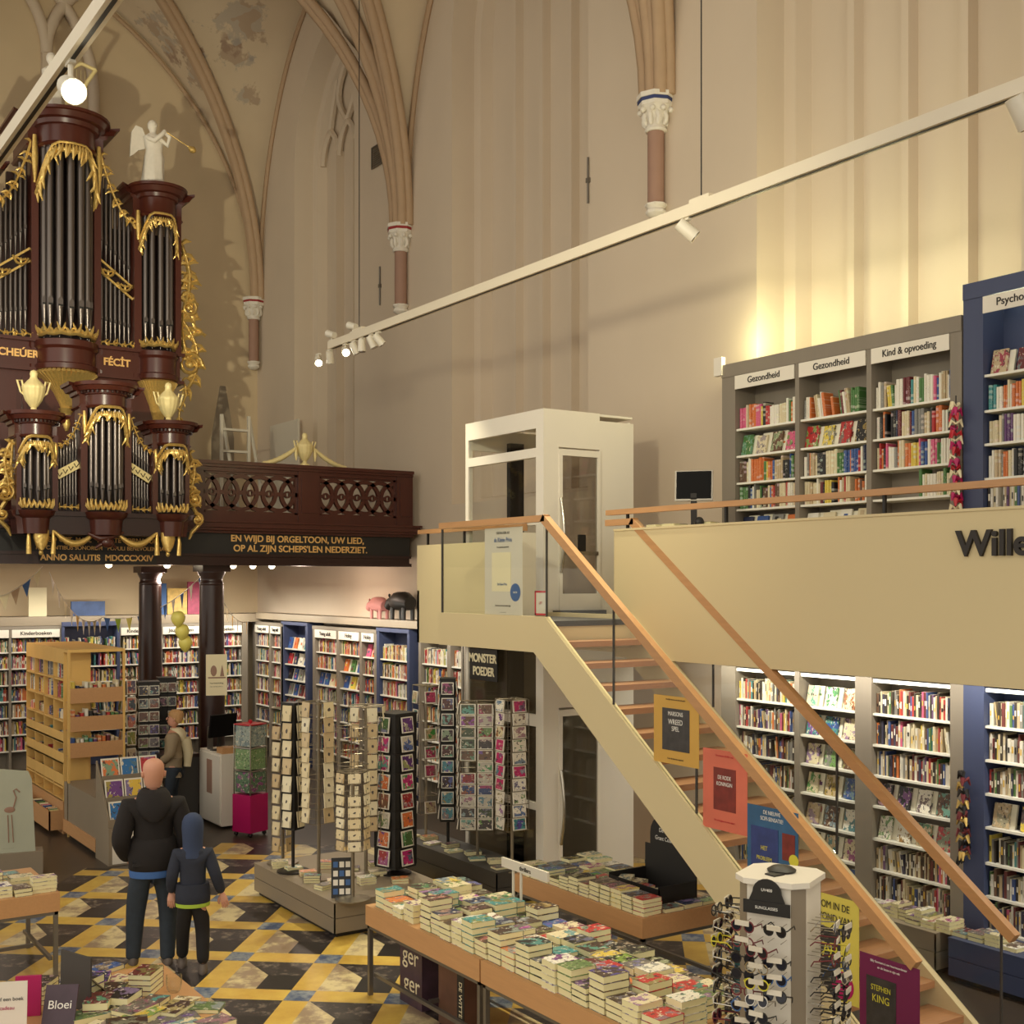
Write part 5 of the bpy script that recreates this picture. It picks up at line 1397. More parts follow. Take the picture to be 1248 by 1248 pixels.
x, y, d = rk(335, 1050, PZ); rack('slim cream card rack at the left end of the grey plinth', 'leftmost cream rack', (x+.05, y-.1), H-325*d/F, H-152*d/F, .085, 4, va(335)+PI/4, 9, 1, 'wire', 'kraft', .11, .14, kp, PZ)
x, y, d = rk(355, 1062, PZ); rack('cream card rack with black back, second from the left', 'second cream rack', (x+.02, y), H-298*d/F, H-148*d/F, .085, 4, va(357)+.9, 7, 1, 'dark', 'kraft', .115, .165, kr, PZ, panelm='black')
x, y, d = rk(386, 1069, PZ); rack('tall cream card rack in the middle of the grey plinth', 'third cream rack', (x, y-.05), H-290*d/F, H-145*d/F, .15, 4, va(386)+.65, 8, 1, 'wire', 'kraft', .12, .15, kr, PZ)
x, y, d = rk(430, 1096, PZ); rack('nearest wire card rack with its upper pockets empty', 'nearest wire rack', (x, y), H-325*d/F, H-232*d/F+.02, .13, 6, va(430)+.1, 7, 1, 'wire', 'kraft', .12, .085, kr, PZ)
t = bpy.data.objects['card_rack.003']; m = MB()
for i in range(6):
    a = 2*PI*(i+.5)/6
    m.tube([(.15*math.cos(a),.15*math.sin(a),1.2),(.15*math.cos(a),.15*math.sin(a),1.66)],.004,4)
for z in (1.3,1.42,1.54,1.66): m.tube([(.15*math.cos(2*PI*i/12),.15*math.sin(2*PI*i/12),z) for i in range(12)],.004,4,loop=True)
m.build('empty_wire_top', M['wire'], t)
x, y, d = rk(446, 1066, PZ); rack('wire card rack behind the nearest one', 'rear wire rack', (x+.0, y+.0), H-300*d/F, H-150*d/F, .17, 6, va(446)+.35, 8, 1, 'wire', 'kraft', .11, .14, kr, PZ)
x, y, d = rk(482, 1064, PZ); rack('black card rack with bright flower and animal photos', 'black photo rack', (x, y), H-343*d/F+.0, H-160*d/F, .155, 4, va(482)+PI/4, 8, 1, 'dark', 'photo', .165, .165, dk, PZ, panelm='black')
x, y, d = atd(519, 7.2); rack('kraft card rack left of the narrow black one', 'kraft rack', (x, y), H-280*d/F, H-125*d/F, .12, 4, va(519)+.4, 7, 1, 'wire', 'photo', .14, .14, [('kraft',(176,150,112)),('teal',(50,110,110)),('orange',(190,130,66)),('pink',(180,70,100)),('kraft',(186,164,128))], PZ)
x, y, d = atd(546, 7.2); rack('narrow black card rack with dark photo cards', 'narrow black rack', (x, y), H-288*d/F, H-118*d/F, .085, 4, va(546)-.05, 9, 1, 'dark', 'photo', .14, .14, [('dark photo',(60,34,36)),('maroon photo',(120,30,60)),('teal photo',(80,140,150)),('brown photo',(90,50,44))], PZ, panelm='black')
x, y, d = atd(582, 7.2); rack('two-column card rack of landscape photos left of the pink one', 'two-column rack', (x, y), H-298*d/F, H-146*d/F, .19, 4, va(582)-.05, 11, 2, 'wire', 'photo', .17, .115, gm, PZ)
x, y, d = atd(624, 7.2); rack('pink and cream card rack nearest the lift door', 'pink rack', (x, y), H-300*d/F, H-142*d/F, .13, 4, va(624)+.55, 10, 1, 'wire', 'photo', .16, .125, pk, PZ)
# small tilted badge stand and flat piles on the plinth
x, y, d = rk(418, 1090, .35)
t = thing('badge_stand', 'small black tilted stand with square badges on the grey plinth corner', 'stand', (5.19, 10.68, .347), va(418))
m = MB(); m.mbox(Matrix.Rotation(-.25, 4, 'X') @ Matrix.Translation((0,0,.19)), .2, .012, .38); m.build('board', M['black'], t)
MB().bar((0,.09,.3),(0,.2,0),.02,.01).build('strut', M['black'], t)
for i in range(3):
    for j in range(4):
        X = Matrix.Rotation(-.25, 4, 'X') @ Matrix.Translation((-.06+.06*i, -.009, .06+.085*j)); MB().mbox(X, .045, .004, .055).build('badge', M['white'] if (i+j) % 3 else M['textb'], t)
random.seed(8)
pil = [(5.2,12.2),(5.25,11.95),(5.3,11.7),(5.22,11.42),(5.38,11.2),(5.2,11.1),(5.6,11.9),(5.75,11.6),(5.9,11.3),(5.65,11.05),(5.95,10.9),(6.1,11.7)]
for k, (a, b) in enumerate(pil):
    n = 2 if k % 3 else 3
    stack(a, b, .347, n, .025, random.uniform(-.6,.6), CP[[4,4,7,0,4,8,7,0,4,5,7,0][k]], '%s low pile on the grey plinth' % ORD[k], 'low piles on the grey plinth', .13, .17)
for k in range(9):
    stack(7.08+.1*(k % 2), 10.75+.24*k, .372, 1+(k % 2), .022, random.uniform(-.4,.4), CP[[8,4,9,0,4,0,5,7,4][k]], '%s pile on the dark low plinth' % ORD[k], 'piles on the dark low plinth', .13, .18)
# piles on lower bookcase plinths
for k in range(8):
    stack(XB-.22, yx(1140,XB-.42)+.09+.155*k*.55, .372, 2+(k*7) % 3, .032, 0, CP[[4,8,5,4,0,4,8,5][k]], '%s pile below the bay left of the blue post' % ORD[k], 'piles on the grey plinth below the bookcase', .08, .2) if k < 9 else None
for k in range(7):
    stack(XB-.25, 6.0+.16*k, .372, 1+(k*5) % 3, .034, 0, CP[[5,4,8,10,4,5,0][k]], '%s pile on the dark blue plinth' % ORD[k], 'piles on the dark blue plinth', .14, .21)

# ------------------------------------------------------------------ sunglasses tower
SX, SY = 4.93, 4.70
t = thing('sunglasses_rack', 'white eight-sided sunglasses tower in front of the stair foot', 'display rack', (SX, SY, 0), math.radians(-66))
A_ = .185; K = .12
def octp(s=1.0): return [(K*s,-A_*s),(A_*s,-K*s),(A_*s,K*s),(K*s,A_*s),(-K*s,A_*s),(-A_*s,K*s),(-A_*s,-K*s),(-K*s,-A_*s)]
m = MB(); m.prism(octp(), 'xy', .12, 1.78); m.build('body', M['white'], t)
m = MB(); m.prism(octp(1.12), 'xy', 1.78, 1.81); m.build('top', M['white'], t)
m = MB(); m.prism(octp(1.25), 'xy', .0, .12); m.build('base', M['darkgrey'], t)
for q in range(4):
    R = Matrix.Rotation(PI/4+q*PI/2, 4, 'Z'); m = MB(); m.mbox(R @ Matrix.Translation((0,-(A_+K)/math.sqrt(2)-.002,.97)), .085, .004, 1.6); m.build('corner_strip', M['midgrey'], t)
m = MB(); m.prism([(-.1,1.70),(.1,1.70)]+[(.08*math.cos(PI*i/10), 1.745+.075*math.sin(PI*i/10)) for i in range(11)]+[(-.1,1.70)][:0], 'xz', -A_-.03, -A_-.022); m.box(-.13,.13,-A_-.035,-A_-.028,1.63,1.70); m.build('header', M['black'], t)
text('SUNGLASSES', .022, 'textw', t, (0,-A_-.036,1.665), (PI/2,0,0), ext=.0005); text('UV400', .022, 'textw', t, (0,-A_-.031,1.76), (PI/2,0,0), ext=.0005)
tag(MB().lathe([(.075,0),(.08,.012),(.05,.03),(.01,.035)], SX+.03, SY+.02, 1.81, 16).box(SX-.1, SX-.02, SY-.05, SY+.02, 1.81, 1.818).build('cap', M['black'], smooth=50), 'small black cap lying on top of the sunglasses tower', 'cap')
def glasses_mesh():
    m = MB()
    for s in (-1, 1):
        pts = [(s*.036+.027*math.cos(a), 0, .021*math.sin(a)) for a in [2*PI*i/12 for i in range(12)]]; m.tube(pts, .0035, 5, loop=True)
        m.tube([(s*.063,0,.006),(s*.07,.01,.006),(s*.066,.11,.0),(s*.06,.135,-.02)], .003, 5)
    m.tube([(-.01,0,.006),(0,-.004,.01),(.01,0,.006)], .003, 5)
    return m
GMs = []
for c in ('black','maroon','chrome','texty','textb'):
    o = glasses_mesh().build('sunglasses', M[c]); 
    for v in o.data.vertices: v.co += o.location
    GMs.append(({'black':'black','maroon':'maroon','chrome':'silver','texty':'amber','textb':'blue'}[c], o.data)); bpy.data.objects.remove(o)
LM = []
for nm_, mm in (('dark', M['lensd']), ('pale', M['glass'])):
    m = MB()
    for s in (-1,1): m.prism([(s*.036+.026*math.cos(a), .020*math.sin(a)) for a in [2*PI*i/12 for i in range(12)]], 'xz', -.001, .001)
    o = m.build('lenses', mm)
    for v in o.data.vertices: v.co += o.location
    LM.append(o.data); bpy.data.objects.remove(o)
random.seed(3)
TAGM = MB().box(-.04,.04,-.014,-.006,.004,.024).build('price_tag', M['offwhite'])
for v in TAGM.data.vertices: v.co += TAGM.location
tagme = TAGM.data; bpy.data.objects.remove(TAGM)
for f, fn in ((0,'aisle side'), (1,'stair side'), (3,'table side')):
    for k in range(12):
        for c in range(3):
            if random.random() < .05: continue
            z = 1.585-.085*k-(.03 if c == 1 else 0); u = -.088+.088*c
            gi = random.choices(range(5), [10,4,4,1,1])[0]
            o = bpy.data.objects.new('sunglasses', GMs[gi][1]); C0.objects.link(o)
            o.matrix_world = Matrix.Translation((SX,SY,z)) @ Matrix.Rotation(math.radians(-66)+f*PI/2, 4, 'Z') @ Matrix.Translation((u,-A_-.15-(.03 if c == 1 else 0),0)) @ Matrix.Rotation(random.uniform(-.15,.15), 4, 'Z') @ Matrix.Rotation(random.uniform(-.25,.15), 4, 'X') @ Matrix.Diagonal((.98,.9,1.35,1))
            o['label'] = '%s sunglasses, %s row from top, %s column on %s of the tower' % (GMs[gi][0], ORD[k], ['left','middle','right'][c], fn); o['category'] = 'sunglasses'; o['group'] = 'sunglasses on the white tower'
            l = bpy.data.objects.new('lenses', LM[0 if random.random() < .8 else 1]); C0.objects.link(l); l.parent = o
            if random.random() < .85: g = bpy.data.objects.new('price_tag', tagme); C0.objects.link(g); g.parent = o
        R = Matrix.Rotation(f*PI/2, 4, 'Z'); m = MB()
        for u in (-.1,-.03,.03,.1): m.tube([tuple(R @ Vector((u,-A_,z_-.012))) for z_ in (1.6-.085*k,)]+[tuple(R @ Vector((u,-A_-.09,1.588-.085*k)))], .0025, 4)
        m.build('peg_row', M['chrome'], t)

# ------------------------------------------------------------------ posters on the stair glass
def poster(name, label, px0, px1, pt, pb, ground, items, X=XL-.014, mt=None):
    Ya, Yb = yx(px0, X), yx(px1, X); yc = (Ya+Yb)/2; d = dep(X, yc)
    zt = H-(pt-HOR)*d/F; zb_ = H-(pb-HOR)*d/F
    t = thing(name, label, 'poster', (X, yc, zb_), -PI/2); W = Ya-Yb; Hh = zt-zb_
    MB().box(-W/2, W/2, -.0015, .0015, 0, Hh).build('sheet', ground, t)
    for it in items:
        if it[0] == 't': _, s_, fx, fz, sz, mt_, sxx = it; text(s_, sz*Hh, mt_, t, (fx*W, -.0068, fz*Hh), (PI/2,0,0), ext=.0005, sx=sxx)
        elif it[0] == 'b': _, x0, x1, z0, z1, mt_, nm_ = it; MB().box(x0*W, x1*W, -.0045, -.0015, z0*Hh, z1*Hh).build(nm_, mt_, t)
        elif it[0] == 'c': _, fx, fz, r_, mt_, nm_ = it; MB().prism([(fx*W+r_*W*math.cos(a), fz*Hh+r_*W*math.sin(a)) for a in [2*PI*i/20 for i in range(20)]], 'xz', -.005, -.002).build(nm_, mt_, t)
    return t
PY = mat('poster_yellow', (206,160,72), .5); PR = mat('poster_red', (214,110,84), .5, var=.3, scale=2.5); PB = mat('poster_blue', (48,92,130), .5, var=.5, scale=6); PP = mat('poster_purple', (112,24,72), .5, var=.1)
PG = mat('poster_lime', (214,196,84), .5); BK = mat('cover_dark', (58,54,52), .4, var=.8, scale=14); BR = mat('cover_red', (120,40,30), .4, var=.7, scale=12); BB = mat('cover_blue', (46,60,116), .4, var=.6, scale=10)
poster('stair_poster', 'yellow poster showing a dark thriller cover on the stair glass', 797, 852, 849, 932, PY,
  [('t','Heerlijk huiveren met het hele gezin', 0,.95,.032,'text',.9),('b',-.3,.3,.2,.82,BK,'book_cover'),('t','MARSONS',0,.74,.09,'textw',.8),('t','WREED',0,.62,.11,'textw',.85),('t','SPEL',0,.52,.10,'textw',.85),('t','Voor de fans van suspense',0,.08,.036,'text',.9)])
poster('stair_poster', 'orange-red poster showing a red novel cover on the stair glass', 857, 911, 915, 1013, PR,
  [('t','De nieuwe thriller van',0,.93,.035,'red',1),('b',-.25,.25,.25,.78,BR,'book_cover'),('t','DE RODE',0,.66,.07,'textw',.8),('t','KONINGIN',0,.58,.07,'textw',.8),('t','Nu verkrijgbaar in onze winkel',0,.12,.032,'red',.9)])
poster('stair_poster', 'blue starry poster headed De nieuwe scifi-sensatie on the stair glass', 911, 973, 985, 1070, PB,
  [('t','DE NIEUWE',0,.92,.08,'textw',.8),('t','SCIFI-SENSATIE!',0,.83,.08,'textw',.8),('b',-.42,.12,-.1,.70,BB,'book_cover'),('b',.2,.44,.30,.68,BR,'book_cover'),('t','HET',-.15,.40,.09,'texty',.8),('t','PROBLEEM',-.15,.25,.08,'texty',.8),('c',.42,.32,.09,M['texty'],'round_sticker')])
poster('stair_poster', 'lime yellow poster half hidden by the sunglasses tower', 975, 1047, 1090, 1215, PG,
  [('t','KOM IN DE',.08,.90,.10,'text',.8),('t','AVOND VAN',.08,.78,.10,'text',.8),('b',-.3,.2,-.1,.68,BK,'book_cover'),('t','1793',-.02,.45,.20,'texty',.7),('c',.24,.16,.18,M['pink'],'round_sticker')], X=XL-.02)
poster('stair_poster', 'purple poster showing a red and black horror novel at the stair foot', 1048, 1121, 1170, 1300, PP,
  [('t','Billy Summers is een huurmoordenaar',0,.95,.032,'textw',.85),('t','en de beste in zijn vak',0,.90,.032,'textw',.9),('b',-.38,.12,.18,.80,BK,'book_cover'),('t','STEPHEN',-.13,.70,.075,'texty',.75),('t','KING',-.13,.60,.10,'texty',.85),('c',.1,.24,.14,M['offwhite'],'round_sticker')], X=XL-.02)
# poster behind the landing glass
poster('landing_poster', 'tall cream poster titled de Kleine Prins behind the landing glass', 591, 637, 643, 751, M['offwhite'],
  [('t','DOE EN ZOEK ALS',0,.94,.04,'text',.8),('t','de Kleine Prins',0,.86,.075,'textb',.8),('t','Een spannende puzzeltocht',0,.78,.025,'text',.9),('b',-.3,.2,.28,.72,M['cream'],'picture'),('t','De Kleine Prins',-.02,.36,.04,'textb',.8),('c',.32,.27,.13,M['textb'],'round_sticker'),('t','GRATIS',.32,.27,.03,'textw',.8),('t','Doe mee en win een mooie prijs',0,.12,.03,'text',.8),('t','.............................',0,.05,.025,'text',.8)], X=XL+.03)
t = poster('landing_notice', 'small red-framed notice leaning behind the landing glass beside the tall poster', 652, 667, 720, 750, M['offwhite'], [('b',-.5,.5,0,.08,M['red'],'border'),('b',-.5,.5,.92,1,M['red'],'border'),('b',-.5,-.4,0,1,M['red'],'border'),('b',.4,.5,0,1,M['red'],'border'),('t','LIFT',0,.5,.15,'red',.8)], X=XL+.03)
# white cabinet behind the poster
tag(MB().box(XL+.35, XL+.6, 10.0, 10.5, ZL, ZL+.85).build('cabinet', M['offwhite']), 'cream box standing on the stair landing behind the tall poster', 'box')

# ------------------------------------------------------------------ mezzanine desk
yd = yx(845, 8.4)
t = thing('reading_desk', 'cream counter on the mezzanine carrying the monitor', 'desk', (8.35, yd, 3.03))
MB().box(-.25,.25,-.55,.75,.0,.88).build('body', M['offwhite'], t); MB().box(-.28,.28,-.58,.8,.88,.91).build('worktop', M['white'], t); MB().box(-.262,-.25,-.2,.72,.80,.83).build('slot', M['dark'], t)
t = thing('computer_monitor', 'silver-framed monitor on the mezzanine counter', 'monitor', (8.32, yx(845,8.32), 3.94), va(845)-.12)
m = MB(); m.mbox(Matrix.Rotation(.0, 4, 'Y') @ Matrix.Rotation(-.12, 4, 'X') @ Matrix.Translation((0,0,.44)), .38, .03, .31); m.build('housing', M['steel'], t)
MB().mbox(Matrix.Rotation(-.12, 4, 'X') @ Matrix.Translation((0,-.017,.445)), .35, .004, .28).build('screen', M['screen'], t)
m = MB(); m.bar((0,.03,.36),(0,.06,.0),.06,.03); m.lathe([(.1,0),(.1,.012),(.02,.02)], 0, .05, 0, 16); m.build('stand', M['dark'], t)
t = thing('telephone', 'small black telephone receiver beside the monitor', 'telephone', (8.15, yx(852,8.15), 3.94), va(850)); m = MB(); m.ell((0,0,.05),.05,.04,.055,12); m.box(-.05,.05,-.05,.05,0,.02); m.build('body', M['black'], t, smooth=50)
for k, (px, c) in enumerate(((803,5),(822,4),(862,8))):
    stack(8.3, yx(px,8.3), 3.94, 2, .03, .2*k, CP[c], '%s pile on the mezzanine counter' % ORD[k], 'piles on the mezzanine counter', .16, .22)

# cartons standing under the long table
for (lb, Ya, Yb, h, mt, tx) in (('tall printed carton with large cream letters under the long table, beside its far leg', 8.72, 8.36, .56, M['purpleart'], 'ger'),
                        ('brown printed carton with a dark spine under the middle of the long table', 8.1, 7.72, .54, mat('brown_print', (96,62,46), .5, var=.6, scale=5), None)):
    t = thing('floor_carton', lb, 'carton', (4.86, (Ya+Yb)/2, 0), -PI/2); w_ = Ya-Yb
    MB().box(-w_/2, w_/2, -.1, .1, 0, h).build('box', mt, t)
    if tx: text(tx, .2, 'cream', t, (0,-.103,.40), (PI/2,0,0), ext=.001); text(tx, .2, 'cream', t, (.02,-.103,.18), (PI/2,0,0), ext=.001)
    else: MB().box(w_/2-.1, w_/2, -.104, -.1, 0, h).build('dark_band', M['black'], t); text('DE WITTE', .06, 'cream', t, (w_/2-.05,-.106,.27), (PI/2,PI/2,0), ext=.001)
TEAL = mat('teal_card', (50,108,116), .5)
tag(MB().box(7.12, 7.38, 7.0, 7.3, 0, .5).build('teal_box', TEAL), 'teal box on the floor behind the near end of the table under the stairs', 'box')
# ------------------------------------------------------------------ people
def skin(joints, edges, sub=2):
    bm = bmesh.new(); L = bm.verts.layers.skin.verify(); V = {}
    for i, (k, (x, y, z, rx, ry)) in enumerate(joints.items()):
        v = bm.verts.new((x, y, z)); v[L].radius = (rx, ry); v[L].use_root = (i == 0); V[k] = v
    for a, b in edges: bm.edges.new((V[a], V[b]))
    me = bpy.data.meshes.new('sk'); bm.to_mesh(me); bm.free()
    o = bpy.data.objects.new('sk', me); C0.objects.link(o)
    s = o.modifiers.new('s', 'SKIN'); s.use_smooth_shade = True
    u = o.modifiers.new('u', 'SUBSURF'); u.levels = sub; u.render_levels = sub
    dg = bpy.context.evaluated_depsgraph_get(); me2 = bpy.data.meshes.new_from_object(o.evaluated_get(dg))
    vs = [tuple(v.co) for v in me2.vertices]; fs = [list(p.vertices) for p in me2.polygons]
    bpy.data.objects.remove(o); bpy.data.meshes.remove(me); bpy.data.meshes.remove(me2)
    return vs, fs
def chain(names): return list(zip(names[:-1], names[1:]))
def headgeo(m, X, s, bald=True):
    # X: matrix at the chin/neck joint, face towards +Y
    R = []
    prof = [(.0,.045,.05,.0),(.02,.058,.068,.008),(.05,.066,.082,.01),(.09,.072,.092,.004),(.125,.076,.097,-.002),(.16,.077,.098,-.006),(.19,.072,.092,-.01),(.215,.056,.074,-.014),(.232,.034,.046,-.016),(.24,.008,.01,-.018)]
    for z, rx, ry, dy in prof:
        R.append([tuple(X @ Vector(((rx+.007)*s*math.cos(a), (dy+ry*math.sin(a)*(1.0 if math.sin(a) < 0 else .93))*s, z*s))) for a in [2*PI*k/20 for k in range(20)]])
    m.loft(R)
    def P(x, y, z): return tuple(X @ Vector((x*s, y*s, z*s)))
    m.tube([P(0,.088,.125),P(0,.108,.09),P(0,.102,.08)], [.008*s,.014*s,.012*s], 8)
    for q in (-1, 1): 
        m.tube([P(q*.074,-.005,.13),P(q*.088,-.015,.125),P(q*.086,-.012,.095),P(q*.074,.0,.085)], [.01*s,.014*s,.012*s,.008*s], 7)
    m.tube([P(-.022,.088,.052),P(0,.094,.05),P(.022,.088,.052)], [.005*s]*3, 6)
def handgeo(m, X, s, mirror=1):
    """wrist at origin, fingers along -Z, palm faces +Y, thumb towards +X*mirror"""
    def P(x, y, z): return tuple(X @ Vector((x*s*mirror, y*s, z*s)))
    R = []
    for z, rx, ry in ((.01,.024,.02),(-.02,.033,.018),(-.06,.042,.016),(-.09,.043,.014),(-.098,.038,.01)):
        R.append([P(rx*math.cos(a), ry*math.sin(a), z) for a in [2*PI*k/12 for k in range(12)]])
    m.loft(R)
    for i, L in enumerate((.068,.076,.072,.056)):
        x = .03-.02*i; m.tube([P(x,0,-.085),P(x*1.05,.004,-.09-L*.4),P(x*1.08,.018,-.09-L*.75),P(x*1.08,.034,-.09-L)], [.0095*s,.009*s,.008*s,.006*s], 7)
    m.tube([P(.03,.005,-.03),P(.056,.012,-.055),P(.062,.022,-.085),P(.058,.03,-.105)], [.012*s,.011*s,.0095*s,.007*s], 7)

def person(label, loc, rz, s, J, parts, headrot=0, headtilt=0, hs=1.1, hands=()):
    t = thing('person', label, 'person', loc, rz)
    m = MB(); 
    vs, fs = skin({k: (x*s, y*s, z*s, rx*s, ry*s) for k, (x, y, z, rx, ry) in J.items()},
       chain(['pelvis','waist','chest','collar','neck','nape'])+chain(['collar','shR','elR','wrR'])+chain(['collar','shL','elL','wrL'])+chain(['pelvis','hipR','knR','anR'])+chain(['pelvis','hipL','knL','anL']))
    m.add(vs, fs)
    nx = J['nape']; hx = Matrix.Translation((nx[0]*s, nx[1]*s, nx[2]*s)) @ Matrix.Rotation(headrot, 4, 'Z') @ Matrix.Rotation(headtilt, 4, 'X')
    headgeo(m, hx, s*hs)
    for side, Mx, mir in hands: handgeo(m, Matrix.Translation([J['wr'+side][i]*s for i in range(3)]) @ Mx, s, mir)
    b = m.build('body', M['skin'], t, smooth=60)
    for q in (-1, 1):
        e = hx @ Vector((q*.03*s*hs, .086*s*hs, .122*s*hs)); MB().ell(tuple(e), .012*s, .008*s, .008*s, 8).build('eye', M['dark'], t, smooth=60)
    for nm, mt, names, extra, grow in parts:
        jj = {}; 
        for k in names: x, y, z, rx, ry = J[k]; jj[k] = (x*s, y*s, z*s, (rx+grow)*s, (ry+grow)*s)
        jj.update({k: (v[0]*s, v[1]*s, v[2]*s, v[3]*s, v[4]*s) for k, v in extra.get('joints', {}).items()})
        vs, fs = skin(jj, extra['edges']); m = MB(); m.add(vs, fs); m.build(nm, mt, t, smooth=60)
    return t, hx
JM = dict(pelvis=(0,0,.93,.145,.11), waist=(0,0,1.08,.15,.115), chest=(0,.0,1.30,.175,.12), collar=(0,-.01,1.45,.135,.09), neck=(0,-.005,1.52,.062,.062), nape=(0,.01,1.575,.055,.06),
  shR=(.20,-.01,1.42,.072,.072), elR=(.29,-.06,1.12,.055,.055), wrR=(.20,.12,.93,.036,.036), shL=(-.20,-.01,1.42,.072,.072), elL=(-.29,-.06,1.12,.055,.055), wrL=(-.20,.12,.93,.036,.036),
  hipR=(.105,0,.84,.095,.10), knR=(.13,.03,.48,.068,.072), anR=(.12,-.02,.09,.046,.05), hipL=(-.105,0,.84,.095,.10), knL=(-.15,.06,.48,.068,.072), anL=(-.17,.07,.09,.046,.05))
armE = chain(['pelvis','waist','chest','collar'])+chain(['collar','shR','elR','wrR'])+chain(['collar','shL','elL','wrL'])
mx, my = xy(187, 10.75), 10.75
HM = [('R', Matrix.Rotation(-.9, 4, 'X') @ Matrix.Rotation(.5, 4, 'Y'), -1), ('L', Matrix.Rotation(-.9, 4, 'X') @ Matrix.Rotation(-.5, 4, 'Y'), 1)]
def band(t, name, mt, rs, n=28):
    m = MB(); m.loft([[(rx*math.cos(a), dy+ry*math.sin(a), z) for a in [2*PI*k/n for k in range(n)]] for rx, ry, z, dy in rs], True, True); return m.build(name, mt, t, smooth=60)
t, hx = person('bald man in a black hooded sweater and dark jeans walking away from the camera', (mx, my, 0), va(187)+.05, 1.0, JM, [
  ('jeans', M['jeans'], ['hipR','knR','anR','hipL','knL','anL'], dict(joints={'seat':(0,-.01,.86,.13,.11),'cfR':(.12,-.02,.04,.066,.072),'cfL':(-.17,.07,.04,.066,.072)}, edges=chain(['seat','hipR','knR','anR','cfR'])+chain(['seat','hipL','knL','anL','cfL'])), .02),
  ('hooded_sweater', M['hoodie'], ['waist','chest','collar','shR','elR','wrR','shL','elL','wrL'], dict(joints={'hem':(0,0,.95,.185,.145)}, edges=chain(['hem','waist','chest','collar'])+chain(['collar','shR','elR','wrR'])+chain(['collar','shL','elL','wrL'])), .035)],
  headrot=.1, hands=HM)
band(t, 'blue_shirt', M['blueshirt'], [(.205,.158,.80,-.005),(.21,.162,.84,-.005),(.20,.155,.9,-.005)])
band(t, 'sweater_hem', M['hoodie'], [(.20,.155,.855,-.005),(.213,.168,.87,-.005),(.214,.17,.93,-.005),(.222,.172,.98,-.005),(.21,.16,1.1,0),(.18,.13,1.15,0)])
band(t, 'hood', M['hoodie'], [(.05,.04,1.30,-.145),(.11,.055,1.35,-.135),(.15,.075,1.42,-.11),(.155,.10,1.48,-.06),(.135,.115,1.535,-.02),(.105,.105,1.57,.0),(.085,.085,1.565,.005)])
for sx, (ax, ay) in ((1, (.12,-.02)), (-1, (-.17,.07))):
    m = MB(); m.loft([[(ax+rx*math.cos(a), ay+.05+ry*math.sin(a), z) for a in [2*PI*k/14 for k in range(14)]] for rx, ry, z in ((.045,.13,0),(.05,.14,.02),(.048,.13,.05),(.04,.09,.09))]); m.build('shoe', M['shoe'], t, smooth=50)
# child
JK = dict(pelvis=(0,0,.72,.085,.07), waist=(0,0,.82,.10,.08), chest=(0,0,.98,.115,.09), collar=(0,0,1.08,.085,.065), neck=(0,0,1.13,.04,.04), nape=(0,.01,1.16,.04,.04),
  shR=(.13,0,1.06,.045,.045), elR=(.20,-.03,.86,.035,.035), wrR=(.25,.05,.68,.024,.024), shL=(-.13,0,1.06,.045,.045), elL=(-.18,-.02,.86,.035,.035), wrL=(-.19,.09,.70,.024,.024),
  hipR=(.065,0,.58,.055,.058), knR=(.085,.02,.36,.045,.045), anR=(.09,-.06,.08,.032,.034), hipL=(-.065,0,.58,.055,.058), knL=(-.09,.05,.37,.045,.045), anL=(-.10,.16,.09,.032,.034))
kx, ky = xy(235, 10.35), 10.35
t, hx = person('child in a navy jacket with hood up and black trousers walking beside the bald man', (kx, ky, 0), va(235)-.05, .98, JK, [
  ('trousers', M['trousers'], ['hipR','knR','anR','hipL','knL','anL'], dict(joints={'seat':(0,0,.64,.09,.08)}, edges=chain(['seat','hipR','knR','anR'])+chain(['seat','hipL','knL','anL'])), .022),
  ('jacket', M['kidjacket'], ['waist','chest','collar','shR','elR','wrR','shL','elL','wrL'], dict(joints={'hem':(0,0,.70,.13,.105)}, edges=chain(['hem','waist','chest','collar'])+chain(['collar','shR','elR','wrR'])+chain(['collar','shL','elL','wrL'])), .022)],
  headrot=-.1, hs=.8, hands=[('R', Matrix.Rotation(-.25, 4, 'X') @ Matrix.Rotation(-.3, 4, 'Y') @ Matrix.Scale(.8, 4), -1), ('L', Matrix.Rotation(-.4, 4, 'X') @ Matrix.Scale(.8, 4), 1)])
band(t, 'green_shirt', M['kidgreen'], [(.145,.12,.585,0),(.147,.122,.61,0),(.14,.11,.66,0)])
band(t, 'collar', M['kidjacket'], [(.16,.085,1.0,0),(.155,.085,1.05,0),(.10,.075,1.085,0),(.06,.06,1.10,0)])
band(t, 'jacket_hem', M['kidjacket'], [(.14,.115,.61,0),(.148,.122,.62,0),(.15,.125,.68,0),(.14,.115,.78,0)])
m = MB(); s = .98
m.loft([[(rx*s*math.cos(a), (dy+ry*math.sin(a))*s, z*s) for a in [2*PI*k/18 for k in range(18)]] for rx, ry, z, dy in ((.12,.10,1.03,-.0),(.088,.085,1.09,-.01),(.088,.09,1.15,-.01),(.092,.105,1.22,-.01),(.096,.112,1.29,-.015),(.092,.108,1.35,-.02),(.072,.085,1.395,-.025),(.035,.045,1.42,-.03),(.01,.01,1.425,-.03))])
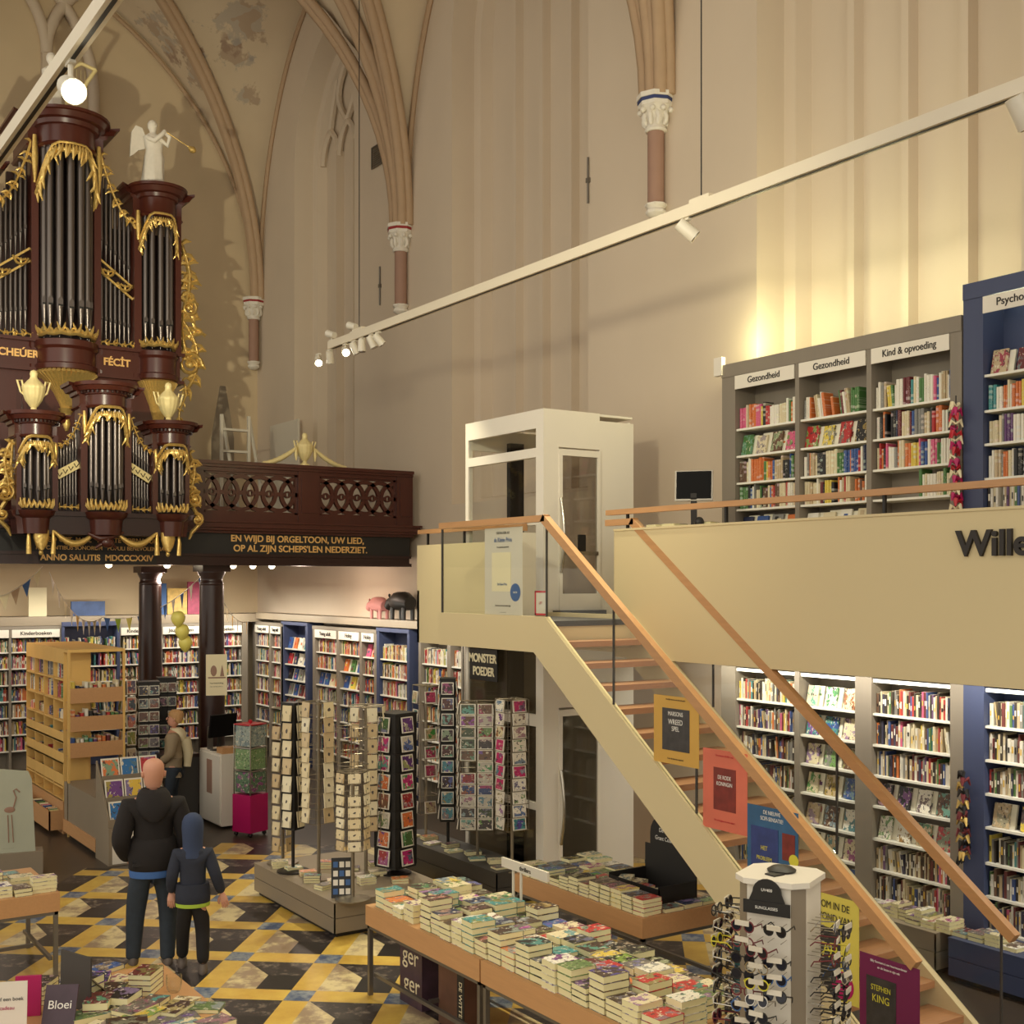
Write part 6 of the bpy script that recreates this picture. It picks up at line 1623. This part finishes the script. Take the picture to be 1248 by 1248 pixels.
# open the hood towards the face
m.f = [f for f in m.f if not (len(f) == 4 and sum(m.v[i][1] for i in f)/4 > .062*s and 1.16*s < sum(m.v[i][2] for i in f)/4 < 1.36*s)]; m.m = m.m[:len(m.f)]
m.build('hood', M['kidhood'], t, smooth=70)
for ax, ay in ((.09,-.06),(-.10,.16)):
    m = MB(); m.loft([[(ax*s+rx*math.cos(a), ay*s+.03+ry*math.sin(a), z) for a in [2*PI*k/14 for k in range(14)]] for rx, ry, z in ((.036,.095,0),(.042,.10,.02),(.04,.09,.05),(.034,.06,.085))]); m.build('shoe', M['shoe'], t, smooth=50)
# blond boy in profile beyond
JB = {k: v for k, v in JM.items()}
bx, by = xy(203, 17.2), 16.9
JB['wrL'] = (-.14,.18,1.02,.033,.033); JB['elL'] = (-.24,0,1.15,.045,.045)
t, hx = person('blond boy in a khaki hooded coat standing by the dark card racks', (bx, by, 0), va(203)+PI/2-.15, .87, JB, [
  ('trousers', M['jeans'], ['pelvis','hipR','knR','anR','hipL','knL','anL'], dict(edges=chain(['pelvis','hipR','knR','anR'])+chain(['pelvis','hipL','knL','anL'])), .015),
  ('coat', M['coat'], ['pelvis','waist','chest','collar','shR','elR','wrR','shL','elL','wrL'], dict(joints={'hem':(0,0,.80,.18,.15)}, edges=chain(['hem','pelvis'])+armE), .035)],
  headtilt=.2, hands=HM)
s = .87*1.12; m = MB()
R = []
for z, rx, ry, dy in ((.07,.082,.04,-.07),(.11,.09,.085,-.035),(.16,.092,.112,-.012),(.2,.086,.104,-.016),(.235,.064,.08,-.02),(.25,.02,.03,-.02)):
    R.append([tuple(hx @ Vector((rx*s*math.cos(a)*1.03, (dy+ry*math.sin(a))*s, z*s))) for a in [2*PI*k/18 for k in range(18)]])
m.loft(R); m.build('hair', M['hair'], t, smooth=70)
m = MB(); m.loft([[(rx*math.cos(a), -.07+dy+ry*math.sin(a), z) for a in [2*PI*k/16 for k in range(16)]] for rx, ry, z, dy in ((.04,.04,1.13,-.07),(.10,.05,1.20,-.06),(.12,.08,1.27,-.03),(.11,.09,1.33,.02),(.08,.08,1.35,.04))]); m.build('hood', M['coatlining'], t, smooth=70)
m = MB(); m.tube([(0,-.16,1.2),(.02,-.2,1.0),(.0,-.19,.8)], [.08,.07,.05], 10); m.build('jacket_lining', M['coatlining'], t, smooth=60)

# ------------------------------------------------------------------ children's corner
BX0, BX1, BY0, BY1 = 4.12, 4.88, 17.0, 19.2
t = thing('pigeonhole_shelf', 'tall yellow birch pigeonhole shelf for children\'s books in front of the far bookcases', 'shelf', ((BX0+BX1)/2, (BY0+BY1)/2, 0))
zs_ = [.62,.95,1.24,1.52,1.80,2.08,2.36]
m = MB(); m.box(BX0, BX1, BY0-.24, BY1, 2.46, 2.5)
m.build('top', M['birch'], t, True)
for i in range(5):
    y = BY0+(BY1-BY0)*i/4; MB().box(BX0, BX0+.34, y-.012, y+.012, .45, 2.46).build('upright', M['birch'], t, True)
for z in zs_[:-1]+[.45]: MB().box(BX0, BX0+.34, BY0, BY1, z-.012, z+.012).build('shelf', M['birch'], t, True)
MB().box(BX0+.34, BX0+.36, BY0, BY1, .45, 2.46).build('back_panel', M['birch'], t, True)
for i in range(4):
    y = BY0+(BY1-BY0)*(i+.5)/4; w_ = (BY1-BY0)/8-.014
    MB().box(BX0, BX0+.01, y-w_, y+w_, 2.3, 2.46).build('label_board', M['birch'], t, True)
    for k, z in enumerate(zs_[:4]): MB().box(BX0-.0, BX0+.01, y-w_, y+w_, z-.30 if k else .47, z-.15).build('bin_front', M['birch'], t, True) if k else None
for x_, y in ((BX0,BY0-.24),(BX1-.03,BY0-.24),(BX1-.03,BY1-.02)): MB().box(x_, x_+.03, y, y+.03, 0, 2.46).build('post', M['birch'], t, True)
for k, z in enumerate((1.05, 1.4, 1.78)): 
    MB().box(BX0+.03, BX1-.03, BY0-.24, BY0-.228, z, z+.2).build('tray_front', M['tablewood'], t, True); MB().box(BX0+.03, BX1-.03, BY0-.228, BY0-.02, z, z+.012).build('tray_floor', M['tablewood'], t, True)
m = MB(); m.box(BX0-.16, BX0, BY0+.05, BY1-.0, .06, .08); m.box(BX0-.18, BX0-.16, BY0+.03, BY1, .06, .32); m.box(BX0-.18, BX0, BY0+.03, BY0+.05, .06, .32); m.build('lower_tray', M['tablewood'], t, True)
MB().box(BX0, BX1, BY0+.02, BY1-.02, 0, .45).build('plinth', M['tablewood'], t, True)
random.seed(14)
for i in range(4):
    for k, z in enumerate(zs_[:-1]):
        y0 = BY0+(BY1-BY0)*i/4+.02; y1 = BY0+(BY1-BY0)*(i+1)/4-.02; y = y1; q = 0
        top = k >= 4
        while y > y0+.03 and q < 6:
            th = random.uniform(.02,.05); h = random.uniform(.18,.24) if top else random.uniform(.07,.14)
            Mx = Matrix.Translation((BX0+.05, y-th/2, z+.0125)) @ Matrix.Rotation(-PI/2, 4, 'Z') @ Matrix.Diagonal((th*.95,.2,h,1))
            o = bpy.data.objects.new('picture_book', bme); C0.objects.link(o); o.matrix_world = Mx; c = pickc('kid'); o.color = lc(c[1])
            o['label'] = '%s picture book, %s from left, column %s, %s row up in birch shelf' % (c[0], ORD[q], ['nearest','second','third','farthest'][i], ORD[k]); o['category'] = 'picture book'; o['group'] = 'picture books in the birch shelf'
            y -= th+random.choice([0,0,.03]); q += 1
for k, z in enumerate((1.062, 1.412, 1.792)):
    for q in range(11):
        Mx = Matrix.Translation((BX0+.08+.058*q, BY0-.21, z)) @ Matrix.Diagonal((.045,.16,random.uniform(.2,.29),1))
        o = bpy.data.objects.new('picture_book', bme); C0.objects.link(o); o.matrix_world = Mx; c = pickc('kid'); o.color = lc(c[1])
        o['label'] = '%s picture book, %s from left in %s tray at end of birch shelf' % (c[0], ORD[q], ORD[2-k]); o['category'] = 'picture book'; o['group'] = 'picture books in the birch shelf'
for q in range(9):
    Mx = Matrix.Translation((BX0-.08, BY0+.12+.13*q, .08)) @ Matrix.Rotation(.15*(q % 3-1), 4, 'X') @ Matrix.Diagonal((.12,.03,.24,1))
    o = bpy.data.objects.new('picture_book', bme); C0.objects.link(o); o.matrix_world = Mx; c = pickc('kid'); o.color = lc(c[1])
    o['label'] = '%s picture book, %s from near end of the low tray of birch shelf' % (c[0], ORD[q]); o['category'] = 'picture book'; o['group'] = 'picture books in the birch shelf'
# grey counter and comic display
t = thing('counter', 'low grey counter between the birch shelf and the comic display', 'counter', (4.5, 15.95, 0))
MB().box(4.12, 4.85, 15.35, 16.95, .1, .72).build('body', M['midgrey'], t, True); MB().box(4.10, 4.12, 15.35, 16.95, .06, .22).build('skirting', M['tablewood'], t, True); MB().box(4.14,4.83,15.37,16.93,0,.1).build('kickboard', M['dark'], t, True)
t = thing('comic_display', 'grey tiered display of colourful children\'s magazines left of the bald man', 'display', (4.5, 15.0, 0))
MB().box(4.10, 4.85, 14.75, 15.33, .0, .45).build('body', M['midgrey'], t, True)
m = MB()
for k in range(3): m.box(4.12, 4.83, 14.78+.17*k, 14.79+.17*k, .45, .55+.24*k); 
m.prism([(14.78,.45),(15.32,.45),(15.32,1.2),(14.78,.55)], 'yz', 4.10, 4.12); m.prism([(14.78,.45),(15.32,.45),(15.32,1.2),(14.78,.55)], 'yz', 4.83, 4.85)
m.build('tier', M['midgrey'], t, True)
for dx in (0, .38): MB().box(4.14+dx, 4.44+dx, 14.742, 14.748, .02, .42).build('notice', M['white'], t, True)
cc = [('blue',(40,110,170)),('yellow',(228,190,70)),('red',(190,50,60)),('sky blue',(90,160,200)),('orange',(220,120,60)),('purple',(110,60,130))]
for k in range(3):
    for q in range(3):
        c = cc[(k*5+q*2) % 6]; X = Matrix.Translation((4.24+.235*q, 14.84+.17*k, .47+.24*k+.14)) @ Matrix.Rotation(-.3, 4, 'X') @ Matrix.Diagonal((.22,.012,.29,1))
        o = bpy.data.objects.new('magazine', CARDP); C0.objects.link(o); o.matrix_world = X; o.color = lc(c[1]); o['label'] = '%s magazine, %s from left, %s tier of the comic display' % (c[0], ORD[q], ['front','middle','back'][k]); o['category'] = 'magazine'; o['group'] = 'magazines on the comic display'
# white service cabinet, dark counter and computer
t = thing('service_cabinet', 'white service cabinet below the computer beside the magenta cube', 'cabinet', (6.2, 16.5, 0))
MB().box(6.0, 6.42, 16.1, 16.95, .04, 1.03).build('body', M['white'], t, True); MB().box(5.985, 6.0, 16.12, 16.93, .06, 1.0).build('door', M['white'], t, True); MB().box(5.978,5.985,16.42,16.62,.45,.92).build('notice', M['shaft'], t, True)
t = thing('service_counter', 'dark brown service counter left of the white cabinet', 'counter', (5.8, 17.3, 0))
MB().box(5.55, 5.99, 16.99, 17.6, 0, .9).build('body', M['darkgrey'], t, True); MB().box(5.5, 5.99, 16.97, 17.65, .9, .95).build('worktop', M['mahogd'], t, True)
t = thing('computer_monitor', 'black monitor seen from behind on the white service cabinet', 'monitor', (6.15, 16.55, 1.03), va(262)+.7)
MB().mbox(Matrix.Rotation(.15, 4, 'X') @ Matrix.Translation((0,0,.36)), .46, .03, .32).build('housing', M['screen'], t); m = MB(); m.bar((0,.0,.3),(0,.03,0),.05,.04); m.box(-.1,.1,-.07,.1,0,.012); m.build('stand', M['dark'], t)
tag(MB().box(6.05,6.11,16.72,16.8,1.03,1.35).build('computer_speaker', M['steel']), 'slim grey speaker beside the black monitor on the service cabinet', 'speaker')
tag(MB().box(6.03,6.3,16.14,16.36,1.03,1.11).build('wooden_box', M['tablewood']), 'small wooden box on the white service cabinet', 'box')
# magenta cube with toy tower
t = thing('toy_tower', 'magenta cube on castors carrying a clear toy tower with a red lid', 'display tower', (6.2, 15.55, 0), va(301)+PI/4)
MB().box(-.165,.165,-.165,.165,.06,.56).build('cube', M['pink'], t)
for a in (-1,1):
    for b in (-1,1): MB().ell((a*.13,b*.13,.03),.03,.03,.03,8).build('castor', M['dark'], t, smooth=50)
M['toys'] = artmat('toy_print', False, 14.0)
for k in range(3): 
    MB().box(-.14,.14,-.14,.14,.59+.31*k,.86+.31*k).build('toy_panel', M['toys'], t).color = lc([(90,120,90),(120,150,100),(150,160,150)][k]); MB().box(-.155,.155,-.155,.155,.87+.31*k,.885+.31*k).build('tier', M['red'] if k == 2 else M['chrome'], t)
m = MB()
for a in (-1,1):
    for b in (-1,1): m.box(a*.15-.006,a*.15+.006,b*.15-.006,b*.15+.006,.56,1.5)
m.build('corner_rods', M['chrome'], t); MB().lathe([(.02,0),(.03,.03),(.01,.05)],0,0,1.505,10).build('knob', M['red'], t, smooth=50)
# dark card racks round the column
dkp = [('dark photo',(60,50,60)),('purple photo',(80,60,90)),('grey photo',(120,110,110)),('brown photo',(110,70,50))]
rack('dark card rack with rounded top in front of the left gallery column', 'dark column rack', (xy(180,17.6), 17.6), .45, 1.95, .15, 4, va(180)+.1, 8, 2, 'dark', 'photo', .14, .14, dkp, 0, panelm='black')
rack('second dark card rack just right of the rounded-top one', 'second dark rack', (xy(203,18.2), 18.2), .9, 1.95, .13, 4, va(203)+.1, 5, 2, 'dark', 'photo', .12, .14, dkp, 0, panelm='black')
rack('slim rack of folded cloths and cards right of the birch shelf', 'slim cloth rack', (xy(157,17.4), 17.4), .6, 2.05, .10, 4, va(157)+.3, 6, 1, 'wire', 'photo', .13, .2, [('rose',(196,120,100)),('pale',(200,180,150)),('green',(120,140,70))], 0)
# easel board at the far left
t = thing('easel_board', 'pale grey-green board with a brown wading bird standing at the left edge', 'board', (xy(14,15.0), 15.0, 0), va(14))
MB().box(-.34,.34,-.12,.2,0,.26).build('base', M['midgrey'], t)
GB = mat('board_sage', (176,178,158), .6)
m = MB(); m.prism([(-.36,.26),(.26,.26),(.22,1.1),(.18,1.2),(-.30,1.26)], 'xz', -.04, -.02); m.build('board', GB, t)
m = MB(); m.tube([(-.03,-.045,.38),(-.04,-.045,.7)],.006,5); m.tube([(.02,-.045,.38),(.0,-.045,.7)],.006,5); m.ell((-.02,-.045,.76),.06,.006,.035,10); m.tube([(.02,-.045,.78),(.05,-.045,.9),(.02,-.045,.98),(.05,-.045,1.0),(.09,-.045,.96)],.008,5); m.build('bird_print', M['shaft'], t)
text('. . . . . . . . .', .03, 'text', t, (-.04,-.043,.32), (PI/2,0,0), ext=.0005)
# poster on the column
cx_, cy_ = xy(258,17.35), 17.35
t = thing('column_poster', 'cream poster taped to the right gallery column', 'poster', (cx_, cy_-.2, 1.75), va(258))
MB().box(-.15,.15,-.008,-.004,0,.60).build('sheet', M['cream'], t); m = MB(); m.ell((-.04,-.011,.36),.045,.003,.08,10); m.prism([(.05,.28),(.11,.28),(.08,.45)],'xz',-.012,-.009); m.box(-.12,.13,-.012,-.009,.25,.27); m.build('picture', M['shaft'], t)
text('Voorleesmiddag', .03, 'text', t, (0,-.011,.18), (PI/2,0,0), ext=.0005); text('elke woensdag 14.00 uur', .018, 'text', t, (0,-.011,.13), (PI/2,0,0), ext=.0005)
# balloons
BM_ = mat('yellow_balloon', (228,216,110), .35, var=.04)
for k, (px, py, Y) in enumerate(((217,755,17.0),(222,771,17.05),(226,785,17.1))):
    x = xy(px, Y); z = zz(py, x, Y); m = MB(); m.lathe([(.01,-.125),(.015,-.115),(.05,-.09),(.09,-.03),(.1,.03),(.085,.08),(.05,.11),(.01,.12)], n=18)
    o = m.build('balloon', BM_, smooth=60); o.location = (x, Y, z-.12); tag(o, '%s yellow balloon of the vertical bunch of three between the gallery columns' % ['top','middle','bottom'][k], 'balloon', 'yellow balloons between the columns')
# bunting
def bunting(label, A, B, sag, n, cols_):
    A = Vector(A); B = Vector(B); t = thing('bunting', label, 'bunting', tuple(A)); ps = []
    for i in range(25):
        f = i/24; p = A.lerp(B, f); p.z -= sag*4*f*(1-f); ps.append(p-A)
    MB().tube([tuple(p) for p in ps], .006, 5).build('cord', M['white'], t)
    for k in range(n):
        f = (k+.5)/n; i = min(23, int(f*24)); p = ps[i].lerp(ps[i+1], f*24-i); d = (ps[i+1]-ps[i]).normalized(); m = MB()
        q = [p-d*.075, p+d*.075, p+Vector((0,0,-.23))+d*.01]; nn = d.cross(Vector((0,0,1))).normalized()*.002
        m.add([tuple(v-nn) for v in q]+[tuple(v+nn) for v in q], [(0,1,2),(5,4,3),(0,3,4,1),(1,4,5,2),(2,5,3,0)]); m.build('flag', cols_[k % len(cols_)], t)
def pt(px, py, Y): x = xy(px, Y); return (x, Y, zz(py, x, Y))
WB = [M['white'], M['white'], M['cream'], M['white'], M['birch']]
bunting('white bunting hanging below the organ from the gallery edge to the blue bookcase', pt(60,697,18.5), pt(125,752,20.5), .32, 9, WB)
bunting('pale and blue bunting at the far left under the gallery', pt(-15,730,18.3), pt(52,690,18.3), .10, 5, [M['textb'], M['cream'], M['rib']])
bunting('white bunting between the two gallery columns', pt(196,740,19.3), pt(250,697,17.3), .05, 5, [M['textb'], M['white']])
bunting('yellow and blue bunting along the ledge left of the gallery column', pt(124,752,21.0), pt(178,748,20.0), .05, 4, [M['textb'], M['kidgreen'], BM_])
bunting('pale bunting right of the poster column', pt(266,720,17.6), pt(303,757,21.5), .18, 6, [M['white'], M['cream'], M['birch']])
# things on the ledge
def ledgebox(name, label, cat, px0, px1, pt_, mt, Y=23.3, dz=.0):
    x0, x1 = xy(px0, Y), xy(px1, Y); MBx = MB().box(x0, x1, Y, Y+.06, 2.78, zz(pt_, x0, Y)); return tag(MBx.build(name, mt), label, cat)
ledgebox('cardboard_stand', 'blank cream cardboard stand on the ledge at the far left', 'cardboard stand', 35, 57, 716, M['cream'])
BSt = mat('stripe_board', (60,84,130), .5, var=.7, scale=6)
ledgebox('display_board', 'blue striped display board on the ledge left of the gallery columns', 'board', 87, 128, 733, BSt)
ledgebox('toy_box', 'purple box standing on the ledge beside the yellow patterned box', 'box', 196, 203, 711, M['textb'])
M['ybox'] = mat('yellow_print', (206,170,90), .5, var=.6, scale=12); M['rbox'] = mat('red_print', (160,60,90), .5, var=.6, scale=12)
ledgebox('toy_box', 'yellow patterned box on the ledge behind the balloons', 'box', 204, 228, 717, M['ybox'])
ledgebox('toy_box', 'red patterned box on the ledge left of the poster column', 'box', 229, 250, 709, M['rbox'])
t = thing('animal_footstool', 'dark leather hippo-shaped footstool on the ledge above the tall-volume bookcase', 'footstool', (9.42, yx(490,9.42), 2.80), -PI/2)
def stool(t, mt, s):
    m = MB(); m.tube([(-.28*s,0,.28*s),(-.15*s,0,.30*s),(.1*s,0,.30*s),(.28*s,0,.27*s)], [.10*s,.15*s,.155*s,.11*s], 12); m.tube([(-.25*s,0,.30*s),(-.38*s,0,.27*s),(-.46*s,0,.2*s)], [.09*s,.09*s,.075*s], 10)
    for q in (-1,1): m.ell((-.30*s,q*.07*s,.39*s),.02*s,.02*s,.03*s,6)
    m.build('body', mt, t, smooth=60)
    for a in (-.18,.2):
        for b in (-.08,.08): MB().cyl((a*s,b*s,0),(a*s,b*s,.2*s),.035*s,.04*s,8).build('leg', mt, t, smooth=60)
stool(t, M['dark'], 1.0)
PKM = mat('dusty_pink', (196,130,124), .7)
t = thing('animal_footstool', 'pink pig-shaped footstool on the ledge left of the dark hippo', 'footstool', (9.42, yx(462,9.42), 2.80), -PI/2); stool(t, PKM, .8)

# ------------------------------------------------------------------ lighting track
def aim(p, q): return (Vector(q)-Vector(p)).to_track_quat('-Z', 'Y')
def spot(name, p, q, power, ang=60, blend=.6, col=(1,.86,.62), r=.05):
    l = bpy.data.lights.new(name, 'SPOT'); l.energy = power; l.spot_size = math.radians(ang); l.spot_blend = blend; l.color = col; l.shadow_soft_size = r
    o = bpy.data.objects.new(name, l); C0.objects.link(o); o.location = p; o.rotation_mode = 'QUATERNION'; o.rotation_quaternion = aim(p, q); return o
def area(name, p, q, sx, sy, power, col=(1,.9,.72)):
    l = bpy.data.lights.new(name, 'AREA'); l.shape = 'RECTANGLE'; l.size = sx; l.size_y = sy; l.energy = power; l.color = col
    o = bpy.data.objects.new(name, l); C0.objects.link(o); o.location = p; return o, l
RZ = 6.5
for nm, X, Y0_, Y1_, lb in (('a', 7.0, -3, 14.75, 'long white lighting track hanging over the staircase and tables'), ('b', 1.85, -3, 9.75, 'white lighting track crossing the upper left corner before the organ')):
    t = thing('lighting_track', lb, 'lighting track', (X, 6, RZ))
    MB().box(X-.04, X+.04, Y0_, Y1_, RZ, RZ+.10).build('beam', M['rail'], t, True); MB().box(X-.012, X+.012, Y0_, Y1_-.05, RZ-.004, RZ).build('groove', M['dark'], t, True)
    for Y in ((13.9, 7.57, 1.2) if X > 5 else (6.6, 2.0)):
        MB().cyl((X,Y,RZ+.12),(X,Y,15.2),.006,.006,6).build('suspension_wire', M['dark'], t, True); MB().box(X-.03,X+.03,Y-.12,Y+.12,RZ+.1,RZ+.135).build('bracket', M['rail'], t, True)
def headlamp(label, p, q, lit, s=1.0, up=False, drop=.09, face='lamp'):
    P = Vector(p); t = thing('track_spotlight', label, 'spotlight', tuple(P))
    d = (Vector(q)-P).normalized(); c = Vector((0,0,drop if up else -drop))
    m = MB(); m.cyl((0,0,0), tuple(c), .012*s, .012*s, 8); m.box(-.02,.02,-.05,.05,-.02 if not up else 0,.0 if not up else .02); m.build('bracket', M['lampbody'], t)
    m = MB(); m.cyl(tuple(c-d*.07*s), tuple(c+d*.09*s), .048*s, .055*s, 16); m.build('housing', M['lampbody'], t, smooth=40)
    m = MB(); m.cyl(tuple(c+d*.088*s), tuple(c+d*.096*s), .047*s, .047*s, 16); m.build('lens', M[face] if lit else M['chrome'], t)
    return P+c+d*.12*s
def rp_(px, X=7.0): Y = yx(px, X); return (X, Y, RZ-.0)
LR = [(388,'lowest bright spotlight at the far end of the long track',(4.0,7,.5),True),(402,'spotlight just right of the lowest bright one, aimed away',(8.5,17,2),False),(421,'second bright spotlight near the far end of the long track',(3.5,5,1.5),True),(432,'small unlit-looking spotlight right of the second bright one',(9,13,2),False),(441,'white cylinder spotlight under the suspension wire',(7,13.5,0),False),(453,'tilted white spotlight near the track\'s end',(9,12,1),False),(461,'grey-rimmed spotlight, rightmost of the far cluster',(9.6,12,3),False)]
for px, lb, q, lit in LR: headlamp(lb, rp_(px), q, lit, .95)
headlamp('lone spotlight below the middle of the long track left of the mezzanine shelves', rp_(836), (9.4, 6, 4), False, 1.15)
headlamp('spotlight below the long track at the right edge', rp_(1244), (9.4, 4, 3), False, 1.3)
for px, py, lb in ((404,412,'small upward spotlight above the far end of the long track'),(430,397,'small tilted spotlight above the long track\'s suspension wire')): headlamp(lb, (7.0, yx(px,7.0), RZ+.10), (5, 22, 9), False, .9, True)
pb_ = (1.85, yx(86,1.85), RZ); headlamp('large bright spotlight hanging under the left track before the organ', pb_, (1.5,2.0,3.6), True, 1.35, drop=.16)
# small downlights under the gallery
for k, (px, py, Y) in enumerate(((132,697,17.8),(203,691,18.0),(283,697,17.9),(307,695,17.9),(330,693,17.9))):
    x = xy(px, Y); headlamp(['lone gallery downlight left of the two columns','gallery downlight between the two columns','gallery downlight right of the poster column, leftmost of three','gallery downlight right of the poster column, middle of three','gallery downlight right of the poster column, rightmost of three'][k], (x, Y, 3.74), (x-1.2, 12, 1.5), True, 1.0, drop=.05, face='lampw')
# real light sources
W = (1,.92,.66)
for Y, q, p_w in ((13.0,(5.6,11.4,.3),420),(11.0,(5.0,9.0,.7),330),(9.6,(4.9,8.2,.7),330),(8.0,(4.9,6.6,.7),330),(5.5,(4.8,5.2,.8),260),(12.2,(7.0,11.8,1),260),(9.0,(6.6,8.6,.7),200),(3.5,(5.2,4.5,0),150)):
    spot('track_lamp', (7.0, Y, RZ-.15), q, p_w, 62, .8, W)
for Y, q, p_w in ((9.9,(4.57,18.7,8.0),1150),(10.0,(4.57,16.6,5.0),400),(9.0,(3.6,11.0,0),110),(9.95,(4.2,18.7,9.5),480)):
    spot('track_lamp', (1.85, Y, RZ-.45), q, p_w, 50, .7, W)
spot('track_lamp', (2.1, 6.0, RZ-.3), (9.6, 12.0, 7.5), 700, 95, 1.0, W, .2)
# shelf-top uplights washing the wall
for Y0_, Y1_, e in ((4.6, 9.4, 36), (1.0, 4.4, 28)):
    o, l = area('shelf_uplight', (9.46, (Y0_+Y1_)/2, 6.06 if Y1_ < 5 else 5.83), None, .06, Y1_-Y0_, e, (.97,1,.62)); o.rotation_euler = (PI, 0, 0)
for Y, e in ((9.25,26),(7.6,13),(6.0,13),(4.2,13)):
    l = bpy.data.lights.new('shelf_top_lamp', 'POINT'); l.energy = e; l.color = (1,.95,.52); l.shadow_soft_size = .12; o = bpy.data.objects.new('shelf_top_lamp', l); C0.objects.link(o); o.location = (9.36, Y, 5.95 if Y > 5 else 6.15)
# shelf lighting under the mezzanine and the gallery
def wash(name, x, y, z, L, e, rot, col=(1,.95,.82)):
    o, l = area(name, (x, y, z), None, L, .06, e, col); o.rotation_euler = rot; return o
for Y, L in ((8.4,3.0),(5.2,3.0),(2.5,2.2)): wash('shelf_light', 8.95, Y, 2.66, L, 36, (0, math.radians(-28), PI/2) if False else (math.radians(28), 0, -PI/2))
for Y, L in ((14.6,3.0),(17.8,3.0),(21.2,3.0)): wash('shelf_light', 8.85, Y, 2.9, L, 26, (math.radians(30), 0, -PI/2))
for X, L in ((3.0,2.8),(6.0,2.8),(8.2,1.4)): wash('shelf_light', X, 22.5, 3.0, L, 22, (math.radians(30), 0, 0))
for x, y in ((6.3,19.5),(3.4,19.5),(8.3,18.6)):
    l = bpy.data.lights.new('gallery_lamp', 'POINT'); l.energy = 40; l.color = (1,.80,.66); l.shadow_soft_size = .15; o = bpy.data.objects.new('gallery_lamp', l); C0.objects.link(o); o.location = (x, y, 3.45)
